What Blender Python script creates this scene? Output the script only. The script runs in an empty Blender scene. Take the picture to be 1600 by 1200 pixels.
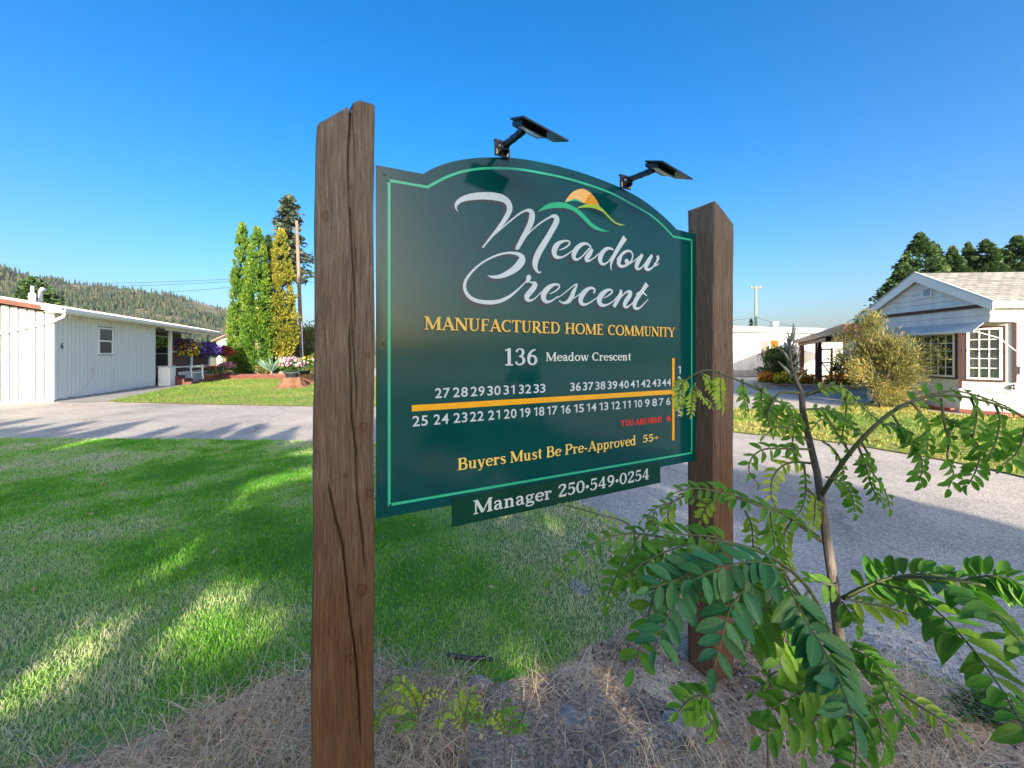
import bpy, math, random
import numpy as np
from mathutils import Vector, Matrix

rng = np.random.default_rng(11)
random.seed(11)
R = math.radians
sc = bpy.context.scene
COL = sc.collection

# ------------------------------------------------------------------ camera
F, CX, HY, H = 615.0, 800.0, 554.0, 1.53      # focal length in photo pixels, centre column, horizon row, eye height
cam_d = bpy.data.cameras.new('camera')
cam = bpy.data.objects.new('camera', cam_d)
COL.objects.link(cam)
cam_d.sensor_width = 36.0
cam_d.lens = 36.0 * F / 1600.0
cam_d.shift_y = -(600.0 - HY) / 1600.0
cam_d.clip_start = 0.05
cam_d.clip_end = 6000
cam.location = (0, 0, H)
cam.rotation_euler = (R(90), 0, 0)
sc.camera = cam

# ------------------------------------------------------------------ sky and sun
SUN_EL = R(17.0)
SUN_AZ = math.atan2(0.24, -0.97)                 # compass angle from +Y towards +X
U = Vector((math.sin(SUN_AZ) * math.cos(SUN_EL), math.cos(SUN_AZ) * math.cos(SUN_EL), math.sin(SUN_EL)))
world = bpy.data.worlds.new('World')
sc.world = world
world.use_nodes = True
wn = world.node_tree
wn.nodes.clear()
w_out = wn.nodes.new('ShaderNodeOutputWorld')
w_bg = wn.nodes.new('ShaderNodeBackground')
w_sky = wn.nodes.new('ShaderNodeTexSky')
w_hsv = wn.nodes.new('ShaderNodeHueSaturation')
w_sky.sky_type = 'NISHITA'
w_sky.sun_disc = False
w_sky.sun_elevation = SUN_EL
w_sky.sun_rotation = SUN_AZ
w_sky.altitude = 350
w_sky.air_density = 1.0
w_sky.dust_density = 5.5
w_sky.ozone_density = 3.0
w_hsv.inputs['Saturation'].default_value = 1.42
w_hsv.inputs['Hue'].default_value = 0.503
w_bg.inputs['Strength'].default_value = 0.115
wn.links.new(w_sky.outputs[0], w_hsv.inputs['Color'])
wn.links.new(w_hsv.outputs[0], w_bg.inputs['Color'])
wn.links.new(w_bg.outputs[0], w_out.inputs['Surface'])

sun_d = bpy.data.lights.new('sun', 'SUN')
sun_d.energy = 4.8
sun_d.angle = R(0.4)
sun_d.color = (1.0, 0.87, 0.70)
sun = bpy.data.objects.new('sun', sun_d)
COL.objects.link(sun)
sun.rotation_euler = U.to_track_quat('Z', 'Y').to_euler()
sun.location = (10, -40, 20)

sc.view_settings.view_transform = 'Standard'
sc.view_settings.look = 'None'
sc.view_settings.gamma = 1.0
sc.view_settings.exposure = 1.68
sc.view_settings.use_curve_mapping = False
sc.render.engine = 'CYCLES'
sc.cycles.use_denoising = True
sc.cycles.max_bounces = 6
sc.cycles.diffuse_bounces = 3
sc.cycles.glossy_bounces = 3
sc.cycles.transmission_bounces = 4
sc.cycles.transparent_max_bounces = 6
sc.cycles.caustics_reflective = False
sc.cycles.caustics_refractive = False

# ------------------------------------------------------------------ geometry helpers
def P(px, py, Y):
    """point seen at photo pixel (px, py) standing Y metres in front of the eye"""
    return Vector(((px - CX) / F * Y, Y, H + (HY - py) / F * Y))

def G(px, py):
    """ground point seen at a photo pixel"""
    Y = H * F / (py - HY)
    return ((px - CX) / F * Y, Y)

def link(o, parent=None):
    COL.objects.link(o)
    if parent is not None:
        o.parent = parent
    return o

def tag(o, label=None, cat=None, group=None, kind=None):
    if label: o['label'] = label
    if cat: o['category'] = cat
    if group: o['group'] = group
    if kind: o['kind'] = kind
    return o

def empty(name, loc=(0, 0, 0), rz=0.0, label=None, cat=None, group=None):
    o = bpy.data.objects.new(name, None)
    o.empty_display_size = 0.2
    COL.objects.link(o)
    o.location = loc
    o.rotation_euler = (0, 0, rz)
    return tag(o, label, cat, group)

class MB:
    """collects simple solids and builds ONE mesh object"""
    def __init__(s):
        s.v = []; s.f = []
    def add(s, vs, fs):
        k = len(s.v)
        s.v += [tuple(p) for p in vs]
        s.f += [tuple(i + k for i in f) for f in fs]
        return s
    def box(s, x0, x1, y0, y1, z0, z1):
        vs = [(x0, y0, z0), (x1, y0, z0), (x1, y1, z0), (x0, y1, z0), (x0, y0, z1), (x1, y0, z1), (x1, y1, z1), (x0, y1, z1)]
        return s.add(vs, [(0, 3, 2, 1), (4, 5, 6, 7), (0, 1, 5, 4), (1, 2, 6, 5), (2, 3, 7, 6), (3, 0, 4, 7)])
    def bbox(s, x0, x1, y0, y1, z0, z1, b=0.006):
        """box with chamfered vertical and top edges (octagonal plan, bevelled rim)"""
        b = min(b, (x1 - x0) * .3, (y1 - y0) * .3, (z1 - z0) * .3)
        def ring(i, z):
            a, c = x0 + i, x1 - i
            d, e = y0 + i, y1 - i
            k = b
            return [(a + k, d, z), (c - k, d, z), (c, d + k, z), (c, e - k, z), (c - k, e, z), (a + k, e, z), (a, e - k, z), (a, d + k, z)]
        vs = ring(b * .7, z0) + ring(0, z0 + b) + ring(0, z1 - b) + ring(b * .7, z1)
        fs = [tuple(range(7, -1, -1)), tuple(range(24, 32))]
        for r in range(3):
            for i in range(8):
                j = (i + 1) % 8
                fs.append((r * 8 + i, r * 8 + j, r * 8 + 8 + j, r * 8 + 8 + i))
        return s.add(vs, fs)
    def hexa(s, lo, hi):
        """8 corner solid: 4 lower points, 4 upper points"""
        return s.add(list(lo) + list(hi), [(0, 3, 2, 1), (4, 5, 6, 7), (0, 1, 5, 4), (1, 2, 6, 5), (2, 3, 7, 6), (3, 0, 4, 7)])
    def prism(s, poly, axis, a, b):
        """extrude 2D polygon along an axis ('x','y','z') from a to b"""
        n = len(poly)
        def pt(p, t):
            return {'x': (t, p[0], p[1]), 'y': (p[0], t, p[1]), 'z': (p[0], p[1], t)}[axis]
        vs = [pt(p, a) for p in poly] + [pt(p, b) for p in poly]
        fs = [tuple(range(n - 1, -1, -1)), tuple(range(n, 2 * n))]
        for i in range(n):
            j = (i + 1) % n
            fs.append((i, j, n + j, n + i))
        return s.add(vs, fs)
    def tube(s, pts, rad, n=8, cap=True):
        pts = [Vector(p) for p in pts]
        if not hasattr(rad, '__len__'):
            rad = [rad] * len(pts)
        k = len(s.v)
        up = Vector((0.13, 0.29, 1)).normalized()
        for i, p in enumerate(pts):
            t = (pts[min(i + 1, len(pts) - 1)] - pts[max(i - 1, 0)]).normalized()
            a = t.cross(up)
            if a.length < 1e-3: a = t.cross(Vector((1, 0, 0)))
            a.normalize()
            b = t.cross(a)
            for j in range(n):
                th = 2 * math.pi * j / n
                s.v.append(tuple(p + (a * math.cos(th) + b * math.sin(th)) * rad[i]))
        for i in range(len(pts) - 1):
            for j in range(n):
                j2 = (j + 1) % n
                s.f.append((k + i * n + j, k + i * n + j2, k + (i + 1) * n + j2, k + (i + 1) * n + j))
        if cap:
            s.f.append(tuple(k + j for j in range(n - 1, -1, -1)))
            s.f.append(tuple(k + (len(pts) - 1) * n + j for j in range(n)))
        return s
    def lathe(s, prof, c=(0, 0, 0), n=14):
        k = len(s.v)
        for r, z in prof:
            for j in range(n):
                th = 2 * math.pi * j / n
                s.v.append((c[0] + r * math.cos(th), c[1] + r * math.sin(th), c[2] + z))
        for i in range(len(prof) - 1):
            for j in range(n):
                j2 = (j + 1) % n
                s.f.append((k + i * n + j, k + i * n + j2, k + (i + 1) * n + j2, k + (i + 1) * n + j))
        s.f.append(tuple(k + j for j in range(n - 1, -1, -1)))
        s.f.append(tuple(k + (len(prof) - 1) * n + j for j in range(n)))
        return s
    def mesh(s, name, m):
        me = bpy.data.meshes.new(name)
        me.from_pydata(s.v, [], s.f)
        if m is not None: me.materials.append(m)
        me.update()
        return me
    def build(s, name, m, parent=None, smooth=False):
        me = s.mesh(name, m)
        if smooth:
            me.polygons.foreach_set('use_smooth', [True] * len(me.polygons))
        return link(bpy.data.objects.new(name, me), parent)

def np_mesh(name, V, Fc, m, parent=None, smooth=False, **attrs):
    """fast mesh from numpy arrays; every face has the same corner count (or a list of face blocks)"""
    blocks = Fc if isinstance(Fc, list) else [Fc]
    me = bpy.data.meshes.new(name)
    me.vertices.add(len(V))
    me.vertices.foreach_set('co', np.ascontiguousarray(V, dtype=np.float32).ravel())
    idx = np.concatenate([b.ravel() for b in blocks]).astype(np.int32)
    cnt = np.concatenate([np.full(len(b), b.shape[1], dtype=np.int32) for b in blocks])
    start = np.concatenate([[0], np.cumsum(cnt)[:-1]]).astype(np.int32)
    me.loops.add(len(idx))
    me.loops.foreach_set('vertex_index', idx)
    me.polygons.add(len(cnt))
    me.polygons.foreach_set('loop_start', start)
    if smooth:
        me.polygons.foreach_set('use_smooth', np.ones(len(cnt), dtype=bool))
    me.update(calc_edges=True)
    for k, arr in attrs.items():
        dom = 'FACE' if len(arr) == len(cnt) else 'POINT'
        at = me.attributes.new(k, 'FLOAT', dom)
        at.data.foreach_set('value', np.asarray(arr, dtype=np.float32))
    if m is not None: me.materials.append(m)
    return link(bpy.data.objects.new(name, me), parent)

_lat = {}
def vnoise(x, y, seed=0):
    """smooth value noise in 0..1 on numpy arrays"""
    if seed not in _lat:
        _lat[seed] = np.random.default_rng(100 + seed).random((128, 128))
    L = _lat[seed]
    x = np.asarray(x, float); y = np.asarray(y, float)
    xi = np.floor(x).astype(int); yi = np.floor(y).astype(int)
    fx = x - xi; fy = y - yi
    fx = fx * fx * (3 - 2 * fx); fy = fy * fy * (3 - 2 * fy)
    a = L[xi % 128, yi % 128]; b = L[(xi + 1) % 128, yi % 128]
    c = L[xi % 128, (yi + 1) % 128]; d = L[(xi + 1) % 128, (yi + 1) % 128]
    return (a * (1 - fx) + b * fx) * (1 - fy) + (c * (1 - fx) + d * fx) * fy

def fbm(x, y, s, seed=0):
    return (vnoise(x * s, y * s, seed) + .5 * vnoise(x * s * 2.1, y * s * 2.1, seed + 1) + .25 * vnoise(x * s * 4.3, y * s * 4.3, seed + 2)) / 1.75

def unit(n):
    v = rng.normal(size=(n, 3))
    return v / np.linalg.norm(v, axis=1)[:, None]

def norm(v):
    return v / np.maximum(np.linalg.norm(v, axis=1), 1e-9)[:, None]

def leaf_quads(c, a, l, w, bend=0.0):
    """rhombic leaves: centres c, axis a, lengths l, widths w -> V, F (quads)"""
    n = len(c)
    s = norm(np.cross(a, unit(n)))
    l = np.broadcast_to(l, (n,))[:, None]; w = np.broadcast_to(w, (n,))[:, None]
    V = np.stack([c - a * l / 2, c + s * w / 2 + a * l * .08, c + a * l / 2, c - s * w / 2 + a * l * .08], axis=1).reshape(-1, 3)
    Fq = np.arange(4 * n).reshape(-1, 4)
    return V, Fq

def pip(poly, x, y):
    """points in polygon, numpy"""
    ins = np.zeros(len(x), bool)
    n = len(poly)
    for i in range(n):
        x0, y0 = poly[i]; x1, y1 = poly[(i + 1) % n]
        c = ((y0 > y) != (y1 > y)) & (x < (x1 - x0) * (y - y0) / ((y1 - y0) if y1 != y0 else 1e-9) + x0)
        ins ^= c
    return ins

# ------------------------------------------------------------------ material helpers
def _new(name):
    m = bpy.data.materials.new(name)
    m.use_nodes = True
    nt = m.node_tree
    return m, nt, nt.nodes['Principled BSDF']

def _ramp(nt, stops):
    r = nt.nodes.new('ShaderNodeValToRGB')
    el = r.color_ramp.elements
    while len(el) < len(stops): el.new(0.5)
    for e, (p, c) in zip(el, stops):
        e.position = p; e.color = (*c, 1)
    return r

def smat(name, col, rough=.6, var=.12, scale=6.0, bump=0.0, bscale=None, spec=.5, metal=0.0, coat=0.0, stretch=(1, 1, 1), detail=4):
    """painted / plain surface with mottled colour and fine relief"""
    m, nt, b = _new(name)
    tc = nt.nodes.new('ShaderNodeTexCoord')
    mp = nt.nodes.new('ShaderNodeMapping'); mp.inputs['Scale'].default_value = stretch
    nt.links.new(tc.outputs['Object'], mp.inputs['Vector'])
    nz = nt.nodes.new('ShaderNodeTexNoise'); nz.inputs['Scale'].default_value = scale; nz.inputs['Detail'].default_value = detail
    nz.inputs['Roughness'].default_value = .65
    nt.links.new(mp.outputs[0], nz.inputs['Vector'])
    lo = tuple(max(0, c * (1 - var)) for c in col); hi = tuple(min(1, c * (1 + var)) for c in col)
    rp = _ramp(nt, [(.3, lo), (.7, hi)])
    nt.links.new(nz.outputs[0], rp.inputs[0])
    nt.links.new(rp.outputs[0], b.inputs['Base Color'])
    b.inputs['Roughness'].default_value = rough
    b.inputs['Metallic'].default_value = metal
    b.inputs['Specular IOR Level'].default_value = spec
    b.inputs['Coat Weight'].default_value = coat
    if bump:
        n2 = nt.nodes.new('ShaderNodeTexNoise'); n2.inputs['Scale'].default_value = bscale or scale * 6; n2.inputs['Detail'].default_value = 3
        nt.links.new(mp.outputs[0], n2.inputs['Vector'])
        bp = nt.nodes.new('ShaderNodeBump'); bp.inputs['Strength'].default_value = bump; bp.inputs['Distance'].default_value = .01
        nt.links.new(n2.outputs[0], bp.inputs['Height'])
        nt.links.new(bp.outputs[0], b.inputs['Normal'])
    return m

def fmat(name, stops, trans=.35, rough=.55, attr='rnd', spec=.3):
    """foliage: colour from the per-leaf attribute, light passes through the blade"""
    m, nt, b = _new(name)
    at = nt.nodes.new('ShaderNodeAttribute'); at.attribute_name = attr
    rp = _ramp(nt, stops)
    nt.links.new(at.outputs['Fac'], rp.inputs[0])
    nt.links.new(rp.outputs[0], b.inputs['Base Color'])
    b.inputs['Roughness'].default_value = rough
    b.inputs['Specular IOR Level'].default_value = spec
    tr = nt.nodes.new('ShaderNodeBsdfTranslucent')
    hs = nt.nodes.new('ShaderNodeHueSaturation'); hs.inputs['Value'].default_value = 1.5; hs.inputs['Saturation'].default_value = 1.1; hs.inputs['Hue'].default_value = .485
    nt.links.new(rp.outputs[0], hs.inputs['Color'])
    nt.links.new(hs.outputs[0], tr.inputs['Color'])
    mx = nt.nodes.new('ShaderNodeMixShader'); mx.inputs[0].default_value = trans
    nt.links.new(b.outputs[0], mx.inputs[1]); nt.links.new(tr.outputs[0], mx.inputs[2])
    nt.links.new(mx.outputs[0], nt.nodes['Material Output'].inputs['Surface'])
    return m

def gmat(name, stops, scale, rough=.9, bump=.3, bscale=80, speck=None, cracks=None):
    """ground sheet: two noise scales through a ramp, plus speckle"""
    m, nt, b = _new(name)
    tc = nt.nodes.new('ShaderNodeTexCoord')
    n1 = nt.nodes.new('ShaderNodeTexNoise'); n1.inputs['Scale'].default_value = scale; n1.inputs['Detail'].default_value = 8; n1.inputs['Roughness'].default_value = .7
    nt.links.new(tc.outputs['Object'], n1.inputs['Vector'])
    rp = _ramp(nt, stops)
    nt.links.new(n1.outputs[0], rp.inputs[0])
    col = rp.outputs[0]
    if speck:
        vo = nt.nodes.new('ShaderNodeTexVoronoi'); vo.inputs['Scale'].default_value = speck[0]
        nt.links.new(tc.outputs['Object'], vo.inputs['Vector'])
        r2 = _ramp(nt, [(0, (1 - speck[1],) * 3), (1, (1 + speck[1],) * 3)])
        sp = nt.nodes.new('ShaderNodeSeparateColor'); nt.links.new(vo.outputs['Color'], sp.inputs[0])
        nt.links.new(sp.outputs[0], r2.inputs[0])
        mu = nt.nodes.new('ShaderNodeMix'); mu.data_type = 'RGBA'; mu.blend_type = 'MULTIPLY'; mu.inputs[0].default_value = 1
        nt.links.new(col, mu.inputs[6]); nt.links.new(r2.outputs[0], mu.inputs[7])
        col = mu.outputs[2]
    if cracks:
        # slow stains plus a sparse net of hairline cracks
        n3 = nt.nodes.new('ShaderNodeTexNoise'); n3.inputs['Scale'].default_value = .35; n3.inputs['Detail'].default_value = 5
        nt.links.new(tc.outputs['Object'], n3.inputs['Vector'])
        r3 = _ramp(nt, [(.32, (.70, .70, .71)), (.50, (.98, .98, .98)), (.70, (1.12, 1.08, 1.03))]); nt.links.new(n3.outputs[0], r3.inputs[0])
        n4 = nt.nodes.new('ShaderNodeTexNoise'); n4.inputs['Scale'].default_value = 1.6; n4.inputs['Detail'].default_value = 4
        nt.links.new(tc.outputs['Object'], n4.inputs['Vector'])
        va = nt.nodes.new('ShaderNodeVectorMath'); va.operation = 'MULTIPLY_ADD'; va.inputs[1].default_value = (.9, .9, 0)
        nt.links.new(n4.outputs['Color'], va.inputs[0]); nt.links.new(tc.outputs['Object'], va.inputs[2])
        v3 = nt.nodes.new('ShaderNodeTexVoronoi'); v3.feature = 'DISTANCE_TO_EDGE'; v3.inputs['Scale'].default_value = cracks
        nt.links.new(va.outputs[0], v3.inputs['Vector'])
        r4 = _ramp(nt, [(0, (.70, .70, .70)), (.004, (.82, .82, .82)), (.009, (1, 1, 1))]); nt.links.new(v3.outputs['Distance'], r4.inputs[0])
        for rr in (r3, r4):
            mu = nt.nodes.new('ShaderNodeMix'); mu.data_type = 'RGBA'; mu.blend_type = 'MULTIPLY'; mu.inputs[0].default_value = 1
            nt.links.new(col, mu.inputs[6]); nt.links.new(rr.outputs[0], mu.inputs[7]); col = mu.outputs[2]
    nt.links.new(col, b.inputs['Base Color'])
    b.inputs['Roughness'].default_value = rough
    b.inputs['Specular IOR Level'].default_value = .25
    n2 = nt.nodes.new('ShaderNodeTexNoise'); n2.inputs['Scale'].default_value = bscale; n2.inputs['Detail'].default_value = 4
    nt.links.new(tc.outputs['Object'], n2.inputs['Vector'])
    bp = nt.nodes.new('ShaderNodeBump'); bp.inputs['Strength'].default_value = bump; bp.inputs['Distance'].default_value = .01
    nt.links.new(n2.outputs[0], bp.inputs['Height']); nt.links.new(bp.outputs[0], b.inputs['Normal'])
    return m

M = {}
M['white_siding'] = smat('white_siding', (.65, .65, .635), .55, .15, 3.0, .2, 40, stretch=(1, 1, .12), detail=8)
M['white_paint'] = smat('white_paint', (.80, .80, .78), .5, .04, 3)
M['white_metal'] = smat('white_metal', (.72, .74, .76), .35, .05, 3)
M['grey_metal'] = smat('grey_metal', (.42, .45, .47), .4, .1, 4)
M['cream'] = smat('cream_wall', (.62, .54, .38), .7, .06, 3)
M['rust_fascia'] = smat('rust_fascia', (.11, .034, .02), .7, .25, 3, .3)
M['brown_trim'] = smat('brown_trim', (.075, .032, .026), .6, .15, 5, .15)
M['red_step'] = smat('red_step', (.12, .032, .024), .7, .2, 5, .2)
M['black_metal'] = smat('black_metal', (.012, .012, .014), .38, .2, 20, spec=.5)
M['black_paint'] = smat('black_paint', (.02, .02, .022), .5, .1, 10)
M['solar_cell'] = smat('solar_cell', (.006, .009, .025), .12, .2, 8, spec=.6)
M['lens'] = smat('lamp_lens', (.55, .53, .45), .2, .05, 30)
M['bbq_cover'] = smat('bbq_cover', (.12, .12, .12), .8, .2, 6, .4)
M['roof_grey'] = smat('roof_metal', (.40, .40, .40), .6, .12, 2)
M['brick'] = smat('edging_brick', (.24, .08, .05), .85, .25, 9, .5)
M['terracotta'] = smat('terracotta', (.42, .17, .09), .8, .15, 7, .2)
M['pot_dark'] = smat('dark_pot', (.045, .06, .065), .6, .2, 8)
M['concrete'] = smat('concrete', (.36, .34, .31), .9, .12, 3, .4, 60)
M['stone'] = smat('stone', (.25, .235, .22), .95, .45, 14, 1.0, 50)
M['bark'] = smat('bark', (.17, .12, .085), .9, .4, 9, .9, 30, stretch=(1, 1, .2))
M['bark_pale'] = smat('pale_bark', (.36, .29, .21), .9, .3, 9, .9, 30, stretch=(1, 1, .2))
M['stump_wood'] = smat('stump_wood', (.15, .075, .04), .9, .35, 9, .8, 25)
M['pole_wood'] = smat('pole_wood', (.16, .125, .10), .9, .25, 6, .6, 30, stretch=(1, 1, .1))
M['pole_green'] = smat('treated_pole', (.20, .25, .17), .9, .2, 6, .4)
M['stem_green'] = smat('green_stem', (.10, .12, .045), .6, .2, 20, .2)
M['sap_bark'] = smat('sapling_bark', (.15, .125, .11), .7, .25, 45, .5, 160, stretch=(1, 1, .25))
M['hose'] = smat('soaker_hose', (.02, .022, .03), .5, .3, 60)
M['curtain'] = smat('curtain', (.78, .74, .60), .9, .08, 8)
M['dark_room'] = smat('dark_room', (.06, .055, .05), .9, .2, 2)

# ------------------------------------------------------------------ ground, road, lawns
M['ground'] = gmat('ground_dry', [(.3, (.16, .15, .07)), (.55, (.24, .21, .11)), (.75, (.12, .15, .05))], .15, bscale=30)
M['asphalt'] = gmat('asphalt', [(.30, (.31, .285, .25)), (.5, (.405, .37, .325)), (.7, (.475, .43, .375))], .9, .85, .5, 160, speck=(105, .40), cracks=.30)
M['lawn_soil'] = gmat('lawn_soil', [(.35, (.10, .22, .05)), (.6, (.16, .25, .08)), (.8, (.30, .28, .16))], 3.0, bscale=90)
M['lawn_dry'] = gmat('lawn_dry', [(.30, (.13, .20, .035)), (.5, (.24, .25, .06)), (.7, (.42, .31, .11))], .55, bscale=60)
M['bed_soil'] = gmat('bed_soil', [(.34, (.085, .058, .038)), (.46, (.30, .21, .14)), (.60, (.58, .44, .30)), (.76, (.36, .26, .175))], 3.0, bump=.9, bscale=45, speck=(160, .45))
M['path'] = gmat('concrete_path', [(.3, (.24, .235, .225)), (.7, (.32, .31, .29))], 1.2, bscale=90, speck=(120, .15))
M['gravel'] = gmat('pale_gravel', [(.3, (.40, .37, .33)), (.7, (.52, .48, .43))], 1.5, bscale=60, speck=(60, .25))

def sheet(name, poly, z, m, kind='structure', label=None):
    me = bpy.data.meshes.new(name)
    a = sum(poly[i][0] * poly[(i + 1) % len(poly)][1] - poly[(i + 1) % len(poly)][0] * poly[i][1] for i in range(len(poly)))
    if a < 0: poly = poly[::-1]
    me.from_pydata([(p[0], p[1], z) for p in poly], [], [tuple(range(len(poly)))])
    me.materials.append(m)
    o = link(bpy.data.objects.new(name, me))
    return tag(o, label, kind=kind)

def smooth_poly(pts, n=6, amp=0.0, closed=False):
    """Catmull-Rom through 2D points, with a little wander"""
    out = []
    for i in range(len(pts) - 1):
        p0 = pts[max(i - 1, 0)]; p1 = pts[i]; p2 = pts[i + 1]; p3 = pts[min(i + 2, len(pts) - 1)]
        for k in range(n):
            t = k / n
            q = []
            for d in (0, 1):
                q.append(.5 * (2 * p1[d] + (p2[d] - p0[d]) * t + (2 * p0[d] - 5 * p1[d] + 4 * p2[d] - p3[d]) * t * t + (3 * p1[d] - p0[d] - 3 * p2[d] + p3[d]) * t ** 3))
            out.append((q[0] + random.uniform(-amp, amp), q[1] + random.uniform(-amp, amp)))
    out.append(pts[-1])
    return out

sheet('ground', [(-2500, -600), (2500, -600), (2500, 3500), (-2500, 3500)], -.03, M['ground'])
sheet('road', [(-70, -40), (60, -40), (60, 14.5), (45, 24), (24, 26), (6, 27), (3, 32), (-6, 42), (-16, 44), (-22, 36), (-20.5, 28), (-70, 12.3)], 0.0, M['asphalt'])

near_edge = smooth_poly([(-40, 7.6), (-16, 7.3), (-9.27, 7.13), (-6, 7.0), (-3.44, 6.85), (-1.6, 6.55), (-.4, 5.85), (.3, 4.9), (.71, 3.99), (1.1, 3.1), (1.75, 2.1), (2.1, 1.72), (2.8, 1.15), (4.4, -.2), (8.5, -4.0), (14, -10)], 14, .03)
LAWN = near_edge + [(14, -30), (-40, -30)]
sheet('front_lawn', LAWN, .02, M['lawn_soil'])
bed_edge = smooth_poly([(-4.5, .9), (-2.3, 1.28), (-1.71, 1.42), (-1.42, 1.58), (-1.04, 1.84), (-.66, 1.90), (-.06, 1.80), (.33, 1.98), (.68, 2.22), (1.05, 2.50), (1.34, 2.68), (1.72, 2.06), (2.06, 1.70), (2.75, 1.13), (4.3, -.2)], 8, .02)
BED = bed_edge + [(4, -2.2), (-4.5, -2.2)]
sheet('planting_bed', BED, .027, M['bed_soil'])

FAR_LAWN = [G(168, 627.5), G(192, 629), G(330, 632.5), G(490, 635.5), G(640, 637), G(860, 640), (4.2, 10.6), (5.2, 13), (5.4, 20), (4.5, 26), G(720, 588), G(560, 589.5), G(490, 590.5), G(440, 590), G(372, 588.5), G(352, 588.5), G(300, 600), G(240, 612)]
sheet('far_lawn', FAR_LAWN, .02, M['lawn_dry'])
RIGHT_LAWN = [G(1120, 673), G(1180, 680), G(1250, 685), G(1340, 697), G(1450, 716), G(1530, 731), G(1600, 747), G(1760, 790), (18, 4.0), (26, 6), (30, 9.2), G(1580, 654), G(1480, 648), G(1410, 634), G(1330, 631), G(1300, 640), G(1200, 641), G(1130, 639)]
sheet('side_lawn', RIGHT_LAWN, .02, M['lawn_dry'])
BACK_LAWN = [(-60, 30), (-23, 30.2), (-20, 31), (-19, 33), (-22, 46), (-10, 60), (-60, 60)]
sheet('back_lawn', BACK_LAWN, .02, M['lawn_dry'])
sheet('back_driveway', [(-22, 30.2), (-14.6, 30.4), (-9, 28.4), (-6, 32), (-14, 44), (-21, 44)], .008, M['gravel'])
sheet('house_path', [G(92, 629.5), G(168, 627.5), G(240, 612), G(300, 600), G(352, 588.5), G(362, 584), (-21.5, 30), (-22.8, 30), (-19.5, 21), (-15.4, 13.2)], .012, M['path'])
sheet('garden_bed', [G(1176, 607), G(1335, 611), G(1345, 600), G(1176, 597)], .025, M['bed_soil'])

# ---- grass: blades as real geometry
M['grass'] = fmat('grass_blades', [(0, (.085, .30, .024)), (.22, (.19, .45, .042)), (.40, (.31, .50, .12)), (.58, (.44, .54, .25)), (.78, (.60, .55, .36)), (1, (.72, .63, .47))], .40, .55)
M['grass_far'] = fmat('far_grass', [(0, (.085, .19, .025)), (.35, (.15, .25, .035)), (.65, (.30, .29, .07)), (1, (.48, .36, .15))], .3, .6)
M['straw'] = fmat('straw', [(0, (.20, .12, .065)), (.3, (.46, .32, .19)), (.65, (.72, .56, .36)), (1, (.88, .77, .58))], .3, .6)

def blades(name, x, y, z0, h, w, lean, rnd, m, label, seg=2):
    n = len(x)
    th = rng.random(n) * 2 * np.pi
    dx = np.cos(th); dy = np.sin(th)
    ph = rng.random(n) * 2 * np.pi
    lx = np.cos(ph) * lean * h; ly = np.sin(ph) * lean * h
    b = np.stack([x, y, np.full(n, z0)], 1)
    s = np.stack([dx, dy, np.zeros(n)], 1) * (w / 2)[:, None]
    mid = b + np.stack([lx * .35, ly * .35, h * .6], 1)
    tip = b + np.stack([lx, ly, h * np.sqrt(np.maximum(.15, 1 - np.minimum(lean, .9) ** 2 * .6))], 1)
    V = np.stack([b - s, b + s, mid + s * .8, mid - s * .8, tip], 1).reshape(-1, 3)
    k = np.arange(n)[:, None] * 5
    q = k + np.array([[0, 1, 2, 3]]); t = k + np.array([[3, 2, 4]])
    o = np_mesh(name, V, [q, t], m, None, False, rnd=np.concatenate([rnd, rnd]))
    return tag(o, label, 'grass', kind='stuff')

def sample(n, y0, y1, xl, xr, poly):
    y = rng.uniform(y0, y1, n)
    x = rng.uniform(0, 1, n)
    x = (xl * y - .5) + x * ((xr - xl) * y + 1.0)
    k = pip(poly, x + (fbm(x, y, 5.0, 16) - .5) * .22, y + (fbm(x, y, 5.0, 17) - .5) * .22)
    return x[k], y[k]

x, y = sample(560000, 1.0, 7.5, -1.55, .62, LAWN)
inbed = pip(BED, x, y + (fbm(x, y, 3.0, 5) - .5) * .35)
keep = ~inbed | (rng.random(len(x)) < np.where(x < -.7, .16, .05) * np.clip(fbm(x, y, 3.5, 14) * 3 - .8, .1, 1.6))
x, y, inbed = x[keep], y[keep], inbed[keep]
dn = fbm(x, y, .9, 20); dn2 = fbm(x, y, 4.0, 30)
lush = np.clip(1.35 - np.hypot((x + 1.9) / 2.1, (y - 2.55) / .85), 0, 1)
dry = .46 + 1.5 * (dn - .46) + .95 * (dn2 - .5)
dry += np.clip((x + .9) / 1.2, 0, 1) * np.clip((y - 2.2) / .8, 0, 1) * .22          # thin turf beneath the sign
dry += np.clip(1 - np.abs(y - 2.25 - .15 * np.sin(x * 3)) / .35, 0, 1) * .28 * (x > -2.2)
dry -= lush * (.18 + .42 * dn2)
dry += (x > .1) * np.clip((x - .1 - (4.6 - y) * .2), 0, .5) * .5
sparse = rng.random(len(x)) < np.clip(1.25 - dry * .75, .25, 1)
x, y, dry, inbed, lush = x[sparse], y[sparse], dry[sparse], inbed[sparse], lush[sparse]
clmp = fbm(x, y, 9.0, 33)
hh = rng.uniform(.016, .036, len(x)) * (.50 + .85 * clmp) * (1 + .12 * lush) * (1 + .8 * (rng.random(len(x)) < .04))
tuft = np.clip(1 - np.hypot((x + 1.75) / .55, (y - 1.85) / .3), 0, 1)
hh *= 1 + 1.0 * tuft * rng.random(len(x))
ww = rng.uniform(.0018, .0034, len(x)) * (1 + .24 * y)
rn = np.clip(dry * .85 + rng.normal(0, .11, len(x)) + .35 * (rng.random(len(x)) < .08), 0, 1)
weed = vnoise(x * 6, y * 6, 44) * vnoise(x * 1.7 + 9, y * 1.7, 45) > .66
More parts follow.
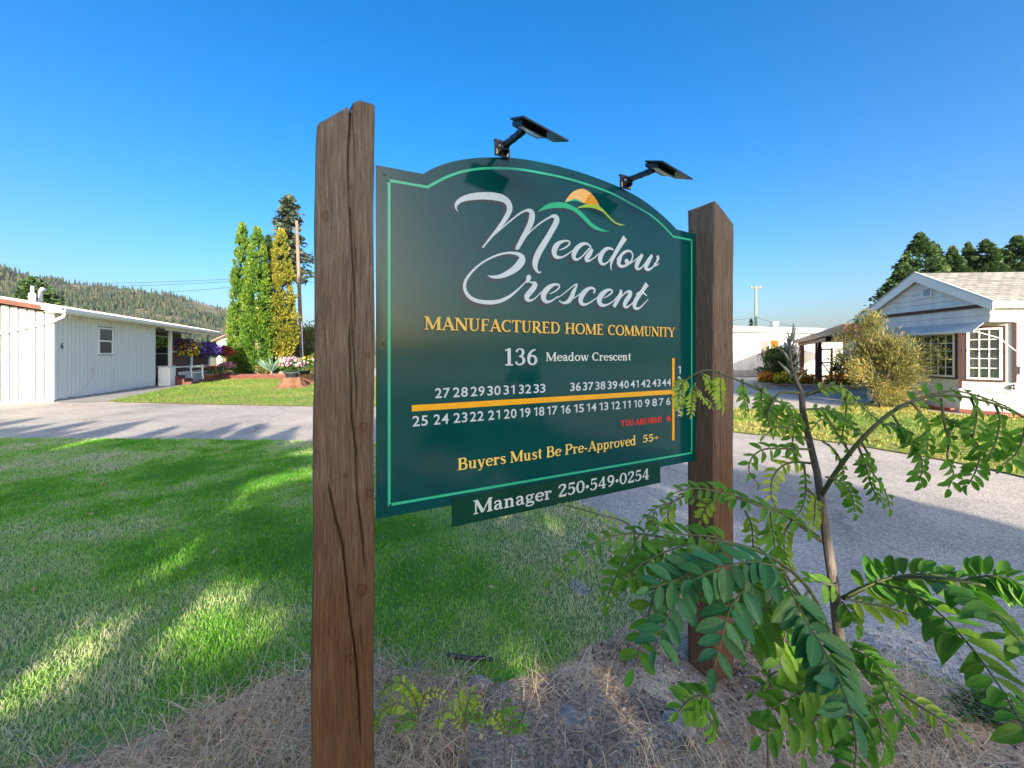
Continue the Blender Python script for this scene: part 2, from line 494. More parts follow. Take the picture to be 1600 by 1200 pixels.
ww = np.where(weed, ww * 2.4, ww); rn = np.where(weed, rn * .45, rn)
blades('lawn_grass', x, y, .018, hh, ww, rng.uniform(.15, 1.0, len(x)), rn, M['grass'], 'short mown grass of the shaded lawn around the sign posts')

# straw and dead stems lying over the bed
n = 60000
y = rng.uniform(.95, 3.0, n); x = rng.uniform(-1.6, 1.35, n) * y - .2
k = pip(BED, x, y + (fbm(x, y, 4.0, 8) - .5) * .3)
dens = fbm(x, y, 2.2, 40)
bare = np.exp(-((x - .25) / .34) ** 2 - ((y - 1.52) / .20) ** 2)
k &= (rng.random(n) < np.clip(dens * 2.0 - .35 + .35 * (x < -.2) - bare * 1.3, .05, 1)) & pip(LAWN, x, y)
x, y = x[k], y[k]
n = len(x)
ln = rng.uniform(.03, .10, n)
blades('dead_grass', x, y, .028, ln, rng.uniform(.0016, .0034, n), rng.uniform(1.2, 3.6, n), np.clip(rng.normal(.6, .24, n) + (dens[k] - .5) * .6, 0, 1), M['straw'], 'pale dead grass lying over the dry bed at the foot of the sign')
mp_ = [(.22 + (.46 + .10 * math.sin(3 * a) + .06 * math.sin(7 * a + 1)) * math.cos(a), 1.52 + (.30 + .05 * math.sin(4 * a)) * math.sin(a)) for a in [i * 2 * math.pi / 40 for i in range(40)]]
sheet('bare_soil', mp_, .031, gmat('bare_soil', [(.3, (.10, .075, .055)), (.5, (.27, .20, .145)), (.7, (.46, .36, .27))], 7.0, bump=1.0, bscale=50, speck=(140, .5)))
# crumbs of soil and chips
n = 9000
y = rng.uniform(1.0, 2.95, n); x = rng.uniform(-1.5, 1.3, n) * y
k = pip(BED, x, y) & pip(LAWN, x, y); x, y = x[k], y[k]; n = len(x)
s = rng.uniform(.003, .012, n) * (1 + 1.3 * (rng.random(n) < .06))
tet = np.array([[1, 0, -.3], [-.5, .87, -.3], [-.5, -.87, -.3], [0, 0, .8]])
an = rng.random(n) * 6.28
rot = np.stack([np.stack([np.cos(an), -np.sin(an)], 1), np.stack([np.sin(an), np.cos(an)], 1)], 1)
base = np.einsum('nij,kj->nki', rot, tet[:, :2] * np.array([1, .7]))
V = np.concatenate([base, np.broadcast_to(tet[None, :, 2:], (n, 4, 1))], 2) * s[:, None, None] + np.stack([x, y, np.full(n, .03)], 1)[:, None, :]
kk = np.arange(n)[:, None] * 4
Ft = np.concatenate([kk + np.array([[0, 1, 3]]), kk + np.array([[1, 2, 3]]), kk + np.array([[2, 0, 3]])])
rr = rng.random(n)
tag(np_mesh('soil_chips', V.reshape(-1, 3), Ft, fmat('chips', [(0, (.05, .04, .03)), (.6, (.17, .13, .10)), (1, (.38, .34, .30))], .0, .9), None, False, rnd=np.tile(rr, 3)), 'crumbs of soil, bark and gravel strewn over the bed', 'debris', kind='stuff')

# leaf litter, twigs and pebbles in the bed, loose grit along the asphalt edge
n = 420
y = rng.uniform(1.0, 2.9, n); x = rng.uniform(-1.5, 1.2, n) * y
k = pip(BED, x, y) & pip(LAWN, x, y); x, y = x[k], y[k]; n = len(x)
V, Q = leaf_quads(np.stack([x, y, np.full(n, .045)], 1), norm(unit(n) * np.array([1, 1, .35])), rng.uniform(.015, .045, n), rng.uniform(.01, .025, n))
tag(np_mesh('leaf_litter', V, Q, fmat('litter', [(0, (.16, .09, .045)), (.5, (.36, .22, .11)), (1, (.55, .42, .26))], .15, .8), None, False, rnd=rng.random(n)), 'curled brown leaf litter lying in the dry bed', 'litter', kind='stuff')
tw = MB()
for i in range(90):
    yy_ = random.uniform(1.1, 2.7); xx_ = random.uniform(-1.4, .9) * yy_; a_ = random.random() * 6.28; l_ = random.uniform(.04, .16)
    if not (pip(BED, np.array([xx_]), np.array([yy_]))[0]): continue
    tw.tube([(xx_, yy_, .036), (xx_ + l_ * .5 * math.cos(a_), yy_ + l_ * .5 * math.sin(a_), .05), (xx_ + l_ * math.cos(a_ + .3), yy_ + l_ * math.sin(a_ + .3), .038)], [.0028, .0022, .001], 5)
tag(tw.build('twigs', M['bark']), 'thin dry twigs scattered across the bed', 'twigs', kind='stuff')
def pebbles(name, pts, s0, s1, m, label):
    n = len(pts)
    oc = np.array([[1, 0, 0], [0, 1, 0], [-1, 0, 0], [0, -1, 0], [0, 0, .7], [.5, .5, .45], [-.5, .5, .4], [-.5, -.5, .45], [.5, -.5, .4]])
    s = rng.uniform(s0, s1, (n, 1, 1)) * rng.uniform(.7, 1.2, (n, 1, 3))
    V = (oc[None] + rng.normal(0, .1, (n, 9, 3))) * s + pts[:, None, :]
    fc = np.array([[0, 5, 8], [1, 6, 5], [2, 7, 6], [3, 8, 7], [0, 1, 5], [1, 2, 6], [2, 3, 7], [3, 0, 8], [4, 8, 5], [4, 5, 6], [4, 6, 7], [4, 7, 8]])
    kk = np.arange(n)[:, None] * 9
    T = np.concatenate([kk + f[None] for f in fc])
    tag(np_mesh(name, V.reshape(-1, 3), T, m, None, False, rnd=np.tile(rng.random(n), len(fc))), label, 'pebbles', kind='stuff')
pebm = fmat('pebble', [(0, (.14, .13, .125)), (.6, (.30, .28, .26)), (1, (.52, .49, .46))], 0, .85)
y = rng.uniform(1.05, 2.9, 500); x = rng.uniform(-1.4, 1.2, 500) * y
k = pip(BED, x, y) & pip(LAWN, x, y)
pebbles('bed_pebbles', np.stack([x[k], y[k], np.full(k.sum(), .03)], 1), .004, .014, pebm, 'small pebbles scattered over the dry bed')
ne = np.array(near_edge)
ne = ne[(ne[:, 0] > -11) & (ne[:, 0] < 5)]
idx = rng.integers(0, len(ne) - 1, 2600); t = rng.random(2600)[:, None]
q = ne[idx] * (1 - t) + ne[idx + 1] * t + np.abs(rng.normal(0, .13, (2600, 1))) * np.array([[.45, .9]]) + rng.normal(0, .05, (2600, 2))
k = ~pip(LAWN, q[:, 0], q[:, 1])
pebbles('edge_grit', np.stack([q[k, 0], q[k, 1], np.full(k.sum(), .002)], 1), .003, .011, pebm, 'loose grit along the ragged edge of the asphalt')

# sunlit lawns across the road
def far_grass(name, poly, n, label, bias=0.0, seed=50):
    xs = [p[0] for p in poly]; ys = [p[1] for p in poly]
    x = rng.uniform(min(xs), max(xs), n); y = rng.uniform(min(ys), max(ys), n)
    k = pip(poly, x, y); x, y = x[k], y[k]; n = len(x)
    d = fbm(x, y, .22, seed); d2 = fbm(x, y, 1.1, seed + 5)
    ey = np.clip(d * 1.5 - .5 + (d2 - .5) * .7 + bias, 0, 1)
    blades(name, x, y, .018, rng.uniform(.03, .07, n), rng.uniform(.014, .028, n), rng.uniform(.2, 1, n), np.clip(ey + rng.normal(0, .12, n), 0, 1), M['grass_far'], label)
far_grass('far_grass', FAR_LAWN, 60000, 'sunny mown grass between the left home and the road', -.10)
far_grass('side_grass', RIGHT_LAWN, 60000, 'sunny patchy grass in front of the right home', .32, 60)

# ------------------------------------------------------------------ the sign: two timber posts, painted panel, manager plaque
ZR = 1.88; ZL = ZR / 1.565
SL = Vector(((587.5 - CX) / F * ZL, ZL)); SR = Vector(((1087.3 - CX) / F * ZR, ZR))
SD = (SR - SL); SW = SD.length; SD = SD / SW
sign = empty('entrance_sign', (SL.x, SL.y, 0), math.atan2(SD.y, SD.x),
             'large dark green community sign board hung between two brown timber posts', 'sign')

def S(px, py, t=0.0):
    """photo pixel -> (along, height) on the sign plane; t = distance of the plane in front of the board"""
    r = (px - CX) / F
    bx = SL.x + SD.y * t; by = SL.y - SD.x * t
    u = (r * by - bx) / (SD.x - r * SD.y)
    Y = by + SD.y * u
    return u, H + (HY - py) / F * Y

# --- post timber
def wood(name, grey, warm, zmix):
    m, nt, b = _new(name)
    tc = nt.nodes.new('ShaderNodeTexCoord')
    mp = nt.nodes.new('ShaderNodeMapping'); mp.inputs['Scale'].default_value = (210, 210, 6.5)
    nt.links.new(tc.outputs['Object'], mp.inputs[0])
    wob = nt.nodes.new('ShaderNodeTexNoise'); wob.inputs['Scale'].default_value = 1.4; wob.inputs['Detail'].default_value = 2
    nt.links.new(tc.outputs['Object'], wob.inputs['Vector'])
    ad = nt.nodes.new('ShaderNodeVectorMath'); ad.operation = 'MULTIPLY_ADD'
    ad.inputs[1].default_value = (9, 9, 0)
    nt.links.new(wob.outputs['Color'], ad.inputs[0]); nt.links.new(mp.outputs[0], ad.inputs[2])
    g = nt.nodes.new('ShaderNodeTexNoise'); g.inputs['Scale'].default_value = 1.0; g.inputs['Detail'].default_value = 8; g.inputs['Roughness'].default_value = .82
    nt.links.new(ad.outputs[0], g.inputs['Vector'])
    mott = nt.nodes.new('ShaderNodeTexNoise'); mott.inputs['Scale'].default_value = 5; mott.inputs['Detail'].default_value = 4
    nt.links.new(tc.outputs['Object'], mott.inputs['Vector'])
    def shade(c): return _ramp(nt, [(.34, tuple(v * .25 for v in c)), (.45, tuple(v * .75 for v in c)), (.54, c), (.68, tuple(min(1, v * 1.9) for v in c))])
    ra, rb = shade(grey), shade(warm)
    nt.links.new(g.outputs[0], ra.inputs[0]); nt.links.new(g.outputs[0], rb.inputs[0])
    sx = nt.nodes.new('ShaderNodeSeparateXYZ'); nt.links.new(tc.outputs['Object'], sx.inputs[0])
    mr = nt.nodes.new('ShaderNodeMapRange'); mr.inputs['From Min'].default_value = zmix[0]; mr.inputs['From Max'].default_value = zmix[1]
    nt.links.new(sx.outputs['Z'], mr.inputs[0])
    a2 = nt.nodes.new('ShaderNodeMath'); a2.operation = 'MULTIPLY_ADD'; a2.inputs[1].default_value = .7; a2.inputs[2].default_value = -.35
    nt.links.new(mott.outputs[0], a2.inputs[0])
    a3 = nt.nodes.new('ShaderNodeMath'); a3.operation = 'ADD'; a3.use_clamp = True
    nt.links.new(mr.outputs[0], a3.inputs[0]); nt.links.new(a2.outputs[0], a3.inputs[1])
    mx = nt.nodes.new('ShaderNodeMix'); mx.data_type = 'RGBA'
    nt.links.new(a3.outputs[0], mx.inputs[0]); nt.links.new(rb.outputs[0], mx.inputs[6]); nt.links.new(ra.outputs[0], mx.inputs[7])
    kn = nt.nodes.new('ShaderNodeAttribute'); kn.attribute_name = 'knot'
    kr = _ramp(nt, [(0, (1, 1, 1)), (.30, (.92, .85, .78)), (.5, (.70, .60, .52)), (.7, (.95, .84, .74)), (1, (.62, .50, .42))])
    nt.links.new(kn.outputs['Fac'], kr.inputs[0])
    mu = nt.nodes.new('ShaderNodeMix'); mu.data_type = 'RGBA'; mu.blend_type = 'MULTIPLY'; mu.inputs[0].default_value = 1
    nt.links.new(mx.outputs[2], mu.inputs[6]); nt.links.new(kr.outputs[0], mu.inputs[7])
    nt.links.new(mu.outputs[2], b.inputs['Base Color'])
    b.inputs['Roughness'].default_value = .85; b.inputs['Specular IOR Level'].default_value = .2
    bp = nt.nodes.new('ShaderNodeBump'); bp.inputs['Strength'].default_value = .9; bp.inputs['Distance'].default_value = .005
    nt.links.new(g.outputs[0], bp.inputs['Height']); nt.links.new(bp.outputs[0], b.inputs['Normal'])
    return m
M['post_left'] = wood('weathered_post', (.215, .172, .138), (.135, .072, .038), (.7, 1.95))
M['post_right'] = wood('weathered_post_far', (.195, .152, .122), (.135, .070, .041), (.6, 1.9))

def make_post(x0, x1, x0b, y0, y1, top, cracks, knots, m, nx=76, nz=330):
    """rough-sawn timber: front face y0, carved with drying cracks and knots. top(x) is the slanted saw cut."""
    ns = 8
    ring = []
    b = .004
    for i in range(nx + 1):
        ring.append((i / nx, 0.0, True))
    for i in range(1, ns): ring.append((1.0, i / ns, False))
    for i in range(ns + 1): ring.append((1 - i / ns, 1.0, False))
    for i in range(1, ns): ring.append((0.0, 1 - i / ns, False))
    n = len(ring)
    fx = np.array([r[0] for r in ring]); fy = np.array([r[1] for r in ring]); fr = np.array([r[2] for r in ring])
    zs = np.linspace(0, 1, nz + 1)
    V = np.zeros((nz + 1, n, 3)); K = np.zeros((nz + 1, n))
    for k, f in enumerate(zs):
        zt = np.array([top(x0 + (x1 - x0) * q) for q in fx])
        z = -.05 + (zt + .05) * f
        lx0 = x0 + (x0b - x0) * (1 - np.clip(z / 2.2, 0, 1))
        x = lx0 + (x1 - lx0) * fx
        y = y0 + (y1 - y0) * fy
        # worn arrises and saw waviness
        ed = np.minimum(fx, 1 - fx) * (x1 - x0)
        y = np.where(fr, y + .005 * np.exp(-(ed / .004) ** 2), y)
        x = x + .0016 * np.sin(z * 9 + x0 * 40) + .0012 * (vnoise(z * 14, fx * 3 + fy * 5, 70) - .5)
        dep = np.zeros(n)
        for path, w, d in cracks:
            pz = [p[1] for p in path]; pxs = [p[0] for p in path]
            o = np.argsort(pz)
            pz = np.array(pz)[o]; pxs = np.array(pxs)[o]
            xc = np.interp(z, pz, pxs) + .0015 * (vnoise(z * 40, z * 0 + w * 900, 75) - .5)
            endf = np.clip((z - pz[0]) / .08, 0, 1) * np.clip((pz[-1] - z) / .05 if pz[-1] < 2.1 else 1, 0, 1)
            ww = w * (.45 + .75 * vnoise(z * 7, z * 0 + d * 300, 76)) * (.35 + .65 * endf)
            dep += d * endf * np.exp(-np.abs((x - xc) / ww) ** 3)
        dep += .0034 * (vnoise(fx * 26, z * 1.3, 77) - .5) + .0034 * (vnoise(fx * 58, z * 3.0, 78) - .5) + .0016 * (vnoise(fx * 34, z * 60.0, 79) - .5)
        kv = np.zeros(n)
        for (kx, kz, kr) in knots:
            dd = np.hypot((x - kx), (z - kz) * .8) / kr
            kv = np.maximum(kv, np.clip(1 - dd, 0, 1) * fr)
            dep += fr * (-.0035 * np.exp(-(dd / .8) ** 2) + .0035 * np.exp(-((dd - .55) / .12) ** 2))
        y = np.where(fr, y + dep, y)
        V[k] = np.stack([x, y, z], 1); K[k] = kv
    V = V.reshape(-1, 3)
    i = np.arange(nz)[:, None] * n; j = np.arange(n)[None, :]; j2 = (j + 1) % n
    Q = np.stack([i + j, i + j2, i + n + j2, i + n + j], -1).reshape(-1, 4)
    capn = len(V)
    last = nz * n
    V = np.concatenate([V, [V[last:last + n].mean(0)]])
    T = np.stack([last + np.arange(n), last + (np.arange(n) + 1) % n, np.full(n, capn)], 1)
    return np_mesh('post', V, [Q, T], m, sign, False, knot=np.concatenate([K.ravel(), [0]]))

tL = .03
def cL(pts): return [S(px, py, tL) for px, py in pts]
cracks = [
    (cL([(549, 150), (546, 200), (543, 250), (545, 296), (546, 318)]), .0036, .028),
    (cL([(551, 172), (553, 225), (555, 270)]), .0018, .014),
    (cL([(545, 305), (548, 355), (551, 404), (554, 450), (556, 520)]), .0024, .024),
    (cL([(551, 330), (557, 420), (558, 450)]), .0014, .012),
    (cL([(547, 440), (549, 500), (553, 545), (556, 600), (558, 655)]), .0020, .016),
    (cL([(546, 500), (548.5, 611), (550, 652), (556, 704), (558, 777), (564, 815), (568, 860), (571, 900)]), .0024, .026),
    (cL([(511, 745), (520, 790), (524, 810), (535, 848), (542, 913), (548, 970), (556, 1027), (561, 1097), (564, 1180)]), .0026, .028),
    (cL([(560, 960), (566, 1010), (568, 1060)]), .0015, .012),
]
knots = [(*S(565, 922, tL), .022), (*S(546, 1029, tL), .017), (*S(567, 668, tL), .018), (*S(577, 771, tL), .018), (*S(575, 555, tL), .010), (*S(508, 338, tL), .016), (*S(550, 291, tL), .009), (*S(541, 742, tL), .010)]
xin = S(585, 500, tL)[0]; xo_t = S(494.5, 300, tL)[0]; xo_b = S(486, 1100, tL)[0]
ztl = S(494, 195, tL)[1]; ztp = S(560, 156, tL)[1]; xpk = S(560, 156, tL)[0]
def topL(x):
    f = (x - xo_t) / (xpk - xo_t)
    z = ztl + (ztp - ztl) * min(1.0, f) if f < 1 else ztp - .002 * (f - 1)
    # splintered tip left of the crack
    g = (x - S(543, 165, tL)[0]) / .012
    return z + (-.018 if 0 < g < 1 else 0) + .002 * math.sin(x * 900)
pl_ = make_post(xo_t, xin, xo_b, -tL, .118, topL, cracks, knots, M['post_left'])
pl_['label'] = 'near left post with a long drying crack and knots down its face'
tR = .0507 * ZR
xr0 = SW + .0025; xr1 = S(1147, 500, tR)[0]
zri = S(1117, 314, tR)[1]; zro = S(1147, 352, tR)[1]
def cR(pts): return [S(px, py, tR) for px, py in pts]
pr_ = make_post(xr0, xr1, xr0 + 0.0, -tR, .045, lambda x: zri + (zro - zri) * min(1, max(0, (x - xr0 - .008) / (xr1 - xr0 - .008))),
                [(cR([(1127, 330), (1129, 420), (1128, 520)]), .0016, .008), (cR([(1138, 560), (1136, 680), (1139, 760)]), .0013, .008), (cR([(1125, 640), (1127, 760), (1124, 860)]), .0015, .010)],
                [(*S(1130, 850, tR), .016), (*S(1133, 540, tR), .011)], M['post_right'], 56, 220)
pr_['label'] = 'far right post, greyer, with its top cut on a slant'

# --- the board
def panel_mat(name, col, rough):
    m, nt, b = _new(name)
    tc = nt.nodes.new('ShaderNodeTexCoord')
    n1 = nt.nodes.new('ShaderNodeTexNoise'); n1.inputs['Scale'].default_value = 3.5; n1.inputs['Detail'].default_value = 5
    nt.links.new(tc.outputs['Object'], n1.inputs['Vector'])
    rp = _ramp(nt, [(.3, tuple(c * .9 for c in col)), (.7, tuple(c * 1.12 for c in col))])
    nt.links.new(n1.outputs[0], rp.inputs[0]); nt.links.new(rp.outputs[0], b.inputs['Base Color'])
    rr = nt.nodes.new('ShaderNodeMapRange'); rr.inputs['To Min'].default_value = rough * .75; rr.inputs['To Max'].default_value = rough * 1.3
    nt.links.new(n1.outputs[0], rr.inputs[0]); nt.links.new(rr.outputs[0], b.inputs['Roughness'])
    b.inputs['IOR'].default_value = 1.42
    n2 = nt.nodes.new('ShaderNodeTexNoise'); n2.inputs['Scale'].default_value = 2.2; n2.inputs['Detail'].default_value = 2
    nt.links.new(tc.outputs['Object'], n2.inputs['Vector'])
    bp = nt.nodes.new('ShaderNodeBump'); bp.inputs['Strength'].default_value = .05; bp.inputs['Distance'].default_value = .02
    nt.links.new(n2.outputs[0], bp.inputs['Height']); nt.links.new(bp.outputs[0], b.inputs['Normal'])
    return m
M['board'] = panel_mat('board_green', (.0005, .056, .062), .10)
M['plaque'] = panel_mat('plaque_green', (.002, .046, .030), .14)
def ink(name, col, rough=.25):
    m = smat(name, col, rough, .03, 12, spec=.5)
    return m
M['ink_white'] = ink('ink_white', (.50, .60, .67))
M['ink_pale'] = ink('ink_pale', (.60, .68, .70))
M['ink_shadow'] = ink('ink_shadow', (.018, .030, .042))
M['ink_black'] = ink('ink_black', (.004, .010, .010))
M['ink_mint'] = ink('ink_mint', (.03, .46, .27))
M['ink_gold'] = ink('ink_gold', (.70, .47, .085))
M['ink_bar'] = ink('ink_bar', (.80, .40, .01))
M['ink_yellow'] = ink('ink_yellow', (.78, .60, .15))
M['ink_red'] = ink('ink_red', (.55, .02, .015))
M['ink_green'] = ink('ink_green', (.01, .44, .20))
M['ink_lime'] = ink('ink_lime', (.30, .52, .06))
M['ink_sun'] = ink('ink_sun', (.80, .46, .13))
M['ink_sun_dark'] = ink('ink_sun_dark', (.66, .28, .02))

out_px = [(587.7, 257.7), (661, 271.6), (677.5, 262.5), (703.5, 253.4), (732.7, 247.9), (762, 246), (794.5, 246.2), (827, 250), (862.7, 257.3), (898.5, 266.7), (934, 278.7), (970, 293.4), (1002.5, 311.2), (1028.5, 330.7), (1048, 348.6), (1057, 358.2), (1087.3, 365.9), (1087.3, 719.5), (588, 811)]
op = [S(*p) for p in out_px]
arch = smooth_poly(op[1:16], 5)
out_poly = [op[0]] + arch + [op[16], op[17], op[18]]
board = MB().prism(out_poly, 'y', 0.0, .006).build('sign_panel', M['board'], sign)

def to_mesh(name, polys, m, parent, y):
    """flat printed shapes lying y in front of the board; each polygon a hair apart from the next"""
    v, f = [], []
    for i, poly in enumerate(polys):
        k = len(v)
        v += [(p[0], -(y + (i % 12) * .00004), p[1]) for p in poly]
        f.append(tuple(range(k, k + len(poly))))
    me = bpy.data.meshes.new(name)
    me.from_pydata(v, [], f)
    me.materials.append(m)
    return link(bpy.data.objects.new(name, me), parent)

def cr(pts, n=6):
    """Catmull-Rom through tuples of any length"""
    out = []
    for i in range(len(pts) - 1):
        p0 = pts[max(i - 1, 0)]; p1 = pts[i]; p2 = pts[i + 1]; p3 = pts[min(i + 2, len(pts) - 1)]
        for k in range(n):
            t = k / n
            out.append(tuple(.5 * (2 * b + (c - a) * t + (2 * a - 5 * b + 4 * c - d) * t * t + (3 * b - a - 3 * c + d) * t ** 3) for a, b, c, d in zip(p0, p1, p2, p3)))
    out.append(tuple(pts[-1]))
    return out

def ribbon(pts):
    """variable width stroke (x, y, w) -> list of quads"""
    L, Rr = [], []
    n = len(pts)
    for i, p in enumerate(pts):
        a = pts[max(i - 1, 0)]; b = pts[min(i + 1, n - 1)]
        dx, dy = b[0] - a[0], b[1] - a[1]
        d = math.hypot(dx, dy) or 1e-9
        nx_, ny_ = -dy / d, dx / d
        w = max(p[2], 1e-5) / 2
        L.append((p[0] + nx_ * w, p[1] + ny_ * w)); Rr.append((p[0] - nx_ * w, p[1] - ny_ * w))
    return [[L[i], L[i + 1], Rr[i + 1], Rr[i]] for i in range(n - 1)]

# border line
bl = [(607.8, 282), (668, 292.4), (693.7, 278.7), (719.7, 269), (749, 263.8), (781.5, 263), (814, 265), (846.5, 270.6), (882, 278), (918, 288.5), (953.7, 301.5), (986, 318.4), (1015.5, 335.6), (1035, 351.9), (1051.5, 369.5), (1080.5, 375.3), (1080.5, 707.5), (608, 788.7)]
bp_ = [S(*p) for p in bl]
loop = [bp_[0]] + smooth_poly(bp_[1:15], 5) + [bp_[15], bp_[16], bp_[17]]
def offset_loop(pl, d):
    out = []
    n = len(pl)
    for i in range(n):
        a, b, c = Vector(pl[i - 1]), Vector(pl[i]), Vector(pl[(i + 1) % n])
        e1 = (b - a).normalized(); e2 = (c - b).normalized()
        n1 = Vector((-e1.y, e1.x)); n2 = Vector((-e2.y, e2.x))
        q = (n1 + n2); q.normalize()
        k = d / max(.45, q.dot(n1))
        out.append((b.x + q.x * k, b.y + q.y * k))
    return out
lo, li = offset_loop(loop, .0042), offset_loop(loop, -.0042)
to_mesh('border_line', [[lo[i], lo[(i + 1) % len(lo)], li[(i + 1) % len(lo)], li[i]] for i in range(len(lo))], M['ink_mint'], board, .0006)

# --- hand-lettered script, traced as pen strokes in (pixel, pixel, width)
def z7(p): return [(690 + a / 5.712, 280 + b / 5.712, w / 5.712) for a, b, w in p]
def z8(p): return [(830 + a / 5.713, 290 + b / 5.713, w / 5.713) for a, b, w in p]
script = [
    z7([(148, 290, 3), (127, 262, 14), (133, 220, 30), (190, 178, 44), (290, 155, 58), (400, 150, 62), (500, 160, 66), (570, 188, 60), (604, 238, 56), (598, 295, 46), (560, 365, 38), (500, 445, 28), (430, 530, 19), (364, 612, 13)]),
    z7([(440, 525, 5), (500, 470, 9), (570, 408, 11), (640, 350, 12), (700, 305, 14), (755, 280, 22), (795, 290, 46), (806, 325, 56), (793, 390, 52), (755, 470, 46), (715, 540, 42), (676, 612, 36), (672, 622, 26)]),
    z7([(755, 512, 5), (800, 460, 9), (880, 392, 12), (960, 341, 14)]) ,
    z8([(150, 292, 12), (185, 274, 22), (218, 282, 44), (226, 315, 50), (190, 390, 48), (130, 490, 50), (70, 590, 55), (40, 660, 55), (32, 712, 48), (46, 756, 28), (68, 776, 14), (90, 768, 6)]),
    z8([(248, 576, 6), (300, 556, 12), (340, 522, 14), (335, 498, 14), (300, 494, 16), (250, 512, 32), (215, 550, 50), (203, 600, 48), (222, 636, 34), (270, 640, 16), (320, 615, 10), (368, 578, 8)]),
    z8([(532, 548, 14), (500, 521, 18), (460, 521, 26), (420, 547, 38), (385, 595, 46), (379, 640, 38), (405, 661, 20), (450, 635, 12), (500, 580, 12), (532, 550, 12)]),
    z8([(545, 566, 22), (520, 610, 40), (492, 650, 40), (495, 671, 26), (520, 670, 14), (560, 645, 10), (606, 603, 8)]),
    z8([(732, 575, 14), (700, 560, 20), (660, 571, 30), (625, 615, 42), (612, 660, 44), (625, 694, 30), (655, 700, 16), (690, 675, 12), (728, 622, 12)]),
    z8([(836, 464, 46), (800, 520, 40), (752, 600, 34), (722, 660, 28), (709, 710, 18), (714, 757, 5)]),
    z8([(762, 660, 8), (800, 620, 22), (788, 655, 38), (778, 695, 38), (800, 720, 26), (840, 715, 18), (885, 680, 14), (905, 630, 14), (890, 592, 16), (860, 584, 18), (820, 602, 24), (790, 640, 28)]),
    z8([(838, 662, 24), (852, 680, 46), (858, 694, 30), (885, 690, 14), (922, 668, 8), (962, 632, 8)]),
    z8([(992, 614, 24), (958, 668, 40), (937, 720, 38), (950, 744, 24), (982, 733, 12), (1040, 665, 12)]),
    z8([(1078, 620, 24), (1042, 680, 40), (1020, 726, 38), (1040, 750, 24), (1075, 735, 14), (1110, 692, 14), (1130, 652, 26), (1124, 626, 26)]),
    z8([(1100, 690, 12), (1102, 716, 14), (1142, 694, 4)]),
    z7([(412, 860, 5), (450, 872, 22), (520, 868, 34), (600, 835, 48), (670, 785, 62), (715, 725, 66), (708, 687, 44), (660, 664, 26), (580, 659, 18), (480, 685, 16), (370, 740, 16), (280, 815, 18), (222, 890, 24), (204, 950, 28), (216, 1010, 32), (260, 1060, 33), (330, 1090, 34), (420, 1100, 36), (510, 1090, 33), (600, 1050, 25), (680, 985, 16), (740, 925, 10), (772, 888, 10)]),
    z7([(782, 856, 26), (776, 880, 44), (762, 912, 26), (756, 925, 10)]),
    z7([(765, 912, 10), (800, 922, 14), (834, 934, 38), (820, 968, 48), (785, 1012, 48), (757, 1050, 46), (768, 1078, 30), (802, 1080, 16), (842, 1054, 10), (892, 1004, 8)]),
    z8([(160, 968, 6), (215, 942, 11), (250, 905, 14), (238, 884, 16), (198, 886, 24), (150, 915, 42), (112, 965, 52), (110, 1010, 46), (136, 1038, 28), (182, 1028, 14), (242, 986, 8)]),
    z8([(238, 1002, 6), (300, 955, 8), (365, 902, 9), (404, 880, 12), (396, 912, 20), (376, 950, 36), (360, 990, 40), (334, 1030, 36), (288, 1048, 18), (246, 1028, 10)]),
    z8([(345, 1018, 8), (390, 998, 8), (432, 968, 8)]),
    z8([(556, 962, 14), (566, 932, 18), (545, 915, 18), (510, 921, 28), (465, 960, 44), (440, 1010, 46), (446, 1050, 36), (482, 1062, 18), (532, 1038, 10), (592, 996, 8)]),
    z8([(645, 1005, 6), (690, 980, 11), (722, 948, 14), (706, 930, 16), (665, 941, 30), (620, 985, 48), (605, 1030, 48), (626, 1065, 32), (668, 1066, 16), (722, 1038, 10), (772, 985, 8)]),
    z8([(790, 928, 10), (800, 952, 30), (775, 1010, 36), (735, 1082, 30)]),
    z8([(756, 1048, 6), (810, 985, 10), (850, 950, 16), (884, 952, 32), (875, 985, 40), (845, 1030, 40), (830, 1068, 34), (852, 1085, 18), (892, 1058, 10), (926, 1022, 8)]),
    z8([(1032, 878, 42), (990, 940, 34), (940, 1010, 40), (920, 1060, 42), (926, 1093, 28), (962, 1094, 14), (1002, 1058, 10), (1042, 1014, 5)]),
    z8([(934, 976, 10), (960, 960, 20), (1000, 960, 16), (1032, 986, 5)]),
]
def script_polys(du, dz):
    polys = []
    for st in script:
        pts = []
        for (px, py, w) in cr(st, 5):
            u, z = S(px, py)
            # pen width measured on the board, averaged between its two directions
            a = S(px + w / 2, py); b = S(px - w / 2, py); c = S(px, py + w / 2); d = S(px, py - w / 2)
            ww = .5 * (abs(a[0] - b[0]) * .8 + abs(c[1] - d[1]) * 1.2)
            pts.append((u + du, z + dz, max(ww, .0011)))
        polys += ribbon(pts)
    return polys
o = to_mesh('lettering', script_polys(-.016, -.011), M['ink_shadow'], board, .0005); o['label'] = 'grey printed shadow of the script name'
o = to_mesh('lettering', script_polys(0, 0), M['ink_white'], board, .0012); o['label'] = 'flowing white script reading Meadow Crescent'

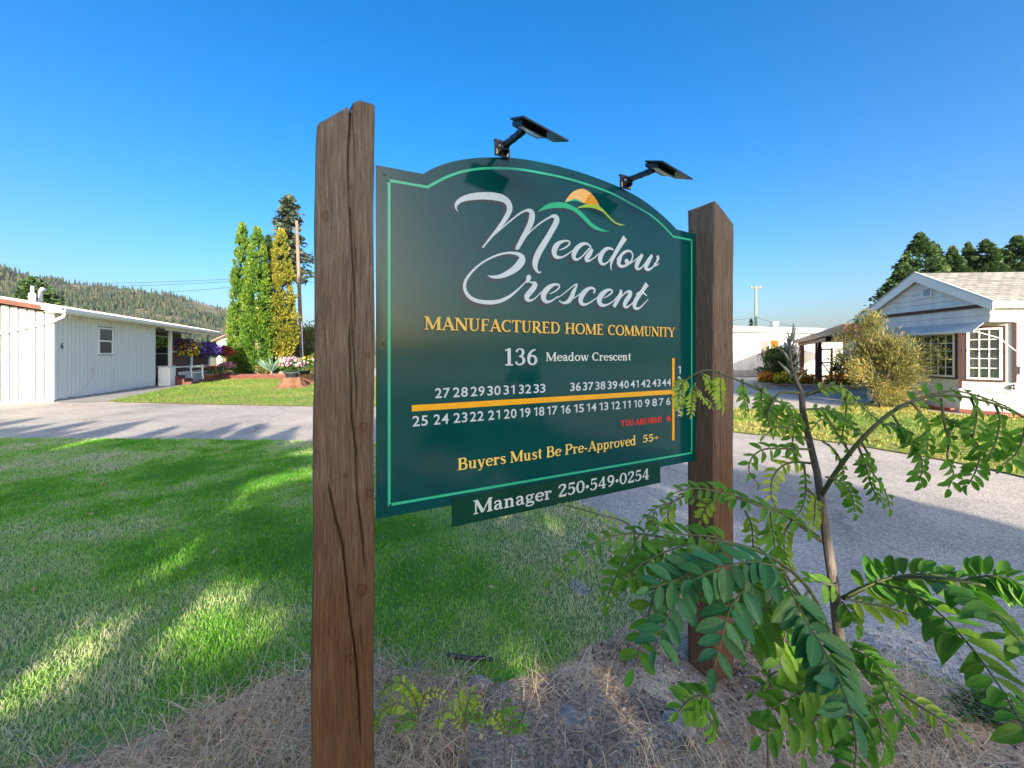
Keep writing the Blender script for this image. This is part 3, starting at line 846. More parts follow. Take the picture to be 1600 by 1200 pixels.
# --- sun and hills emblem
def L8(pts): return [S(830 + a / 5.713, 290 + b / 5.713) for a, b in pts]
sunp = [(300, 150), (325, 105), (370, 58), (420, 34), (470, 31), (530, 66), (580, 130), (605, 186), (560, 172), (480, 162), (440, 137), (390, 121), (340, 131)]
wave = [(50, 242), (100, 195), (160, 160), (230, 149), (300, 155), (360, 180), (420, 215), (480, 270), (540, 335), (600, 375), (650, 398), (695, 408), (640, 412), (590, 400), (530, 370), (470, 310), (400, 245), (330, 210), (250, 200), (170, 205), (100, 220)]
lime = [(400, 205), (450, 180), (500, 165), (560, 168), (605, 185), (650, 225), (700, 280), (750, 325), (800, 345), (832, 352), (790, 355), (740, 335), (690, 290), (640, 240), (580, 210), (520, 197), (460, 197)]
mintw = [(296, 155), (340, 130), (395, 118), (440, 138), (468, 162), (420, 143), (380, 135), (330, 146)]
def sm(pts): return cr([tuple(p) for p in pts], 3)
def shift(pts, dx, dy): return [(a + dx, b + dy) for a, b in pts]
to_mesh('emblem', [L8(shift(wave, -16, 16)), L8(shift(lime, -14, 15))], M['ink_shadow'], board, .0005)
to_mesh('emblem', [L8(sm(sunp))], M['ink_sun'], board, .0010)
to_mesh('emblem', [L8([(470, 158), (518, 76), (532, 70), (580, 132), (603, 184), (545, 168)])], M['ink_sun_dark'], board, .0013)
to_mesh('emblem', [L8(mintw)], M['ink_mint'], board, .0016)
to_mesh('emblem', [L8(sm(wave))], M['ink_green'], board, .0016)
to_mesh('emblem', [L8(sm(lime))], M['ink_lime'], board, .0019)

# --- a small serif alphabet drawn with strokes (cap height 1)
B, T, XH = .185, .075, .68
def ell(cx, cy, rx, ry, a0, a1, tk=B, tn=T, n=14):
    out = []
    for i in range(n + 1):
        a = R(a0 + (a1 - a0) * i / n)
        c = abs(math.cos(a))
        out.append((cx + rx * math.cos(a), cy + ry * math.sin(a), tn + (tk - tn) * c ** 1.4))
    return out
def vs(x, y0, y1, w=B): return [(x, y0, w), (x, y1, w)]
def hs(x0, x1, y, w=T): return [(x0, y, w), (x1, y, w)]
def sf(x, y, e=.16): return [(x - e, y, .065), (x + e, y, .065)]
def dg(x0, y0, x1, y1, w): return [(x0, y0, w), (x1, y1, w)]
b_, t_ = .0325, .0325
def glyphs():
    g = {}
    h = .0325
    g['M'] = ([vs(.14, 0, 1, .085), vs(.92, 0, 1, .2), dg(.16, .98, .53, .06, .19), dg(.90, .98, .53, .06, .08), sf(.14, h, .13), sf(.92, h), sf(.12, 1 - h, .12), sf(.95, 1 - h, .12)], 1.1)
    g['A'] = ([dg(.44, 1, .12, 0, .08), dg(.42, 1, .76, 0, .2), hs(.22, .62, .32), sf(.12, h, .12), sf(.76, h, .14)], .88)
    g['N'] = ([vs(.14, 0, 1, .085), vs(.78, 0, 1, .085), dg(.16, .96, .76, .05, .2), sf(.14, h, .13), sf(.12, 1 - h, .12), sf(.78, 1 - h, .13)], .93)
    g['U'] = ([vs(.2, .25, 1), [(.2, .3, B), (.24, .12, .15), (.4, .035, .08), (.58, .08, .08), (.68, .25, .085)], vs(.68, .24, 1, .085), sf(.2, 1 - h), sf(.68, 1 - h, .13)], .86)
    g['F'] = ([vs(.2, 0, 1), hs(.2, .62, 1 - h), dg(.61, 1, .61, .78, .06), hs(.2, .5, .52), dg(.49, .62, .49, .42, .05), sf(.2, h)], .68)
    g['E'] = ([vs(.2, 0, 1), hs(.2, .64, 1 - h), dg(.62, 1, .62, .79, .06), hs(.2, .52, .52), dg(.51, .62, .51, .42, .05), hs(.2, .66, h), dg(.65, 0, .65, .22, .06), sf(.16, h, .12), sf(.16, 1 - h, .12)], .74)
    g['C'] = ([ell(.46, .5, .36, .46, 48, 312), dg(.72, .99, .72, .72, .06)], .82)
    g['T'] = ([vs(.37, 0, 1), hs(.04, .70, 1 - h), dg(.05, 1, .05, .76, .06), dg(.69, 1, .69, .76, .06), sf(.37, h)], .74)
    g['R'] = ([vs(.2, 0, 1), hs(.2, .45, 1 - h), hs(.2, .45, .47), ell(.42, .74, .2, .235, -90, 90), dg(.40, .47, .74, .02, .19), sf(.2, h), sf(.14, 1 - h, .1), sf(.78, h, .07)], .84)
    g['D'] = ([vs(.2, 0, 1), hs(.2, .42, 1 - h), hs(.2, .42, h), ell(.40, .5, .38, .465, -90, 90), sf(.14, h, .1), sf(.14, 1 - h, .1)], .90)
    g['H'] = ([vs(.2, 0, 1), vs(.76, 0, 1), hs(.2, .76, .52), sf(.2, h), sf(.2, 1 - h), sf(.76, h), sf(.76, 1 - h)], .96)
    g['O'] = ([ell(.48, .5, .38, .465, 0, 360, n=22)], .96)
    g['I'] = ([vs(.2, 0, 1), sf(.2, h), sf(.2, 1 - h)], .40)
    g['Y'] = ([vs(.42, 0, .46), dg(.10, .98, .44, .42, .19), dg(.74, .98, .42, .42, .08), sf(.42, h), sf(.12, 1 - h, .13), sf(.74, 1 - h, .12)], .82)
    g['B'] = ([vs(.2, 0, 1), hs(.2, .45, 1 - h), hs(.2, .5, .53), hs(.2, .48, h), ell(.42, .77, .2, .21, -90, 90), ell(.45, .28, .24, .25, -90, 90), sf(.14, h, .1), sf(.14, 1 - h, .1)], .80)
    g['P'] = ([vs(.2, 0, 1), hs(.2, .45, 1 - h), hs(.2, .45, .45), ell(.43, .725, .23, .25, -90, 90), sf(.2, h), sf(.14, 1 - h, .1)], .76)
    g['a'] = ([vs(.42, .1, .46, .165), [(.42, .12, .16), (.46, .05, .1), (.57, .06, .06)], [(.1, .5, .12), (.13, .61, .1), (.25, .66, .075), (.38, .6, .13), (.42, .45, .165)], [(.42, .41, .07), (.26, .37, .09), (.14, .27, .16), (.13, .13, .15), (.22, .035, .08), (.34, .08, .07), (.42, .18, .07)]], .60)
    g['c'] = ([ell(.33, .34, .24, .31, 50, 315, .165), ell(.46, .53, .04, .04, 0, 360, .09, .09, 8)], .56)
    g['d'] = ([vs(.48, 0, 1.02, .165), ell(.28, .33, .2, .31, 30, 330, .16), sf(.42, .995, .08), sf(.56, h, .08)], .68)
    g['e'] = ([ell(.33, .34, .235, .31, 8, 318, .165), hs(.12, .55, .37, .065)], .60)
    g['g'] = ([ell(.27, .46, .17, .19, 0, 360, .13, .06), [(.42, .58, .06), (.5, .66, .08), (.58, .63, .06)], [(.2, .28, .08), (.12, .18, .1), (.2, .1, .11), (.4, .09, .12), (.53, -.02, .13), (.46, -.16, .09), (.28, -.21, .07), (.1, -.15, .1), (.1, -.03, .08), (.2, .06, .06)]], .61)
    g['n'] = ([vs(.18, 0, XH, .165), [(.2, .5, .06), (.3, .62, .08), (.42, .62, .13), (.5, .48, .165), (.5, 0, .165)], sf(.18, h, .14), sf(.5, h, .14), sf(.1, XH - h, .08)], .70)
    g['o'] = ([ell(.33, .34, .24, .31, 0, 360, .165, n=18)], .66)
    g['p'] = ([vs(.18, -.26, XH, .165), ell(.38, .34, .2, .31, -150, 150, .16), sf(.18, -.24, .14), sf(.1, XH - h, .08)], .68)
    g['r'] = ([vs(.18, 0, XH, .165), [(.2, .46, .06), (.27, .6, .08), (.38, .63, .11)], ell(.42, .58, .045, .045, 0, 360, .09, .09, 8), sf(.19, h, .15), sf(.1, XH - h, .08)], .52)
    g['s'] = ([[(.44, .52, .06), (.4, .62, .08), (.26, .65, .075), (.13, .57, .12), (.15, .45, .15), (.28, .36, .165), (.41, .26, .16), (.42, .12, .12), (.3, .03, .075), (.14, .06, .08), (.09, .18, .06)]], .52)
    g['t'] = ([vs(.21, .12, .9, .165), [(.21, .16, .165), (.25, .06, .1), (.38, .06, .06)], hs(.05, .40, XH - h, .065)], .44)
    g['u'] = ([[(.16, XH, .165), (.16, .2, .165), (.22, .07, .11), (.34, .05, .075), (.46, .15, .06)], vs(.49, 0, XH, .165), sf(.1, XH - h, .08), sf(.43, XH - h, .08), sf(.56, h, .08)], .70)
    g['v'] = ([dg(.1, XH, .31, 0, .17), dg(.52, XH, .32, 0, .075), sf(.1, XH - h, .11), sf(.5, XH - h, .1)], .61)
    g['w'] = ([dg(.1, XH, .29, 0, .17), dg(.48, XH, .30, 0, .075), dg(.44, XH, .64, 0, .17), dg(.84, XH, .66, 0, .075), sf(.1, XH - h, .1), sf(.46, XH - h, .1), sf(.82, XH - h, .1)], .93)
    g['y'] = ([dg(.1, XH, .32, 0, .17), [(.52, XH, .075), (.33, .02, .08), (.25, -.18, .08), (.1, -.22, .11)], sf(.1, XH - h, .11), sf(.5, XH - h, .1)], .61)
    g['-'] = ([hs(.06, .36, .33, .11)], .42)
    g['+'] = ([hs(.06, .56, .42, .075), vs(.31, .17, .67, .075)], .62)
    g['•'] = ([ell(.17, .4, .06, .06, 0, 360, .13, .13, 10)], .34)
    g['0'] = ([ell(.33, .5, .23, .465, 0, 360, .17, n=18)], .66)
    g['1'] = ([vs(.30, 0, 1, .18), dg(.3, .97, .1, .86, .08), sf(.3, h, .2)], .56)
    g['2'] = ([[(.12, .72, .14), (.14, .88, .1), (.3, .965, .08), (.48, .88, .16), (.48, .7, .16), (.36, .48, .12), (.1, .1, .08)], hs(.08, .56, .065, .13), dg(.55, .02, .57, .24, .05)], .64)
    g['3'] = ([[(.11, .78, .13), (.17, .91, .09), (.3, .965, .075), (.44, .88, .14), (.45, .7, .15), (.36, .56, .08), (.24, .53, .06)], [(.26, .53, .06), (.42, .48, .11), (.5, .3, .165), (.44, .12, .13), (.28, .035, .075), (.13, .09, .1), (.1, .22, .13)]], .62)
    g['4'] = ([vs(.43, 0, 1, .165), dg(.43, .98, .07, .3, .075), hs(.05, .62, .28, .085), sf(.43, h, .14)], .67)
    g['5'] = ([hs(.15, .52, .93, .12), dg(.16, .96, .13, .5, .06), [(.13, .52, .06), (.3, .6, .08), (.46, .5, .15), (.5, .32, .17), (.42, .12, .13), (.26, .035, .075), (.12, .1, .1), (.1, .2, .12)]], .62)
    g['6'] = ([[(.5, .94, .09), (.3, .84, .11), (.16, .6, .16), (.13, .34, .17)], ell(.33, .3, .2, .27, 0, 360, .155)], .66)
    g['9'] = ([ell(.33, .68, .2, .28, 0, 360, .155), [(.53, .64, .17), (.5, .38, .16), (.36, .14, .11), (.16, .05, .09)]], .66)
    return g
SER = glyphs()
def serif_line(text, u0, u1, z0, cap, extra_space=.34, wscale=None, dz1=0.0):
    """text set from u0 to u1 on baseline z0, cap height cap -> polygons"""
    adv = sum(SER[c][1] if c != ' ' else extra_space for c in text)
    kx = (u1 - u0) / adv
    x = u0
    polys = []
    for c in text:
        if c == ' ':
            x += extra_space * kx; continue
        st, w = SER[c]
        for s in st:
            pts = [(x + p[0] * kx, z0 + p[1] * cap, p[2] * (kx * .62 + cap * .38)) for p in (cr(s, 3) if len(s) > 2 and len(s) < 13 else s)]
            polys += ribbon(pts)
        x += w * kx
    return polys
def serif_words(text, u0, u1, z0, cap, spc):
    """the same line, one list of polygons for each word"""
    adv = sum(SER[c][1] if c != ' ' else spc for c in text)
    kx = (u1 - u0) / adv
    x = u0; out = []
    for wd in text.split(' '):
        a = sum(SER[c][1] for c in wd) * kx
        out.append((wd, serif_line(wd, x, x + a, z0, cap, spc)))
        x += a + spc * kx
    return out
def set_line(text, px0, py0, px1, capy, m, parent, shadow=None, t=0.0, y=.0012, lab=None, spc=.34):
    u0, z0 = S(px0, py0, t); u1, _ = S(px1, py0, t)
    cap = S(px0, capy, t)[1] - z0
    for wd, polys in serif_words(text, u0, u1, z0, cap, spc):
        o = to_mesh('lettering', polys, m, parent, y)
        o['label'] = 'printed word ' + wd if wd.isalpha() else 'printed figures ' + wd
        if shadow:
            sp_ = [[(p[0] + shadow[0], p[1] + shadow[1]) for p in pl] for pl in polys]
            to_mesh('print_shadow', sp_, M['ink_black'], o, y - .0006)
set_line('MANUFACTURED HOME COMMUNITY', 663, 514.8, 1054, 494.2, M['ink_gold'], board, (-.004, -.004), spc=.40)
set_line('136', 786, 571, 841, 544.2, M['ink_white'], board, (-.003, -.003))
set_line('Meadow Crescent', 852.5, 564.2, 986, 550.6, M['ink_pale'], board)
set_line('Buyers Must Be Pre-Approved', 714, 735, 993.5, 716.5, M['ink_yellow'], board, (-.002, -.002))
set_line('55+', 1003.5, 691.6, 1029.5, 680.2, M['ink_yellow'], board)

# --- sans numerals, from Blender's own built-in letterforms
tmp = {}
for key, off_ in [(c, .014) for c in '0123456789'] + [('b' + c, .045) for c in 'YOUAREH!']:
    cd = bpy.data.curves.new('glyph', 'FONT'); cd.body = key[-1]; cd.size = 1.0; cd.resolution_u = 3; cd.offset = off_
    tmp[key] = link(bpy.data.objects.new('glyph', cd))
dgp = bpy.context.evaluated_depsgraph_get(); dgp.update()
SANS = {}
for c, ob in tmp.items():
    me = bpy.data.meshes.new_from_object(ob.evaluated_get(dgp))
    co = np.zeros(len(me.vertices) * 3); me.vertices.foreach_get('co', co); co = co.reshape(-1, 3)[:, :2]
    fs = [tuple(p.vertices) for p in me.polygons]
    SANS[c[-1]] = (co, fs, co[:, 0].min(), co[:, 0].max())
    bpy.data.meshes.remove(me)
for ob in tmp.values():
    cd = ob.data; bpy.data.objects.remove(ob); bpy.data.curves.remove(cd)
# figure one with a flag, as on the board
hz_ = SANS['7'][0][:, 1].max()
SANS['1'] = (np.array([(.20, 0), (.31, 0), (.31, hz_), (.24, hz_), (.03, hz_ * .86), (.06, hz_ * .73), (.20, hz_ * .80)]), [(0, 1, 2, 3, 4, 5, 6)], -.02, .36)
CAPH = SANS['1'][0][:, 1].max()
def sans_mesh(name, items, m, parent, y, lab):
    """items: (text, u0, u1, z0, cap)"""
    for text, u0, u1, z0, cap in items:
        gap = .09
        words = text.split(' '); x = 0.0; place = []
        for wi, wd in enumerate(words):
            for c in wd:
                co, fs, a, b = SANS[c]
                place.append((wi, c, x - a)); x += (b - a) + gap
            x += .30
        x -= .30 + gap
        kx = (u1 - u0) / x; kz = cap / CAPH
        for wi, wd in enumerate(words):
            v, f = [], []
            for wj, c, off in place:
                if wj != wi: continue
                co, fs, a, b = SANS[c]
                k = len(v)
                v += [(u0 + (p[0] + off) * kx, -y, z0 + p[1] * kz) for p in co]
                f += [tuple(i + k for i in q) for q in fs]
            me = bpy.data.meshes.new(name); me.from_pydata(v, [], f); me.materials.append(m)
            o = link(bpy.data.objects.new(name, me), parent); o['label'] = lab + ' ' + wd
def z5(a, b): return (580 + a / 3.077, 480 + b / 3.077)
row1 = [('27', 307, 378), ('28', 393, 464), ('29', 478, 545), ('30', 558, 622), ('31', 636, 692), ('32', 709, 769), ('33', 780, 837), ('36', 956, 1007), ('37', 1017, 1068), ('38', 1077, 1125), ('39', 1136, 1182), ('40', 1190, 1237), ('41', 1246, 1287), ('42', 1297, 1342), ('43', 1350, 1391), ('44', 1398, 1440)]
row2 = [('25', 198, 272), ('24', 300, 372), ('23', 395, 462), ('22', 475, 540), ('21', 562, 621), ('20', 638, 698), ('19', 710, 765), ('18', 778, 832), ('17', 842, 895), ('16', 908, 958), ('15', 971, 1022), ('14', 1033, 1082), ('13', 1093, 1139), ('12', 1150, 1196), ('11', 1205, 1248), ('10', 1260, 1302), ('9', 1315, 1338), ('8', 1350, 1373), ('7', 1383, 1405), ('6', 1417, 1438)]
_, zb1 = S(*z5(307, 437)); cp1 = S(*z5(307, 390))[1] - zb1
_, zb2 = S(*z5(198, 573)); cp2 = S(*z5(198, 524))[1] - zb2
sans_mesh('lettering', [(t, S(*z5(a, 400))[0], S(*z5(b, 400))[0], zb1, cp1) for t, a, b in row1], M['ink_white'], board, .0012, 'white lot number in the upper row,')
sans_mesh('lettering', [(t, S(*z5(a, 500))[0], S(*z5(b, 500))[0], zb2, cp2) for t, a, b in row2], M['ink_white'], board, .0012, 'white lot number in the lower row,')
col5 = []
for k, t in enumerate('12345'):
    ua, za = S(*z5(1473, 320 + k * 50.7)); ub, _ = S(*z5(1489, 320))
    col5.append((t, ua, ub, za, S(*z5(1473, 283 + k * 50.7))[1] - za))
sans_mesh('lettering', col5, M['ink_white'], board, .0012, 'white lot number in the right edge column,')
ua, za = S(*z5(1198, 573)); ub, _ = S(*z5(1396, 555))
sans_mesh('lettering', [('YOU ARE HERE!', ua, ub, za, S(*z5(1198, 546))[1] - za)], M['ink_red'], board, .0012, 'red printed word')
ud, zd = S(*z5(1429, 536))
to_mesh('marker_dot', [[(ud + .0135 * math.cos(i * .4488), zd + .0135 * math.sin(i * .4488)) for i in range(14)]], M['ink_red'], board, .0012)
ua, za = S(*z5(195, 487)); ub, _ = S(*z5(1446, 407))
to_mesh('street_line', [[(ua, za - .0095), (ub, za - .0095), (ub, za + .0105), (ua, za + .0105)]], M['ink_bar'], board, .0010)
uv0, zv0 = S(*z5(1446, 640)); uv1, zv1 = S(*z5(1457, 245))
to_mesh('street_line', [[(uv0, zv0), (uv1, zv0), (uv1, zv1), (uv0, zv1)]], M['ink_bar'], board, .0014)

# --- manager plaque screwed over the lower edge
tp = .004
pa = S(*z5(388, 915), tp); pb = S(*z5(1390, 748), tp); pc = S(*z5(1390, 847), tp); pd = S(*z5(394, 1052), tp)
pz1 = (pa[1] + pb[1]) / 2; pz0 = (pc[1] + pd[1]) / 2
plaque = MB().prism([(pa[0], pz0), (pb[0], pz0), (pb[0], pz1), (pa[0], pz1)], 'y', -.0045, -.0005).build('manager_plaque', M['plaque'], sign)
def plq(text, a0, a1, spc=.34):
    u0 = S(*z5(a0, 960), tp)[0]; u1 = S(*z5(a1, 900), tp)[0]
    hh_ = pz1 - pz0
    o = to_mesh('lettering', serif_line(text, u0, u1, pz0 + hh_ * .30, hh_ * .50, spc), M['ink_pale'], plaque, .0052)
    o['label'] = 'white serif line reading ' + text
plq('Manager', 490, 868)
plq('250•549•0254', 896, 1337)
# screws
scr = MB().lathe([(.0001, -.0022), (.0035, -.0018), (.0042, 0)], n=10)
sme = scr.mesh('screw', M['black_metal'])
def screw(u, z, parent, y=-.001, s=1.0):
    o = link(bpy.data.objects.new('screw', sme), parent)
    o.location = (u, y, z); o.rotation_euler = (R(-90), 0, 0); o.scale = (s, s, s)
for px, py in [(600.7, 272.5), (607.5, 282.5), (599, 537), (602.5, 795.5), (610, 789), (761, 258), (895.5, 272.5), (1001, 315.3), (890.8, 410.8), (891.4, 534.8), (891, 628.4), (1080, 375), (1080.5, 707)]:
    u, z = S(px, py); screw(u, z, board, -.0008)
for a, b in [(405, 922), (950, 826), (1383, 750)]:
    u, z = S(*z5(a, b), tp); screw(u, z, plaque, -.0052)

# --- two solar lamps on the arch
def solar_lamp(px, py, label):
    u, z = S(px, py)
    r = empty('solar_lamp', tuple(sign.matrix_basis @ Vector((u, 0, z))), sign.rotation_euler.z, label, 'lamp', 'solar lamps on the sign')
    pl = MB()
    pl.box(-.030, .030, -.010, -.0065, -.005, .052)
    pl.box(-.030, .030, -.0065, .0, .046, .052)
    pl.build('bracket', M['black_metal'], r)
    for sx in (-.021, .021):
        MB().prism([(sx - .004, -.0), (sx + .004, 0), (sx + .004, .018), (sx - .004, .018)], 'y', -.0112, -.0101).build('slot', M['lens'], r)
    MB().box(-.016, -.012, -.034, -.010, .004, .038).box(.012, .016, -.034, -.010, .004, .038).build('hinge', M['black_metal'], r)
    MB().tube([(-.02, -.024, .022), (.02, -.024, .022)], .006, 10).build('bolt', M['grey_metal'], r, True)
    a0 = Vector((0, -.022, .026)); a1 = Vector((.002, -.158, .013))
    d = (a1 - a0).normalized(); sd = Vector((1, 0, 0)); up = sd.cross(d)
    q = [a0 + sd * i * .008 + up * j * .0085 for i, j in ((-1, -1), (1, -1), (1, 1), (-1, 1))]
    w = [p + (a1 - a0) for p in q]
    MB().hexa(q, w).build('arm', M['black_metal'], r)
    e = [p * 1.0 for p in q]
    rib = MB()
    for k in (.2, .5, .8):
        c = a0.lerp(a1, k)
        q2 = [c - d * .003 + sd * i * .0092 + up * j * .0098 for i, j in ((-1, -1), (1, -1), (1, 1), (-1, 1))]
        rib.hexa(q2, [p + d * .006 for p in q2])
    rib.build('arm_rib', M['black_metal'], r)
    # panel: tilted to the front, wider to the right of the arm
    sl = .45; rl = .19
    def slab(x0, x1, y0, y1, zc, th):
        lo_ = [(a_, b_, zc + (b_ + .2) * sl - (a_ + .045) * rl) for a_, b_ in ((x0, y0), (x1, y0), (x1, y1), (x0, y1))]
        return lo_, [(p[0], p[1], p[2] + th) for p in lo_]
    hs_ = MB(); hs_.hexa(*slab(-.034, .056, -.212, -.150, .001, .0135)); hs_.build('housing', M['black_metal'], r)
    ln_ = MB(); ln_.hexa(*slab(-.026, .048, -.204, -.172, -.0006, .0015)); ln_.build('lens', M['lens'], r)
    pn = MB(); pn.hexa(*slab(-.046, .116, -.245, -.160, .0150, .006)); pn.build('panel_frame', M['black_metal'], r)
    ce = MB(); ce.hexa(*slab(-.041, .111, -.240, -.165, .0213, .0012)); ce.build('solar_panel', M['solar_cell'], r)
    return r
solar_lamp(783, 244.5, 'solar lamp on the crown of the sign arch, nearer the tall left post')
solar_lamp(975, 294.5, 'solar lamp lower on the right shoulder of the sign arch')

# ------------------------------------------------------------------ glass
def glass(name, tint=(.02, .025, .03), clear=.0, rough=.03):
    m, nt, b = _new(name)
    b.inputs['Base Color'].default_value = (*tint, 1)
    b.inputs['Roughness'].default_value = rough
    b.inputs['IOR'].default_value = 1.6
    if clear:
        tr = nt.nodes.new('ShaderNodeBsdfTransparent')
        gl = nt.nodes.new('ShaderNodeBsdfGlossy'); gl.inputs['Roughness'].default_value = rough
        fr = nt.nodes.new('ShaderNodeFresnel'); fr.inputs['IOR'].default_value = 1.7
        mx = nt.nodes.new('ShaderNodeMixShader')
        nt.links.new(fr.outputs[0], mx.inputs[0]); nt.links.new(tr.outputs[0], mx.inputs[1]); nt.links.new(gl.outputs[0], mx.inputs[2])
        nt.links.new(mx.outputs[0], nt.nodes['Material Output'].inputs['Surface'])
    return m
M['glass'] = glass('window_glass')
M['glass_clear'] = glass('window_glass_clear', clear=.6)

def inst(name, me, parent, loc=(0, 0, 0), rot=(0, 0, 0), scale=(1, 1, 1)):
    o = link(bpy.data.objects.new(name, me), parent)
    o.location = loc; o.rotation_euler = rot; o.scale = scale
    return o

# ------------------------------------------------------------------ left home
hl = empty('manufactured_home', (-14.8, 12.7, 0), math.atan2(.9386, -.345),
           'long white manufactured home with vertical siding and a flower-hung porch, left of the sign', 'house')
LW, HW = 6.53, 2.86                                       # sided length, wall height
wl = MB()
wl.box(0, 2.26, 0.0, .12, 0, HW).box(3.09, LW, 0, .12, 0, HW).box(2.26, 3.09, 0, .12, 0, 1.57).box(2.26, 3.09, 0, .12, 2.53, HW)
wl.box(.0, .12, .12, 4.0, 0, HW + .02).box(.12, LW, 3.9, 4.0, 0, HW).box(LW - .1, LW, .12, 1.7, 0, HW)
wl.prism([(.0, HW + .02), (4.0, HW + .02), (2.0, HW + .38)], 'x', 0.0, .12)
wl.box(LW, 14.0, 1.7, 1.85, 0, HW).box(LW, 14.0, 3.9, 4.0, 0, HW).box(13.9, 14.0, 1.85, 3.9, 0, HW)
wall_l = wl.build('wall', smat('siding_groove', (.10, .10, .10), .8, .2, 3), hl)  # dark colour puts shadow lines and dirt into the gaps between boards
bw = .203
brd = MB().bbox(0, bw - .020, -.020, -.002, 0, 1, .004).mesh('board', M['white_siding'])
k = 0
x_ = .0
while x_ < LW - .1:
    x1_ = min(x_ + bw, LW)
    def bseg(z0, z1):
        inst('board', brd, wall_l, (x_, -random.uniform(0, .003), z0), (0, 0, 0), ((x1_ - x_) / bw, 1, z1 - z0))
    if x1_ > 2.24 and x_ < 3.12:
        bseg(.06, 1.50); bseg(2.60, HW - .01)
    else:
        bseg(.06 + random.uniform(0, .015), HW - .01)
    x_ += bw
inst('board', brd, wall_l, (3.128, -.001, 1.505), (0, 0, 0), (.10 / bw, 1, 1.09))
y_ = 0.02
brd2 = MB().bbox(-.020, -.002, 0, bw - .036, 0, 1, .004).mesh('board', M['white_siding'])
while y_ < 3.9:
    top_ = HW + .0 + .36 * (1 - abs(y_ + bw / 2 - 2) / 2)
    inst('board', brd2, wall_l, (-random.uniform(0, .003), y_, .06 + random.uniform(0, .02)), (0, 0, 0), (1, 1, top_ - .07))
    y_ += bw
MB().box(-.028, .045, -.030, -.0215, .05, HW).box(-.030, -.0215, -.0215, .045, .05, HW).build('corner_trim', M['white_paint'], hl)
MB().box(-.05, LW, -.035, -.003, 0, .055).box(-.035, -.003, 0.0, 4.0, 0, .05).build('base_trim', M['concrete'], hl)
# sash window
def sash(parent, x0, x1, z0, z1, y=-.04, dark=True):
    w = empty('window', (0, 0, 0)); w.parent = parent
    fr = MB(); t = .055
    fr.box(x0 - t, x1 + t, y, .02, z1, z1 + t).box(x0 - t, x1 + t, y - .015, .02, z0 - t, z0).box(x0 - t, x0, y, .02, z0, z1).box(x1, x1 + t, y, .02, z0, z1)
    zm = (z0 + z1) / 2
    fr.box(x0, x1, y + .005, .015, zm - .025, zm + .025)
    fr.build('frame', M['white_paint'], w)
    MB().box(x0, x1, y + .022, y + .027, zm + .025, z1).build('pane', M['glass'], w)
    MB().box(x0, x1, y + .032, y + .037, z0, zm - .025).build('pane', M['glass'], w)
    return w
sash(hl, 2.28, 3.07, 1.59, 2.51)
# roof, fascia, gutter
def roofprof(o): return [(-.40 - o, 2.93), (2.0, 3.36 + o * .2), (4.40 + o, 2.93), (4.40 + o, 3.02), (2.0, 3.46 + o), (-.40 - o, 3.02)]
rf = MB().prism(roofprof(0), 'x', -.38, 14.45).build('roof', M['roof_grey'], hl)
seam = MB()
for i in range(1, 37):
    xx = -.38 + i * .4
    seam.prism([(-.39, 3.022), (2.0, 3.462), (4.39, 3.022), (4.39, 3.045), (2.0, 3.487), (-.39, 3.045)], 'x', xx, xx + .03)
seam.build('roof_seam', M['roof_grey'], rf)
MB().prism([(.05, 2.93), (2.0, 3.28), (4.40, 2.85), (4.40, 2.99), (2.0, 3.43), (.05, 3.07)], 'x', -.42, -.383).build('fascia', M['rust_fascia'], hl)
MB().prism([(-.41, 2.86), (.05, 2.94), (.05, 3.07), (-.41, 2.99)], 'x', -.415, -.383).build('fascia', M['white_metal'], hl)
gt = MB().prism([(-.52, 2.99), (-.51, 2.90), (-.47, 2.86), (-.405, 2.86), (-.405, 3.0), (-.42, 3.0), (-.42, 2.88), (-.46, 2.875), (-.49, 2.91), (-.50, 2.99)], 'x', -.40, 14.5).build('gutter', M['white_metal'], hl)
MB().tube([(-.34, -.45, 2.87), (-.34, -.44, 2.74), (-.25, -.25, 2.66), (-.08, -.02, 2.58), (-.065, .4, 2.44), (-.065, 1.24, 2.17), (-.065, 2.6, 1.76)], .045, 8).build('downspout', M['white_metal'], hl, True)
vp = MB().tube([(1.2, 1.2, 3.2), (1.2, 1.2, 3.62)], .09, 10).tube([(1.2, 1.2, 3.4), (1.2, 1.2, 3.86)], .045, 10)
vp.build('vent_pipe', M['white_metal'], hl, True)
MB().tube([(1.55, 1.2, 3.3), (1.55, 1.2, 3.76), (1.62, 1.2, 3.84), (1.75, 1.2, 3.82)], .055, 10).build('vent_pipe', M['white_metal'], hl, True)
# house number 6, outlet with cord
n6 = MB()
for p, q in [((.405, 1.93), (.34, 1.91)), ((.34, 1.91), (.30, 1.82)), ((.30, 1.82), (.30, 1.74)), ((.30, 1.74), (.34, 1.70)), ((.34, 1.70), (.39, 1.72)), ((.39, 1.72), (.40, 1.79)), ((.40, 1.79), (.35, 1.83)), ((.35, 1.83), (.30, 1.79))]:
    n6.tube([(.33 + (p[0] - .35) * .72, -.032, 1.82 + (p[1] - 1.82) * .72), (.33 + (q[0] - .35) * .72, -.032, 1.82 + (q[1] - 1.82) * .72)], .012, 6)
n6.build('house_number', M['black_paint'], hl)
ob_ = MB().bbox(1.80, 1.90, -.07, -.021, .92, 1.03, .01).build('outlet_box', M['grey_metal'], hl)
MB().tube([(1.85, -.075, .94), (1.75, -.08, .72), (1.45, -.07, .42), (1.15, -.06, .24), (.9, -.05, .13), (.4, -.06, .06)], .007, 6).build('cord', M['grey_metal'], ob_)
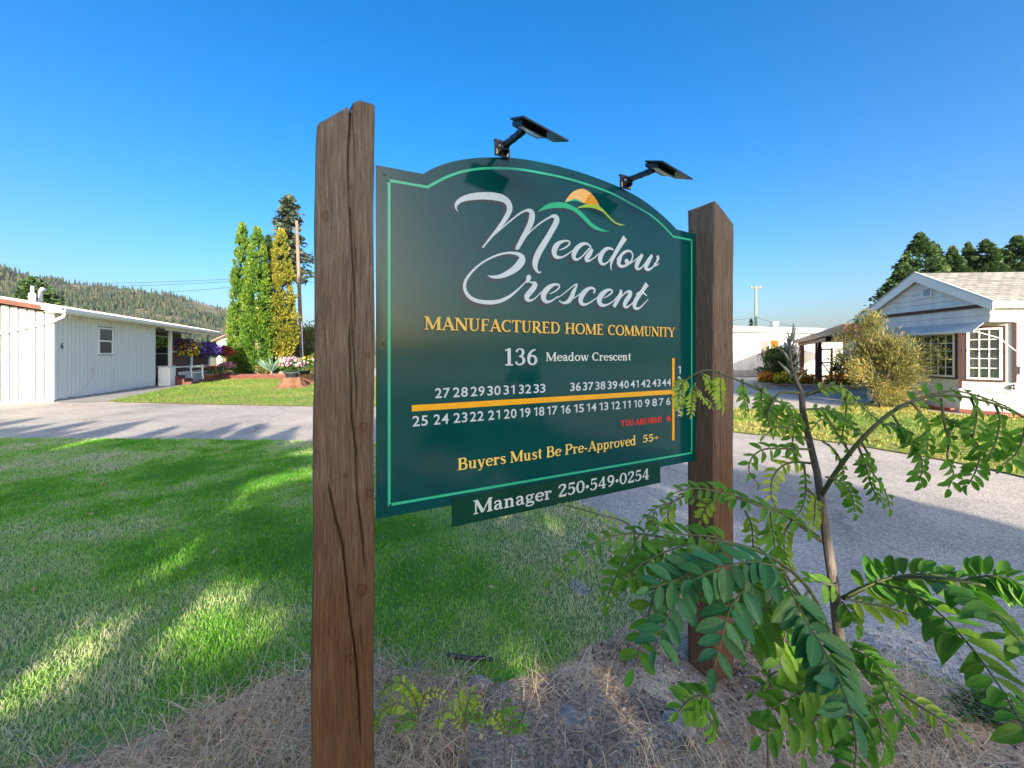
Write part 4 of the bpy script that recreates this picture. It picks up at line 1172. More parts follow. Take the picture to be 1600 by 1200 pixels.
# little festoon bulbs under the gutter
fb = MB()
for i in range(46):
    xx = .1 + i * .30
    fb.lathe([(.004, .05), (.016, .03), (.024, .0), (.014, -.03), (.003, -.045)], (xx, -.36 + random.uniform(-.01, .01), 2.80 + random.uniform(-.02, .02)), 6)
for i in range(13):
    fb.lathe([(.004, .05), (.016, .03), (.024, .0), (.014, -.03), (.003, -.045)], (-.3, .3 + i * .3, 2.72 + .05 * i), 6)
tag(fb.build('festoon_bulbs', M['lens'], hl), kind='stuff')
# soffit and scalloped valance over the porch
MB().box(-.36, 14.4, -.40, .0, 2.865, 2.90).box(LW, 14.4, 0.0, 1.7, 2.865, 2.90).build('soffit', M['white_paint'], hl)
sc_ = MB()
for i in range(24):
    xx = LW + .1 + i * .31
    sc_.prism([(xx, 2.86), (xx + .31, 2.86), (xx + .31, 2.80), (xx + .24, 2.73), (xx + .155, 2.70), (xx + .07, 2.73), (xx, 2.80)], 'y', -.33, -.315)
tag(sc_.build('valance', M['white_paint'], hl), kind='stuff')
# porch
DZ = .72
MB().box(LW, 13.6, -.02, 1.7, DZ - .12, DZ).build('deck', M['red_step'], hl)
MB().box(8.2, 13.55, -.005, .03, 0, DZ - .13).build('skirting', M['white_siding'], hl)
for xx in (8.2, 10.75, 13.45):
    MB().bbox(xx - .07, xx + .07, .0, .14, 0.0, 2.862, .01).build('porch_post', M['white_paint'], hl)
for xa, xb in ((8.27, 10.68), (10.82, 13.38)):
    MB().bbox(xa, xb, .02, .12, DZ + .10, DZ + .17, .01).build('rail', M['white_paint'], hl)
    MB().bbox(xa, xb, .02, .12, DZ + .92, DZ + 1.0, .01).build('rail', M['white_paint'], hl)
    bal = MB(); n_ = int((xb - xa) / .16)
    for i in range(n_):
        c = xa + (i + .5) * (xb - xa) / n_
        bal.box(c - .055, c + .055, .055, .085, DZ + .171, DZ + .919)
    tag(bal.build('baluster', M['brown_trim'], hl), kind='stuff')
for i in range(4):
    MB().bbox(7.15, 8.12, -.30 * (4 - i), -.03 if i == 3 else -.30 * (3 - i) - .0, 0.001 * i, DZ * (i + 1) / 4.6, .01).build('step', M['red_step'], hl)
MB().box(LW + .02, 8.3, 1.66, 1.695, DZ, 2.86).build('cream_panel', M['cream'], hl)
dr = MB().bbox(7.1, 7.95, 1.61, 1.655, DZ, 2.72, .01).build('door', M['white_paint'], hl)
MB().tube([(7.18, 1.60, 1.75), (7.18, 1.56, 1.75)], .03, 8).build('handle', M['grey_metal'], dr)
for xa, xb in ((8.7, 9.9), (10.6, 12.4)):
    w = empty('window'); w.parent = hl
    f_ = MB(); f_.box(xa - .06, xb + .06, 1.63, 1.695, 1.55, 1.61).box(xa - .06, xb + .06, 1.63, 1.695, 2.55, 2.61).box(xa - .06, xa, 1.63, 1.695, 1.61, 2.55).box(xb, xb + .06, 1.63, 1.695, 1.61, 2.55)
    f_.build('frame', M['white_paint'], w)
    MB().box(xa, xb, 1.655, 1.675, 1.61, 2.55).build('pane', M['glass'], w)
MB().lathe([(.02, .18), (.07, .12), (.08, 0), (.05, -.1), (.02, -.14)], (6.8, 1.5, 2.35), 8).build('porch_lantern', M['black_metal'], hl)

def hlw(x, y, z=0):                                        # left-home coordinates -> world
    return hl.matrix_basis @ Vector((x, y, z))

# storage box and covered barbecue beside the steps
sb_ = empty('storage_box', hlw(6.92, -.25), hl.rotation_euler.z, 'low pale storage box standing between the white wall and the red steps', 'box')
MB().bbox(-.3, .3, -.28, .2, 0, .92, .02).build('body', M['white_metal'], sb_)
MB().bbox(-.33, .33, -.31, .23, .925, .98, .015).build('lid', M['grey_metal'], sb_)
bq = empty('barbecue', hlw(7.0, .75, DZ), hl.rotation_euler.z, 'barbecue under a dark grey cover at the top of the porch steps', 'barbecue')
MB().hexa([(-.42, -.28, .12), (.42, -.28, .12), (.42, .28, .12), (-.42, .28, .12)], [(-.34, -.22, .95), (.34, -.22, .95), (.34, .22, .95), (-.34, .22, .95)]).hexa([(-.34, -.22, .95), (.34, -.22, .95), (.34, .22, .95), (-.34, .22, .95)], [(-.25, -.12, 1.08), (.25, -.12, 1.08), (.25, .14, 1.08), (-.25, .14, 1.08)]).build('cover', M['bbq_cover'], bq)
for sx in (-.35, .35):
    for sy in (-.2, .2):
        MB().box(sx - .03, sx + .03, sy - .03, sy + .03, 0, .12).build('leg', M['black_metal'], bq)

# ------------------------------------------------------------------ flowers and leafy mounds
M['leaf_mid'] = fmat('leaf_mid', [(0, (.025, .075, .015)), (.5, (.05, .13, .025)), (1, (.10, .20, .04))], .3)
M['leaf_olive'] = fmat('leaf_olive', [(0, (.05, .075, .02)), (.5, (.10, .14, .035)), (1, (.20, .22, .06))], .3)
M['bloom_yellow'] = fmat('bloom_yellow', [(0, (.55, .36, .01)), (1, (.80, .66, .05))], .3)
M['bloom_orange'] = fmat('bloom_orange', [(0, (.55, .16, .01)), (1, (.75, .33, .02))], .3)
M['bloom_purple'] = fmat('bloom_purple', [(0, (.075, .03, .30)), (.6, (.14, .07, .45)), (1, (.26, .16, .60))], .3)
M['bloom_violet'] = fmat('bloom_violet', [(0, (.06, .012, .10)), (1, (.16, .03, .20))], .3)
M['bloom_red'] = fmat('bloom_red', [(0, (.25, .015, .02)), (1, (.55, .05, .05))], .3)
M['bloom_pink'] = fmat('bloom_pink', [(0, (.40, .04, .16)), (.6, (.60, .18, .32)), (1, (.75, .42, .52))], .3)
M['bloom_pale'] = fmat('bloom_pale', [(0, (.60, .42, .55)), (1, (.78, .66, .72))], .3)

def mound_pts(n, c, r, lo=-.5, fill=.75):
    d = unit(n)
    d[:, 2] = np.where(d[:, 2] < lo, -d[:, 2], d[:, 2])
    rr = fill + (1 - fill) * rng.random(n) + .12 * rng.normal(size=n)
    return np.asarray(c) + d * rr[:, None] * np.asarray(r), d

def leaves(name, parent, pts, dirs, l, w, m, jit=.7):
    a = norm(dirs + unit(len(pts)) * jit)
    V, Q = leaf_quads(pts, a, rng.uniform(.7, 1.3, len(pts)) * l, rng.uniform(.7, 1.3, len(pts)) * w)
    return np_mesh(name, V, Q, m, parent, False, rnd=rng.random(len(pts)))

def basket(loc, r, blooms, label, group, n=900, hang=None, cat='flower basket'):
    b = empty('hanging_basket', loc, 0, label, cat, group)
    MB().lathe([(r * .2, -r * .55), (r * .5, -r * .45), (r * .62, -.02), (r * .66, 0), (r * .6, 0), (r * .5, -r * .3)], n=12).build('pot', M['pot_dark'], b, True)
    p, d = mound_pts(n, (0, 0, 0), (r, r, r * .9), -.8, .6)
    leaves('foliage', b, p, d, r * .22, r * .13, M['leaf_mid'])
    for bm, cnt, zc in blooms:
        p, d = mound_pts(cnt, (0, 0, zc * r), (r * 1.05, r * 1.05, r * .75), -.8, .9)
        leaves('blooms', b, p, np.cross(d, unit(cnt)), r * .2, r * .19, M[bm])['kind'] = 'stuff'
    if hang:
        MB().tube([(0, 0, r * .3), (0, 0, hang)], .012, 5).build('hanger', M['black_metal'], b)
    return b
basket(hlw(9.1, -.30, 1.86), .55, [('bloom_yellow', 260, -.15), ('bloom_violet', 330, .2), ('bloom_pale', 25, .1)], 'large hanging basket of yellow and dark violet flowers nearest the steps', 'hanging baskets on the porch', hang=1.0)
basket(hlw(12.1, -.30, 1.76), .60, [('bloom_purple', 900, 0.05)], 'hanging basket covered in bright purple petunias, middle of the porch', 'hanging baskets on the porch', hang=1.1)
basket(hlw(14.9, -.42, 1.72), .46, [('bloom_red', 620, 0)], 'hanging basket of dark red flowers at the far porch corner', 'hanging baskets on the porch', hang=1.2)

def potted(loc, r, h, blooms, label, group, pot='terracotta', n=500):
    b = empty('potted_plant', loc, 0, label, 'potted plant', group)
    MB().lathe([(r * .5, 0), (r * .68, h * .8), (r * .76, h * .82), (r * .76, h), (r * .66, h)], n=12).build('pot', M[pot], b, True)
    p, d = mound_pts(n, (0, 0, h + r * .55), (r * 1.25, r * 1.25, r * .9), -.5, .55)
    leaves('foliage', b, p, d, r * .28, r * .15, M['leaf_mid'])
    for bm, cnt in blooms:
        p, d = mound_pts(cnt, (0, 0, h + r * .75), (r * 1.2, r * 1.2, r * .85), -.1, .9)
        leaves('blooms', b, p, np.cross(d, unit(cnt)), r * .26, r * .24, M[bm])['kind'] = 'stuff'
    return b
gp = 'pots lined up along the porch'
potted(hlw(11.2, -.65), .34, .34, [('bloom_pink', 60), ('bloom_red', 50)], 'terracotta pot of magenta flowers beside the walking frame', gp)
potted(hlw(12.4, -.6), .32, .34, [('bloom_violet', 40)], 'mostly green potted plant with a few dark flowers in the row along the porch', gp)
potted(hlw(13.5, -.65), .36, .36, [('bloom_pink', 120)], 'terracotta pot of rose pink flowers, second from the far end of the porch row', gp)
potted(hlw(14.6, -.6), .40, .38, [('bloom_pink', 150), ('bloom_pale', 40)], 'big pot of pink and pale flowers at the far end of the porch row', gp)
MB().bbox(9.0, 15.2, -1.15, -1.0, 0, .14, .01).build('bed_kerb', M['red_step'], hl)
# walking frame
wf = empty('walking_frame', hlw(9.7, -.55), hl.rotation_euler.z + .5, 'white tubular walking frame parked below the porch railing', 'walker')
fr_ = MB()
for sy in (-.25, .25):
    fr_.tube([(-.35, sy, .02), (-.05, sy, .9), (.08, sy, .95), (.2, sy, .93)], .03, 6).tube([(.32, sy, .10), (.0, sy, .75)], .03, 6).tube([(-.25, sy, .35), (.2, sy, .35)], .022, 6)
fr_.tube([(-.05, -.25, .88), (-.05, .25, .88)], .028, 6)
fr_.build('frame', M['white_metal'], wf)
MB().bbox(-.2, .15, -.22, .22, .5, .55, .01).build('seat', M['grey_metal'], wf)
for sy in (-.25, .25):
    for sx in (-.36, .33):
        MB().tube([(sx, sy - .02, .10), (sx, sy + .02, .10)], .10, 12).build('wheel', M['black_metal'], wf)

# ------------------------------------------------------------------ right home
K = Vector((11.8, 9.7, 0))
hr = empty('gabled_home', K, R(-3.5), 'white manufactured home with grey shingle gable, brown trim and corner windows, at right', 'house')
WB = 2.33
def shingles():
    m, nt, b = _new('grey_shingles')
    tc = nt.nodes.new('ShaderNodeTexCoord')
    mp = nt.nodes.new('ShaderNodeMapping'); mp.inputs['Rotation'].default_value = (0, 0, 0)
    nt.links.new(tc.outputs['Object'], mp.inputs[0])
    br = nt.nodes.new('ShaderNodeTexBrick'); br.inputs['Scale'].default_value = 1.0
    br.inputs['Color1'].default_value = (.25, .25, .235, 1); br.inputs['Color2'].default_value = (.12, .12, .115, 1); br.inputs['Mortar'].default_value = (.05, .05, .05, 1)
    br.inputs['Mortar Size'].default_value = .012; br.inputs['Brick Width'].default_value = .30; br.inputs['Row Height'].default_value = .12; br.inputs['Bias'].default_value = -.2
    nt.links.new(mp.outputs[0], br.inputs['Vector'])
    nz = nt.nodes.new('ShaderNodeTexNoise'); nz.inputs['Scale'].default_value = 9; nz.inputs['Detail'].default_value = 6
    nt.links.new(tc.outputs['Object'], nz.inputs['Vector'])
    rp = _ramp(nt, [(.3, (.75,) * 3), (.7, (1.2,) * 3)]); nt.links.new(nz.outputs[0], rp.inputs[0])
    mu = nt.nodes.new('ShaderNodeMix'); mu.data_type = 'RGBA'; mu.blend_type = 'MULTIPLY'; mu.inputs[0].default_value = 1
    nt.links.new(br.outputs['Color'], mu.inputs[6]); nt.links.new(rp.outputs[0], mu.inputs[7])
    nt.links.new(mu.outputs[2], b.inputs['Base Color']); b.inputs['Roughness'].default_value = .9
    return m
M['shingles'] = shingles()
GW = 3.6; PKY = 1.80; EZ = 2.80; PZ = 3.80
wr = MB()
# gable side (x = 0), window opening y .80-1.93, z .91-2.12
wr.box(0, .1, 1.93, GW, 0, WB).box(0, .1, .71, .80, 0, WB).box(0, .1, .80, 1.93, 0, .91).box(0, .1, .80, 1.93, 2.12, WB)
wr.box(.58, 13, 0, .1, 0, WB).box(0, .1, 0, GW, WB, EZ).box(.1, 13, 0, .1, WB, EZ)
wr.prism([(0, EZ), (GW, EZ), (PKY, PZ - .05)], 'x', 0, .1)
wr.box(.1, 13, GW - .1, GW, 0, EZ).box(12.9, 13, .1, GW - .1, 0, EZ)
wr.prism([(0, .71), (.0, 0), (.58, 0)], 'z', WB, WB + .02)
# chamfered corner with window 2
ch0 = Vector((0, .71)); ch1 = Vector((.58, 0)); cd_ = (ch1 - ch0); CLn = cd_.length; cd_ = cd_ / CLn; cn_ = Vector((-cd_.y, cd_.x)) * -1
if cn_.x > 0: cn_ = -cn_
def ch(a, o, z):                                            # along chamfer a, outward o
    p = ch0 + cd_ * a + cn_ * o
    return (p.x, p.y, z)
def chbox(mb, a0, a1, o0, o1, z0, z1):
    mb.hexa([ch(a0, o0, z0), ch(a1, o0, z0), ch(a1, o1, z0), ch(a0, o1, z0)], [ch(a0, o0, z1), ch(a1, o0, z1), ch(a1, o1, z1), ch(a0, o1, z1)])
W2a, W2b, W2z0, W2z1 = .11, .72, .88, 2.22
chbox(wr, 0, W2a, 0, -.08, 0, WB); chbox(wr, W2b, CLn, 0, -.08, 0, WB); chbox(wr, W2a, W2b, 0, -.08, 0, W2z0); chbox(wr, W2a, W2b, 0, -.08, W2z1, WB)
wall_r = wr.build('wall', M['white_siding'], hr)
# room behind the corner windows
MB().box(1.6, 1.65, .3, 3.4, 0.05, 2.32).box(.15, 1.6, 3.4, 3.45, .05, 2.32).box(.15, 1.6, .95, 3.4, .3, .34).build('inner_wall', M['dark_room'], hr)
# lap siding boards
def lap(y0, y1, z0, z1):
    n_ = max(1, round((z1 - z0) / .2)); hgt = (z1 - z0) / n_
    for i in range(n_):
        a, b = z0 + i * hgt, z0 + (i + 1) * hgt - .006
        MB().prism([(-.022, a), (-.002, a), (-.002, b), (-.010, b)], 'y', y0, y1).build('siding_board', M['white_siding'], wall_r)
lap(1.99, GW, .66, WB); lap(0.0, GW, WB + .004, 2.70)
MB_ = None
for i in range(6):
    a = EZ + .02 + i * .155; b = a + .149
    def half(z): return (PZ - .06 - z) / (PZ - EZ) * (PKY + .02)
    ya0, ya1 = PKY - half(a), PKY + half(a) * (GW - PKY) / PKY; yb0, yb1 = PKY - max(.02, half(b)), PKY + max(.02, half(b)) * (GW - PKY) / PKY
    if half(b) < .03: break
    MB().add([(-.022, ya0, a), (-.022, ya1, a), (-.010, yb1, b), (-.010, yb0, b), (-.002, ya0, a), (-.002, ya1, a), (-.002, yb1, b), (-.002, yb0, b)],
             [(0, 1, 2, 3), (7, 6, 5, 4), (0, 4, 5, 1), (1, 5, 6, 2), (2, 6, 7, 3), (3, 7, 4, 0)]).build('siding_board', M['white_siding'], wall_r)
# vertical ribs of the skirting
def ribs(name, fn, a0, a1, z0, z1, st=.145):
    n_ = int((a1 - a0) / st)
    for i in range(n_):
        m_ = MB(); fn(m_, a0 + i * (a1 - a0) / n_ + .004, a0 + (i + 1) * (a1 - a0) / n_ - .004, z0, z1); m_.build(name, M['white_siding'], wall_r)
ribs('skirting_panel', lambda m_, a, b, z0, z1: m_.box(-.016, -.002, a, b, z0, z1), .72, GW, .05, .60)
ribs('skirting_panel', lambda m_, a, b, z0, z1: chbox(m_, a, b, .002, .016, z0, z1), .0, CLn, .05, .60)
ribs('skirting_panel', lambda m_, a, b, z0, z1: chbox(m_, a, b, .002, .014, z0, z1), .0, CLn, .64, .82)
ribs('skirting_panel', lambda m_, a, b, z0, z1: m_.box(a, b, -.016, -.002, z0, z1), .60, 3.0, .05, .60)
ribs('siding_panel', lambda m_, a, b, z0, z1: m_.box(a, b, -.016, -.002, z0, z1), .60, 3.0, .64, 2.32, .2)
ribs('siding_panel', lambda m_, a, b, z0, z1: m_.box(a, b, -.014, -.002, z0, z1), .02, 3.0, 2.335, 2.70, .2)
tr_ = MB(); tr_.box(-.035, -.003, .70, GW, .60, .635); chbox(tr_, -.01, CLn + .01, .003, .035, .60, .635); tr_.box(.58, 13, -.035, -.003, .60, .635)
tr_.build('water_table', M['white_metal'], hr)
bt = MB(); bt.box(-.045, -.024, -.03, GW + .02, 2.71, 2.79).box(-.045, 13, -.045, -.024, 2.71, 2.79)
bt.build('trim_band', M['brown_trim'], hr)
ct = MB(); chbox(ct, -.02, .04, .003, .03, .64, 2.32); chbox(ct, CLn - .05, CLn + .01, .003, .03, .84, 2.32)
ct.build('corner_trim', M['brown_trim'], hr)
# windows with their panes
def pane_grid(parent, place, a0, a1, z0, z1, nc, nr, gm):
    """place(mb, a0, a1, o0, o1, z0, z1) makes a box along the wall"""
    f_ = MB(); t = .05
    place(f_, a0 - t, a1 + t, -.02, .035, z1, z1 + t); place(f_, a0 - t, a1 + t, -.02, .035, z0 - t, z0)
    place(f_, a0 - t, a0, -.02, .035, z0, z1); place(f_, a1, a1 + t, -.02, .035, z0, z1)
    f_.build('frame', M['white_paint'], parent)
    o_ = MB(); t2 = .095
    place(o_, a0 - t2, a1 + t2, -.01, .028, z1 + t, z1 + t2); place(o_, a0 - t2, a1 + t2, -.01, .028, z0 - t2, z0 - t)
    place(o_, a0 - t2, a0 - t, -.01, .028, z0 - t, z1 + t); place(o_, a1 + t, a1 + t2, -.01, .028, z0 - t, z1 + t)
    o_.build('casing', M['brown_trim'], parent)
    mu_ = MB(); g = .011
    for i in range(1, nc):
        c = a0 + (a1 - a0) * i / nc; place(mu_, c - g, c + g, .002, .016, z0, z1)
    for j in range(1, nr):
        c = z0 + (z1 - z0) * j / nr; place(mu_, a0, a1, .003, .015, c - g, c + g)
    mu_.build('muntin', M['white_paint'], parent)
    for i in range(nc):
        for j in range(nr):
            p_ = MB()
            place(p_, a0 + (a1 - a0) * i / nc + .001, a0 + (a1 - a0) * (i + 1) / nc - .001, -.006, -.002, z0 + (z1 - z0) * j / nr + .001, z0 + (z1 - z0) * (j + 1) / nr - .001)
            p_.build('pane', gm, parent)
w1 = empty('window'); w1.parent = hr; w1['label'] = 'wide gridded window on the gable side'
pane_grid(w1, lambda mb, a0, a1, o0, o1, z0, z1: mb.box(-o1, -o0, a0, a1, z0, z1), .86, 1.87, .97, 2.06, 5, 5, M['glass'])
w2 = empty('window'); w2.parent = hr; w2['label'] = 'narrow gridded window on the angled corner, curtains behind'
pane_grid(w2, lambda mb, a0, a1, o0, o1, z0, z1: chbox(mb, a0, a1, o0, o1, z0, z1), W2a + .06, W2b - .06, W2z0 + .06, W2z1 - .06, 3, 5, M['glass_clear'])
cu = []
nn = 60
V_ = []
for i in range(nn + 1):
    a = W2a + (W2b - W2a) * i / nn
    o_ = -.075 + .022 * math.sin(i * .95) + .008 * math.sin(i * 2.3)
    V_ += [ch(a, o_, W2z0 - .05), ch(a, o_, W2z1 + .05)]
MB().add(V_, [(2 * i, 2 * i + 2, 2 * i + 3, 2 * i + 1) for i in range(nn)]).build('curtain', M['curtain'], w2, True)
# roof
MB().prism([(-.16, 2.74), (PKY, PZ + .02), (3.78, 2.74), (3.78, 2.80), (PKY, PZ + .11), (-.16, 2.80)], 'x', -.12, 13.2).build('roof', M['shingles'], hr)
MB().prism([(-.18, 2.60), (PKY, PZ - .14), (3.80, 2.60), (3.80, 2.815), (PKY, PZ + .115), (-.18, 2.815)], 'x', -.15, -.122).build('rake_fascia', M['white_metal'], hr)
MB().prism([(-.20, 2.815), (PKY, PZ + .118), (3.82, 2.815), (3.82, 2.845), (PKY, PZ + .15), (-.20, 2.845)], 'x', -.165, -.10).build('drip_edge', M['grey_metal'], hr)
MB().box(-.12, 13.2, -.19, -.162, 2.66, 2.81).build('eave_fascia', M['white_metal'], hr)
MB().box(-.119, 13.1, -.16, -.046, 2.68, 2.70).box(-.119, -.046, -.04, 3.75, 2.80, 2.815).build('soffit', M['white_paint'], hr)
# louvred vent
lv = empty('gable_vent'); lv.parent = hr
MB().box(-.045, -.024, 1.42, 1.45, 3.16, 3.44).box(-.045, -.024, 1.67, 1.70, 3.16, 3.44).box(-.045, -.024, 1.45, 1.67, 3.16, 3.19).box(-.045, -.024, 1.45, 1.67, 3.41, 3.44).build('frame', M['white_paint'], lv)
MB().box(-.026, -.0225, 1.45, 1.67, 3.19, 3.41).build('backing', M['dark_room'], lv)
for i in range(6):
    z_ = 3.195 + i * .036
    MB().hexa([(-.043, 1.451, z_), (-.028, 1.451, z_ + .018), (-.028, 1.669, z_ + .018), (-.043, 1.669, z_)], [(-.043, 1.451, z_ + .006), (-.028, 1.451, z_ + .024), (-.028, 1.669, z_ + .024), (-.043, 1.669, z_ + .006)]).build('slat', M['white_metal'], lv)
# awning over the gable window
aw = empty('awning'); aw.parent = hr; aw['label'] = 'sheet metal window awning on slim white arms'
MB().hexa([(-.03, .10, 2.335), (-.03, 2.55, 2.335), (-.27, 2.55, 2.12), (-.27, .12, 2.12)], [(-.03, .10, 2.350), (-.03, 2.55, 2.350), (-.27, 2.55, 2.135), (-.27, .12, 2.135)]).build('sheet', M['grey_metal'], aw)
MB().box(-.285, -.265, .11, 2.56, 2.085, 2.137).build('valance', M['white_metal'], aw)
MB().tube([(-.27, .13, 2.11), (-.22, .10, 2.10), (.15, -.05, 1.93), (.52, -.04, 1.62)], .012, 6).build('arm', M['white_metal'], aw)
MB().tube([(-.27, 2.5, 2.11), (-.03, 2.5, 1.6)], .012, 6).build('arm', M['white_metal'], aw)
# number 4 on the narrow wall beside the corner window
n4 = MB()
def c4(a, z): return ch(CLn - .06 + a, .045, z)
n4.tube([c4(.03, .80), c4(.03, .56 + .10)], .014, 6).tube([c4(.03, .80), c4(-.05, .70)], .013, 6).tube([c4(-.05, .70), c4(.055, .70)], .013, 6)
n4.build('house_number', M['black_paint'], hr)
MB().bbox(.60, .72, -.07, -.02, 1.05, 1.25, .01).build('meter_box', M['grey_metal'], hr)
# brick edging along the foot of the wall
ed = empty('brick_edging', K + Vector((0, 0, 0)), R(-3.5), 'low orange brick edging along the foot of the gabled home', 'edging')
ebm = MB().bbox(0, .21, -.05, .05, 0, .085, .006).mesh('brick', M['brick'])
for i in range(22):
    inst('brick', ebm, ed, (.0 + i * .218, -.14 + random.uniform(-.006, .006), .02), (0, 0, random.uniform(-.02, .02)))
for i in range(4):
    p = ch0 + cd_ * (i * .218) + cn_ * .13
    inst('brick', ebm, ed, (p.x - .02, p.y - .02, .02), (0, 0, math.atan2(cd_.y, cd_.x) + random.uniform(-.02, .02)))
for i in range(9):
    inst('brick', ebm, ed, (-.14 + random.uniform(-.006, .006), .75 + i * .218, .02), (0, 0, R(90) + random.uniform(-.02, .02)))

# ------------------------------------------------------------------ pale home and carport behind
hb = empty('pale_home', (13.4, 26.6, 0), math.atan2(.26, .965), 'long plain white home with a shallow grey roof behind the carport', 'house')
wv = MB()
wv.box(-2, 4.25, 0, .15, 0, 3.22).box(5.82, 12, 0, .15, 0, 3.22).box(4.25, 5.82, 0, .15, 0, 1.46).box(4.25, 5.82, 0, .15, 2.56, 3.22).box(-2, -1.85, .15, 4, 0, 3.22)
wv.build('wall', M['white_siding'], hb)
MB().prism([(-.25, 3.20), (2.2, 3.62), (4.3, 3.20), (4.3, 3.28), (2.2, 3.72), (-.25, 3.30)], 'x', -2.2, 12.2).build('roof', M['roof_grey'], hb)
MB().box(-2.2, 12.2, -.30, -.26, 3.10, 3.29).build('gutter', M['white_metal'], hb)
w = empty('window'); w.parent = hb
MB().box(4.99, 5.09, -.03, .05, 1.46, 2.56).box(4.20, 5.87, -.03, .04, 2.56, 2.62).box(4.20, 5.87, -.05, .04, 1.40, 1.46).build('frame', M['white_paint'], w)
MB().box(4.25, 4.99, .0, .02, 1.46, 2.56).build('blind', smat('brown_blind', (.20, .15, .14), .7, .1, 5), w)
MB().box(5.09, 5.82, .0, .02, 1.46, 2.56).build('pane', smat('pane_orange_reflection', (.19, .075, .012), .15, .5, 6), w)  # orange base colour stands for a reflection in the pane
rvv = MB().lathe([(.16, 0), (.16, .25), (.26, .27), (.3, .34), (.22, .42), (.3, .45), (.3, .52), (.05, .56)], (7.3, 1.6, 3.5), 12).build('roof_vent', M['grey_metal'], hb)
MB().box(-2, 12, -.03, -.005, 0, .45).build('skirting', M['concrete'], hb)

cp = empty('carport', (11.03, 13.0, 0), math.atan2(.858, .514), 'flat-roofed brown carport between the gabled home and the pale home', 'carport')
poly_c = [(0, 0), (17.5, 0), (17.5, -4.2), (2.75, -4.2), (.72, -.66), (0, -.60)]
MB().prism(poly_c, 'z', 2.335, 2.36).build('ceiling', smat('carport_ceiling', (.38, .40, .30), .8, .1, 2), cp)
MB().prism([(p[0], p[1]) for p in poly_c], 'z', 2.46, 2.52).build('roof', M['roof_grey'], cp)
MB().box(-.05, 17.55, .002, .05, 2.29, 2.545).build('fascia', M['brown_trim'], cp)
MB().box(-.052, -.002, -.60, .001, 2.29, 2.545).build('fascia', smat('red_fascia', (.20, .07, .052), .7, .15, 4), cp)
MB().box(5.6, 17.0, -.42, -.22, 2.13, 2.333).build('beam', M['brown_trim'], cp)
for xx in (8.55, 15.8):
    MB().bbox(xx - .13, xx + .13, -.45, -.19, 0, 2.129, .02).build('post', M['brown_trim'], cp)
    for s_ in (-1, 1):
        MB().hexa([(xx + s_ * .135, -.40, 1.72), (xx + s_ * .136, -.24, 1.72), (xx + s_ * .60, -.24, 2.128), (xx + s_ * .599, -.40, 2.128)], [(xx + s_ * .135, -.40, 1.92), (xx + s_ * .136, -.24, 1.92), (xx + s_ * .38, -.24, 2.1285), (xx + s_ * .379, -.40, 2.1285)]).build('brace', M['brown_trim'], cp)
gt_ = empty('garden_gate', (16.9, 21.2, 0), R(8), 'brown timber gate with a diagonal brace under the carport', 'gate')
for xx in (-.3, .36):
    MB().bbox(xx - .045, xx + .045, -.045, .045, 0, 1.9, .01).build('post', M['brown_trim'], gt_)
for zz in (.35, 1.1, 1.8):
    MB().box(-.25, .31, -.02, .02, zz - .04, zz + .04).build('rail', M['brown_trim'], gt_)
MB().hexa([(-.25, -.018, 1.06), (.31, -.018, .39), (.31, .018, .39), (-.25, .018, 1.06)], [(-.25, -.018, 1.15), (.31, -.018, .48), (.31, .018, .48), (-.25, .018, 1.15)]).build('brace', M['brown_trim'], gt_)

# ------------------------------------------------------------------ distant home behind the cedars
hf = empty('distant_home', (-33, 44, 0), R(-14), 'distant white gabled home past the end of the porch', 'house')
MB().box(0, 9, 0, .2, 0, 3.0).box(0, .2, .2, 7, 0, 3.0).box(8.8, 9, .2, 7, 0, 3).prism([(0, 3.0), (9, 3.0), (4.5, 4.5)], 'y', 0.0, .2).build('wall', M['white_siding'], hf)
MB().prism([(-.5, 2.85), (4.5, 4.55), (9.5, 2.85), (9.5, 3.0), (4.5, 4.75), (-.5, 3.0)], 'y', -.5, 7.2).build('roof', smat('brown_roof', (.19, .15, .12), .9, .2, 4), hf)
MB().box(2.0, 3.4, -.03, -.005, 1.2, 2.3).build('window', M['glass'], hf)
MB().box(5.6, 7.0, -.03, -.005, 1.2, 2.3).build('window', M['glass'], hf)

# ------------------------------------------------------------------ trees
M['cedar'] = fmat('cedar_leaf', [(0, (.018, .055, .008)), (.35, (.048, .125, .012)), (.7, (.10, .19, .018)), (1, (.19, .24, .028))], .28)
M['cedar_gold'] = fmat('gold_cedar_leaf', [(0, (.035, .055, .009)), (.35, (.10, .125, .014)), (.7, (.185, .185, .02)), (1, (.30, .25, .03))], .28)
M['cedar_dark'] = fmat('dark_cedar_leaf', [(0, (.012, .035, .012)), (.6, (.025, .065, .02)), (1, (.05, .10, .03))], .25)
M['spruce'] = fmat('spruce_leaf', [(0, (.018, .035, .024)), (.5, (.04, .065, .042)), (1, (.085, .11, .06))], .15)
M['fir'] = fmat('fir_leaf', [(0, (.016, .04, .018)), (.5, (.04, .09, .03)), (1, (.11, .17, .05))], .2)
M['hedge'] = fmat('hedge_leaf', [(0, (.035, .085, .012)), (.5, (.07, .15, .02)), (1, (.13, .23, .035))], .3)

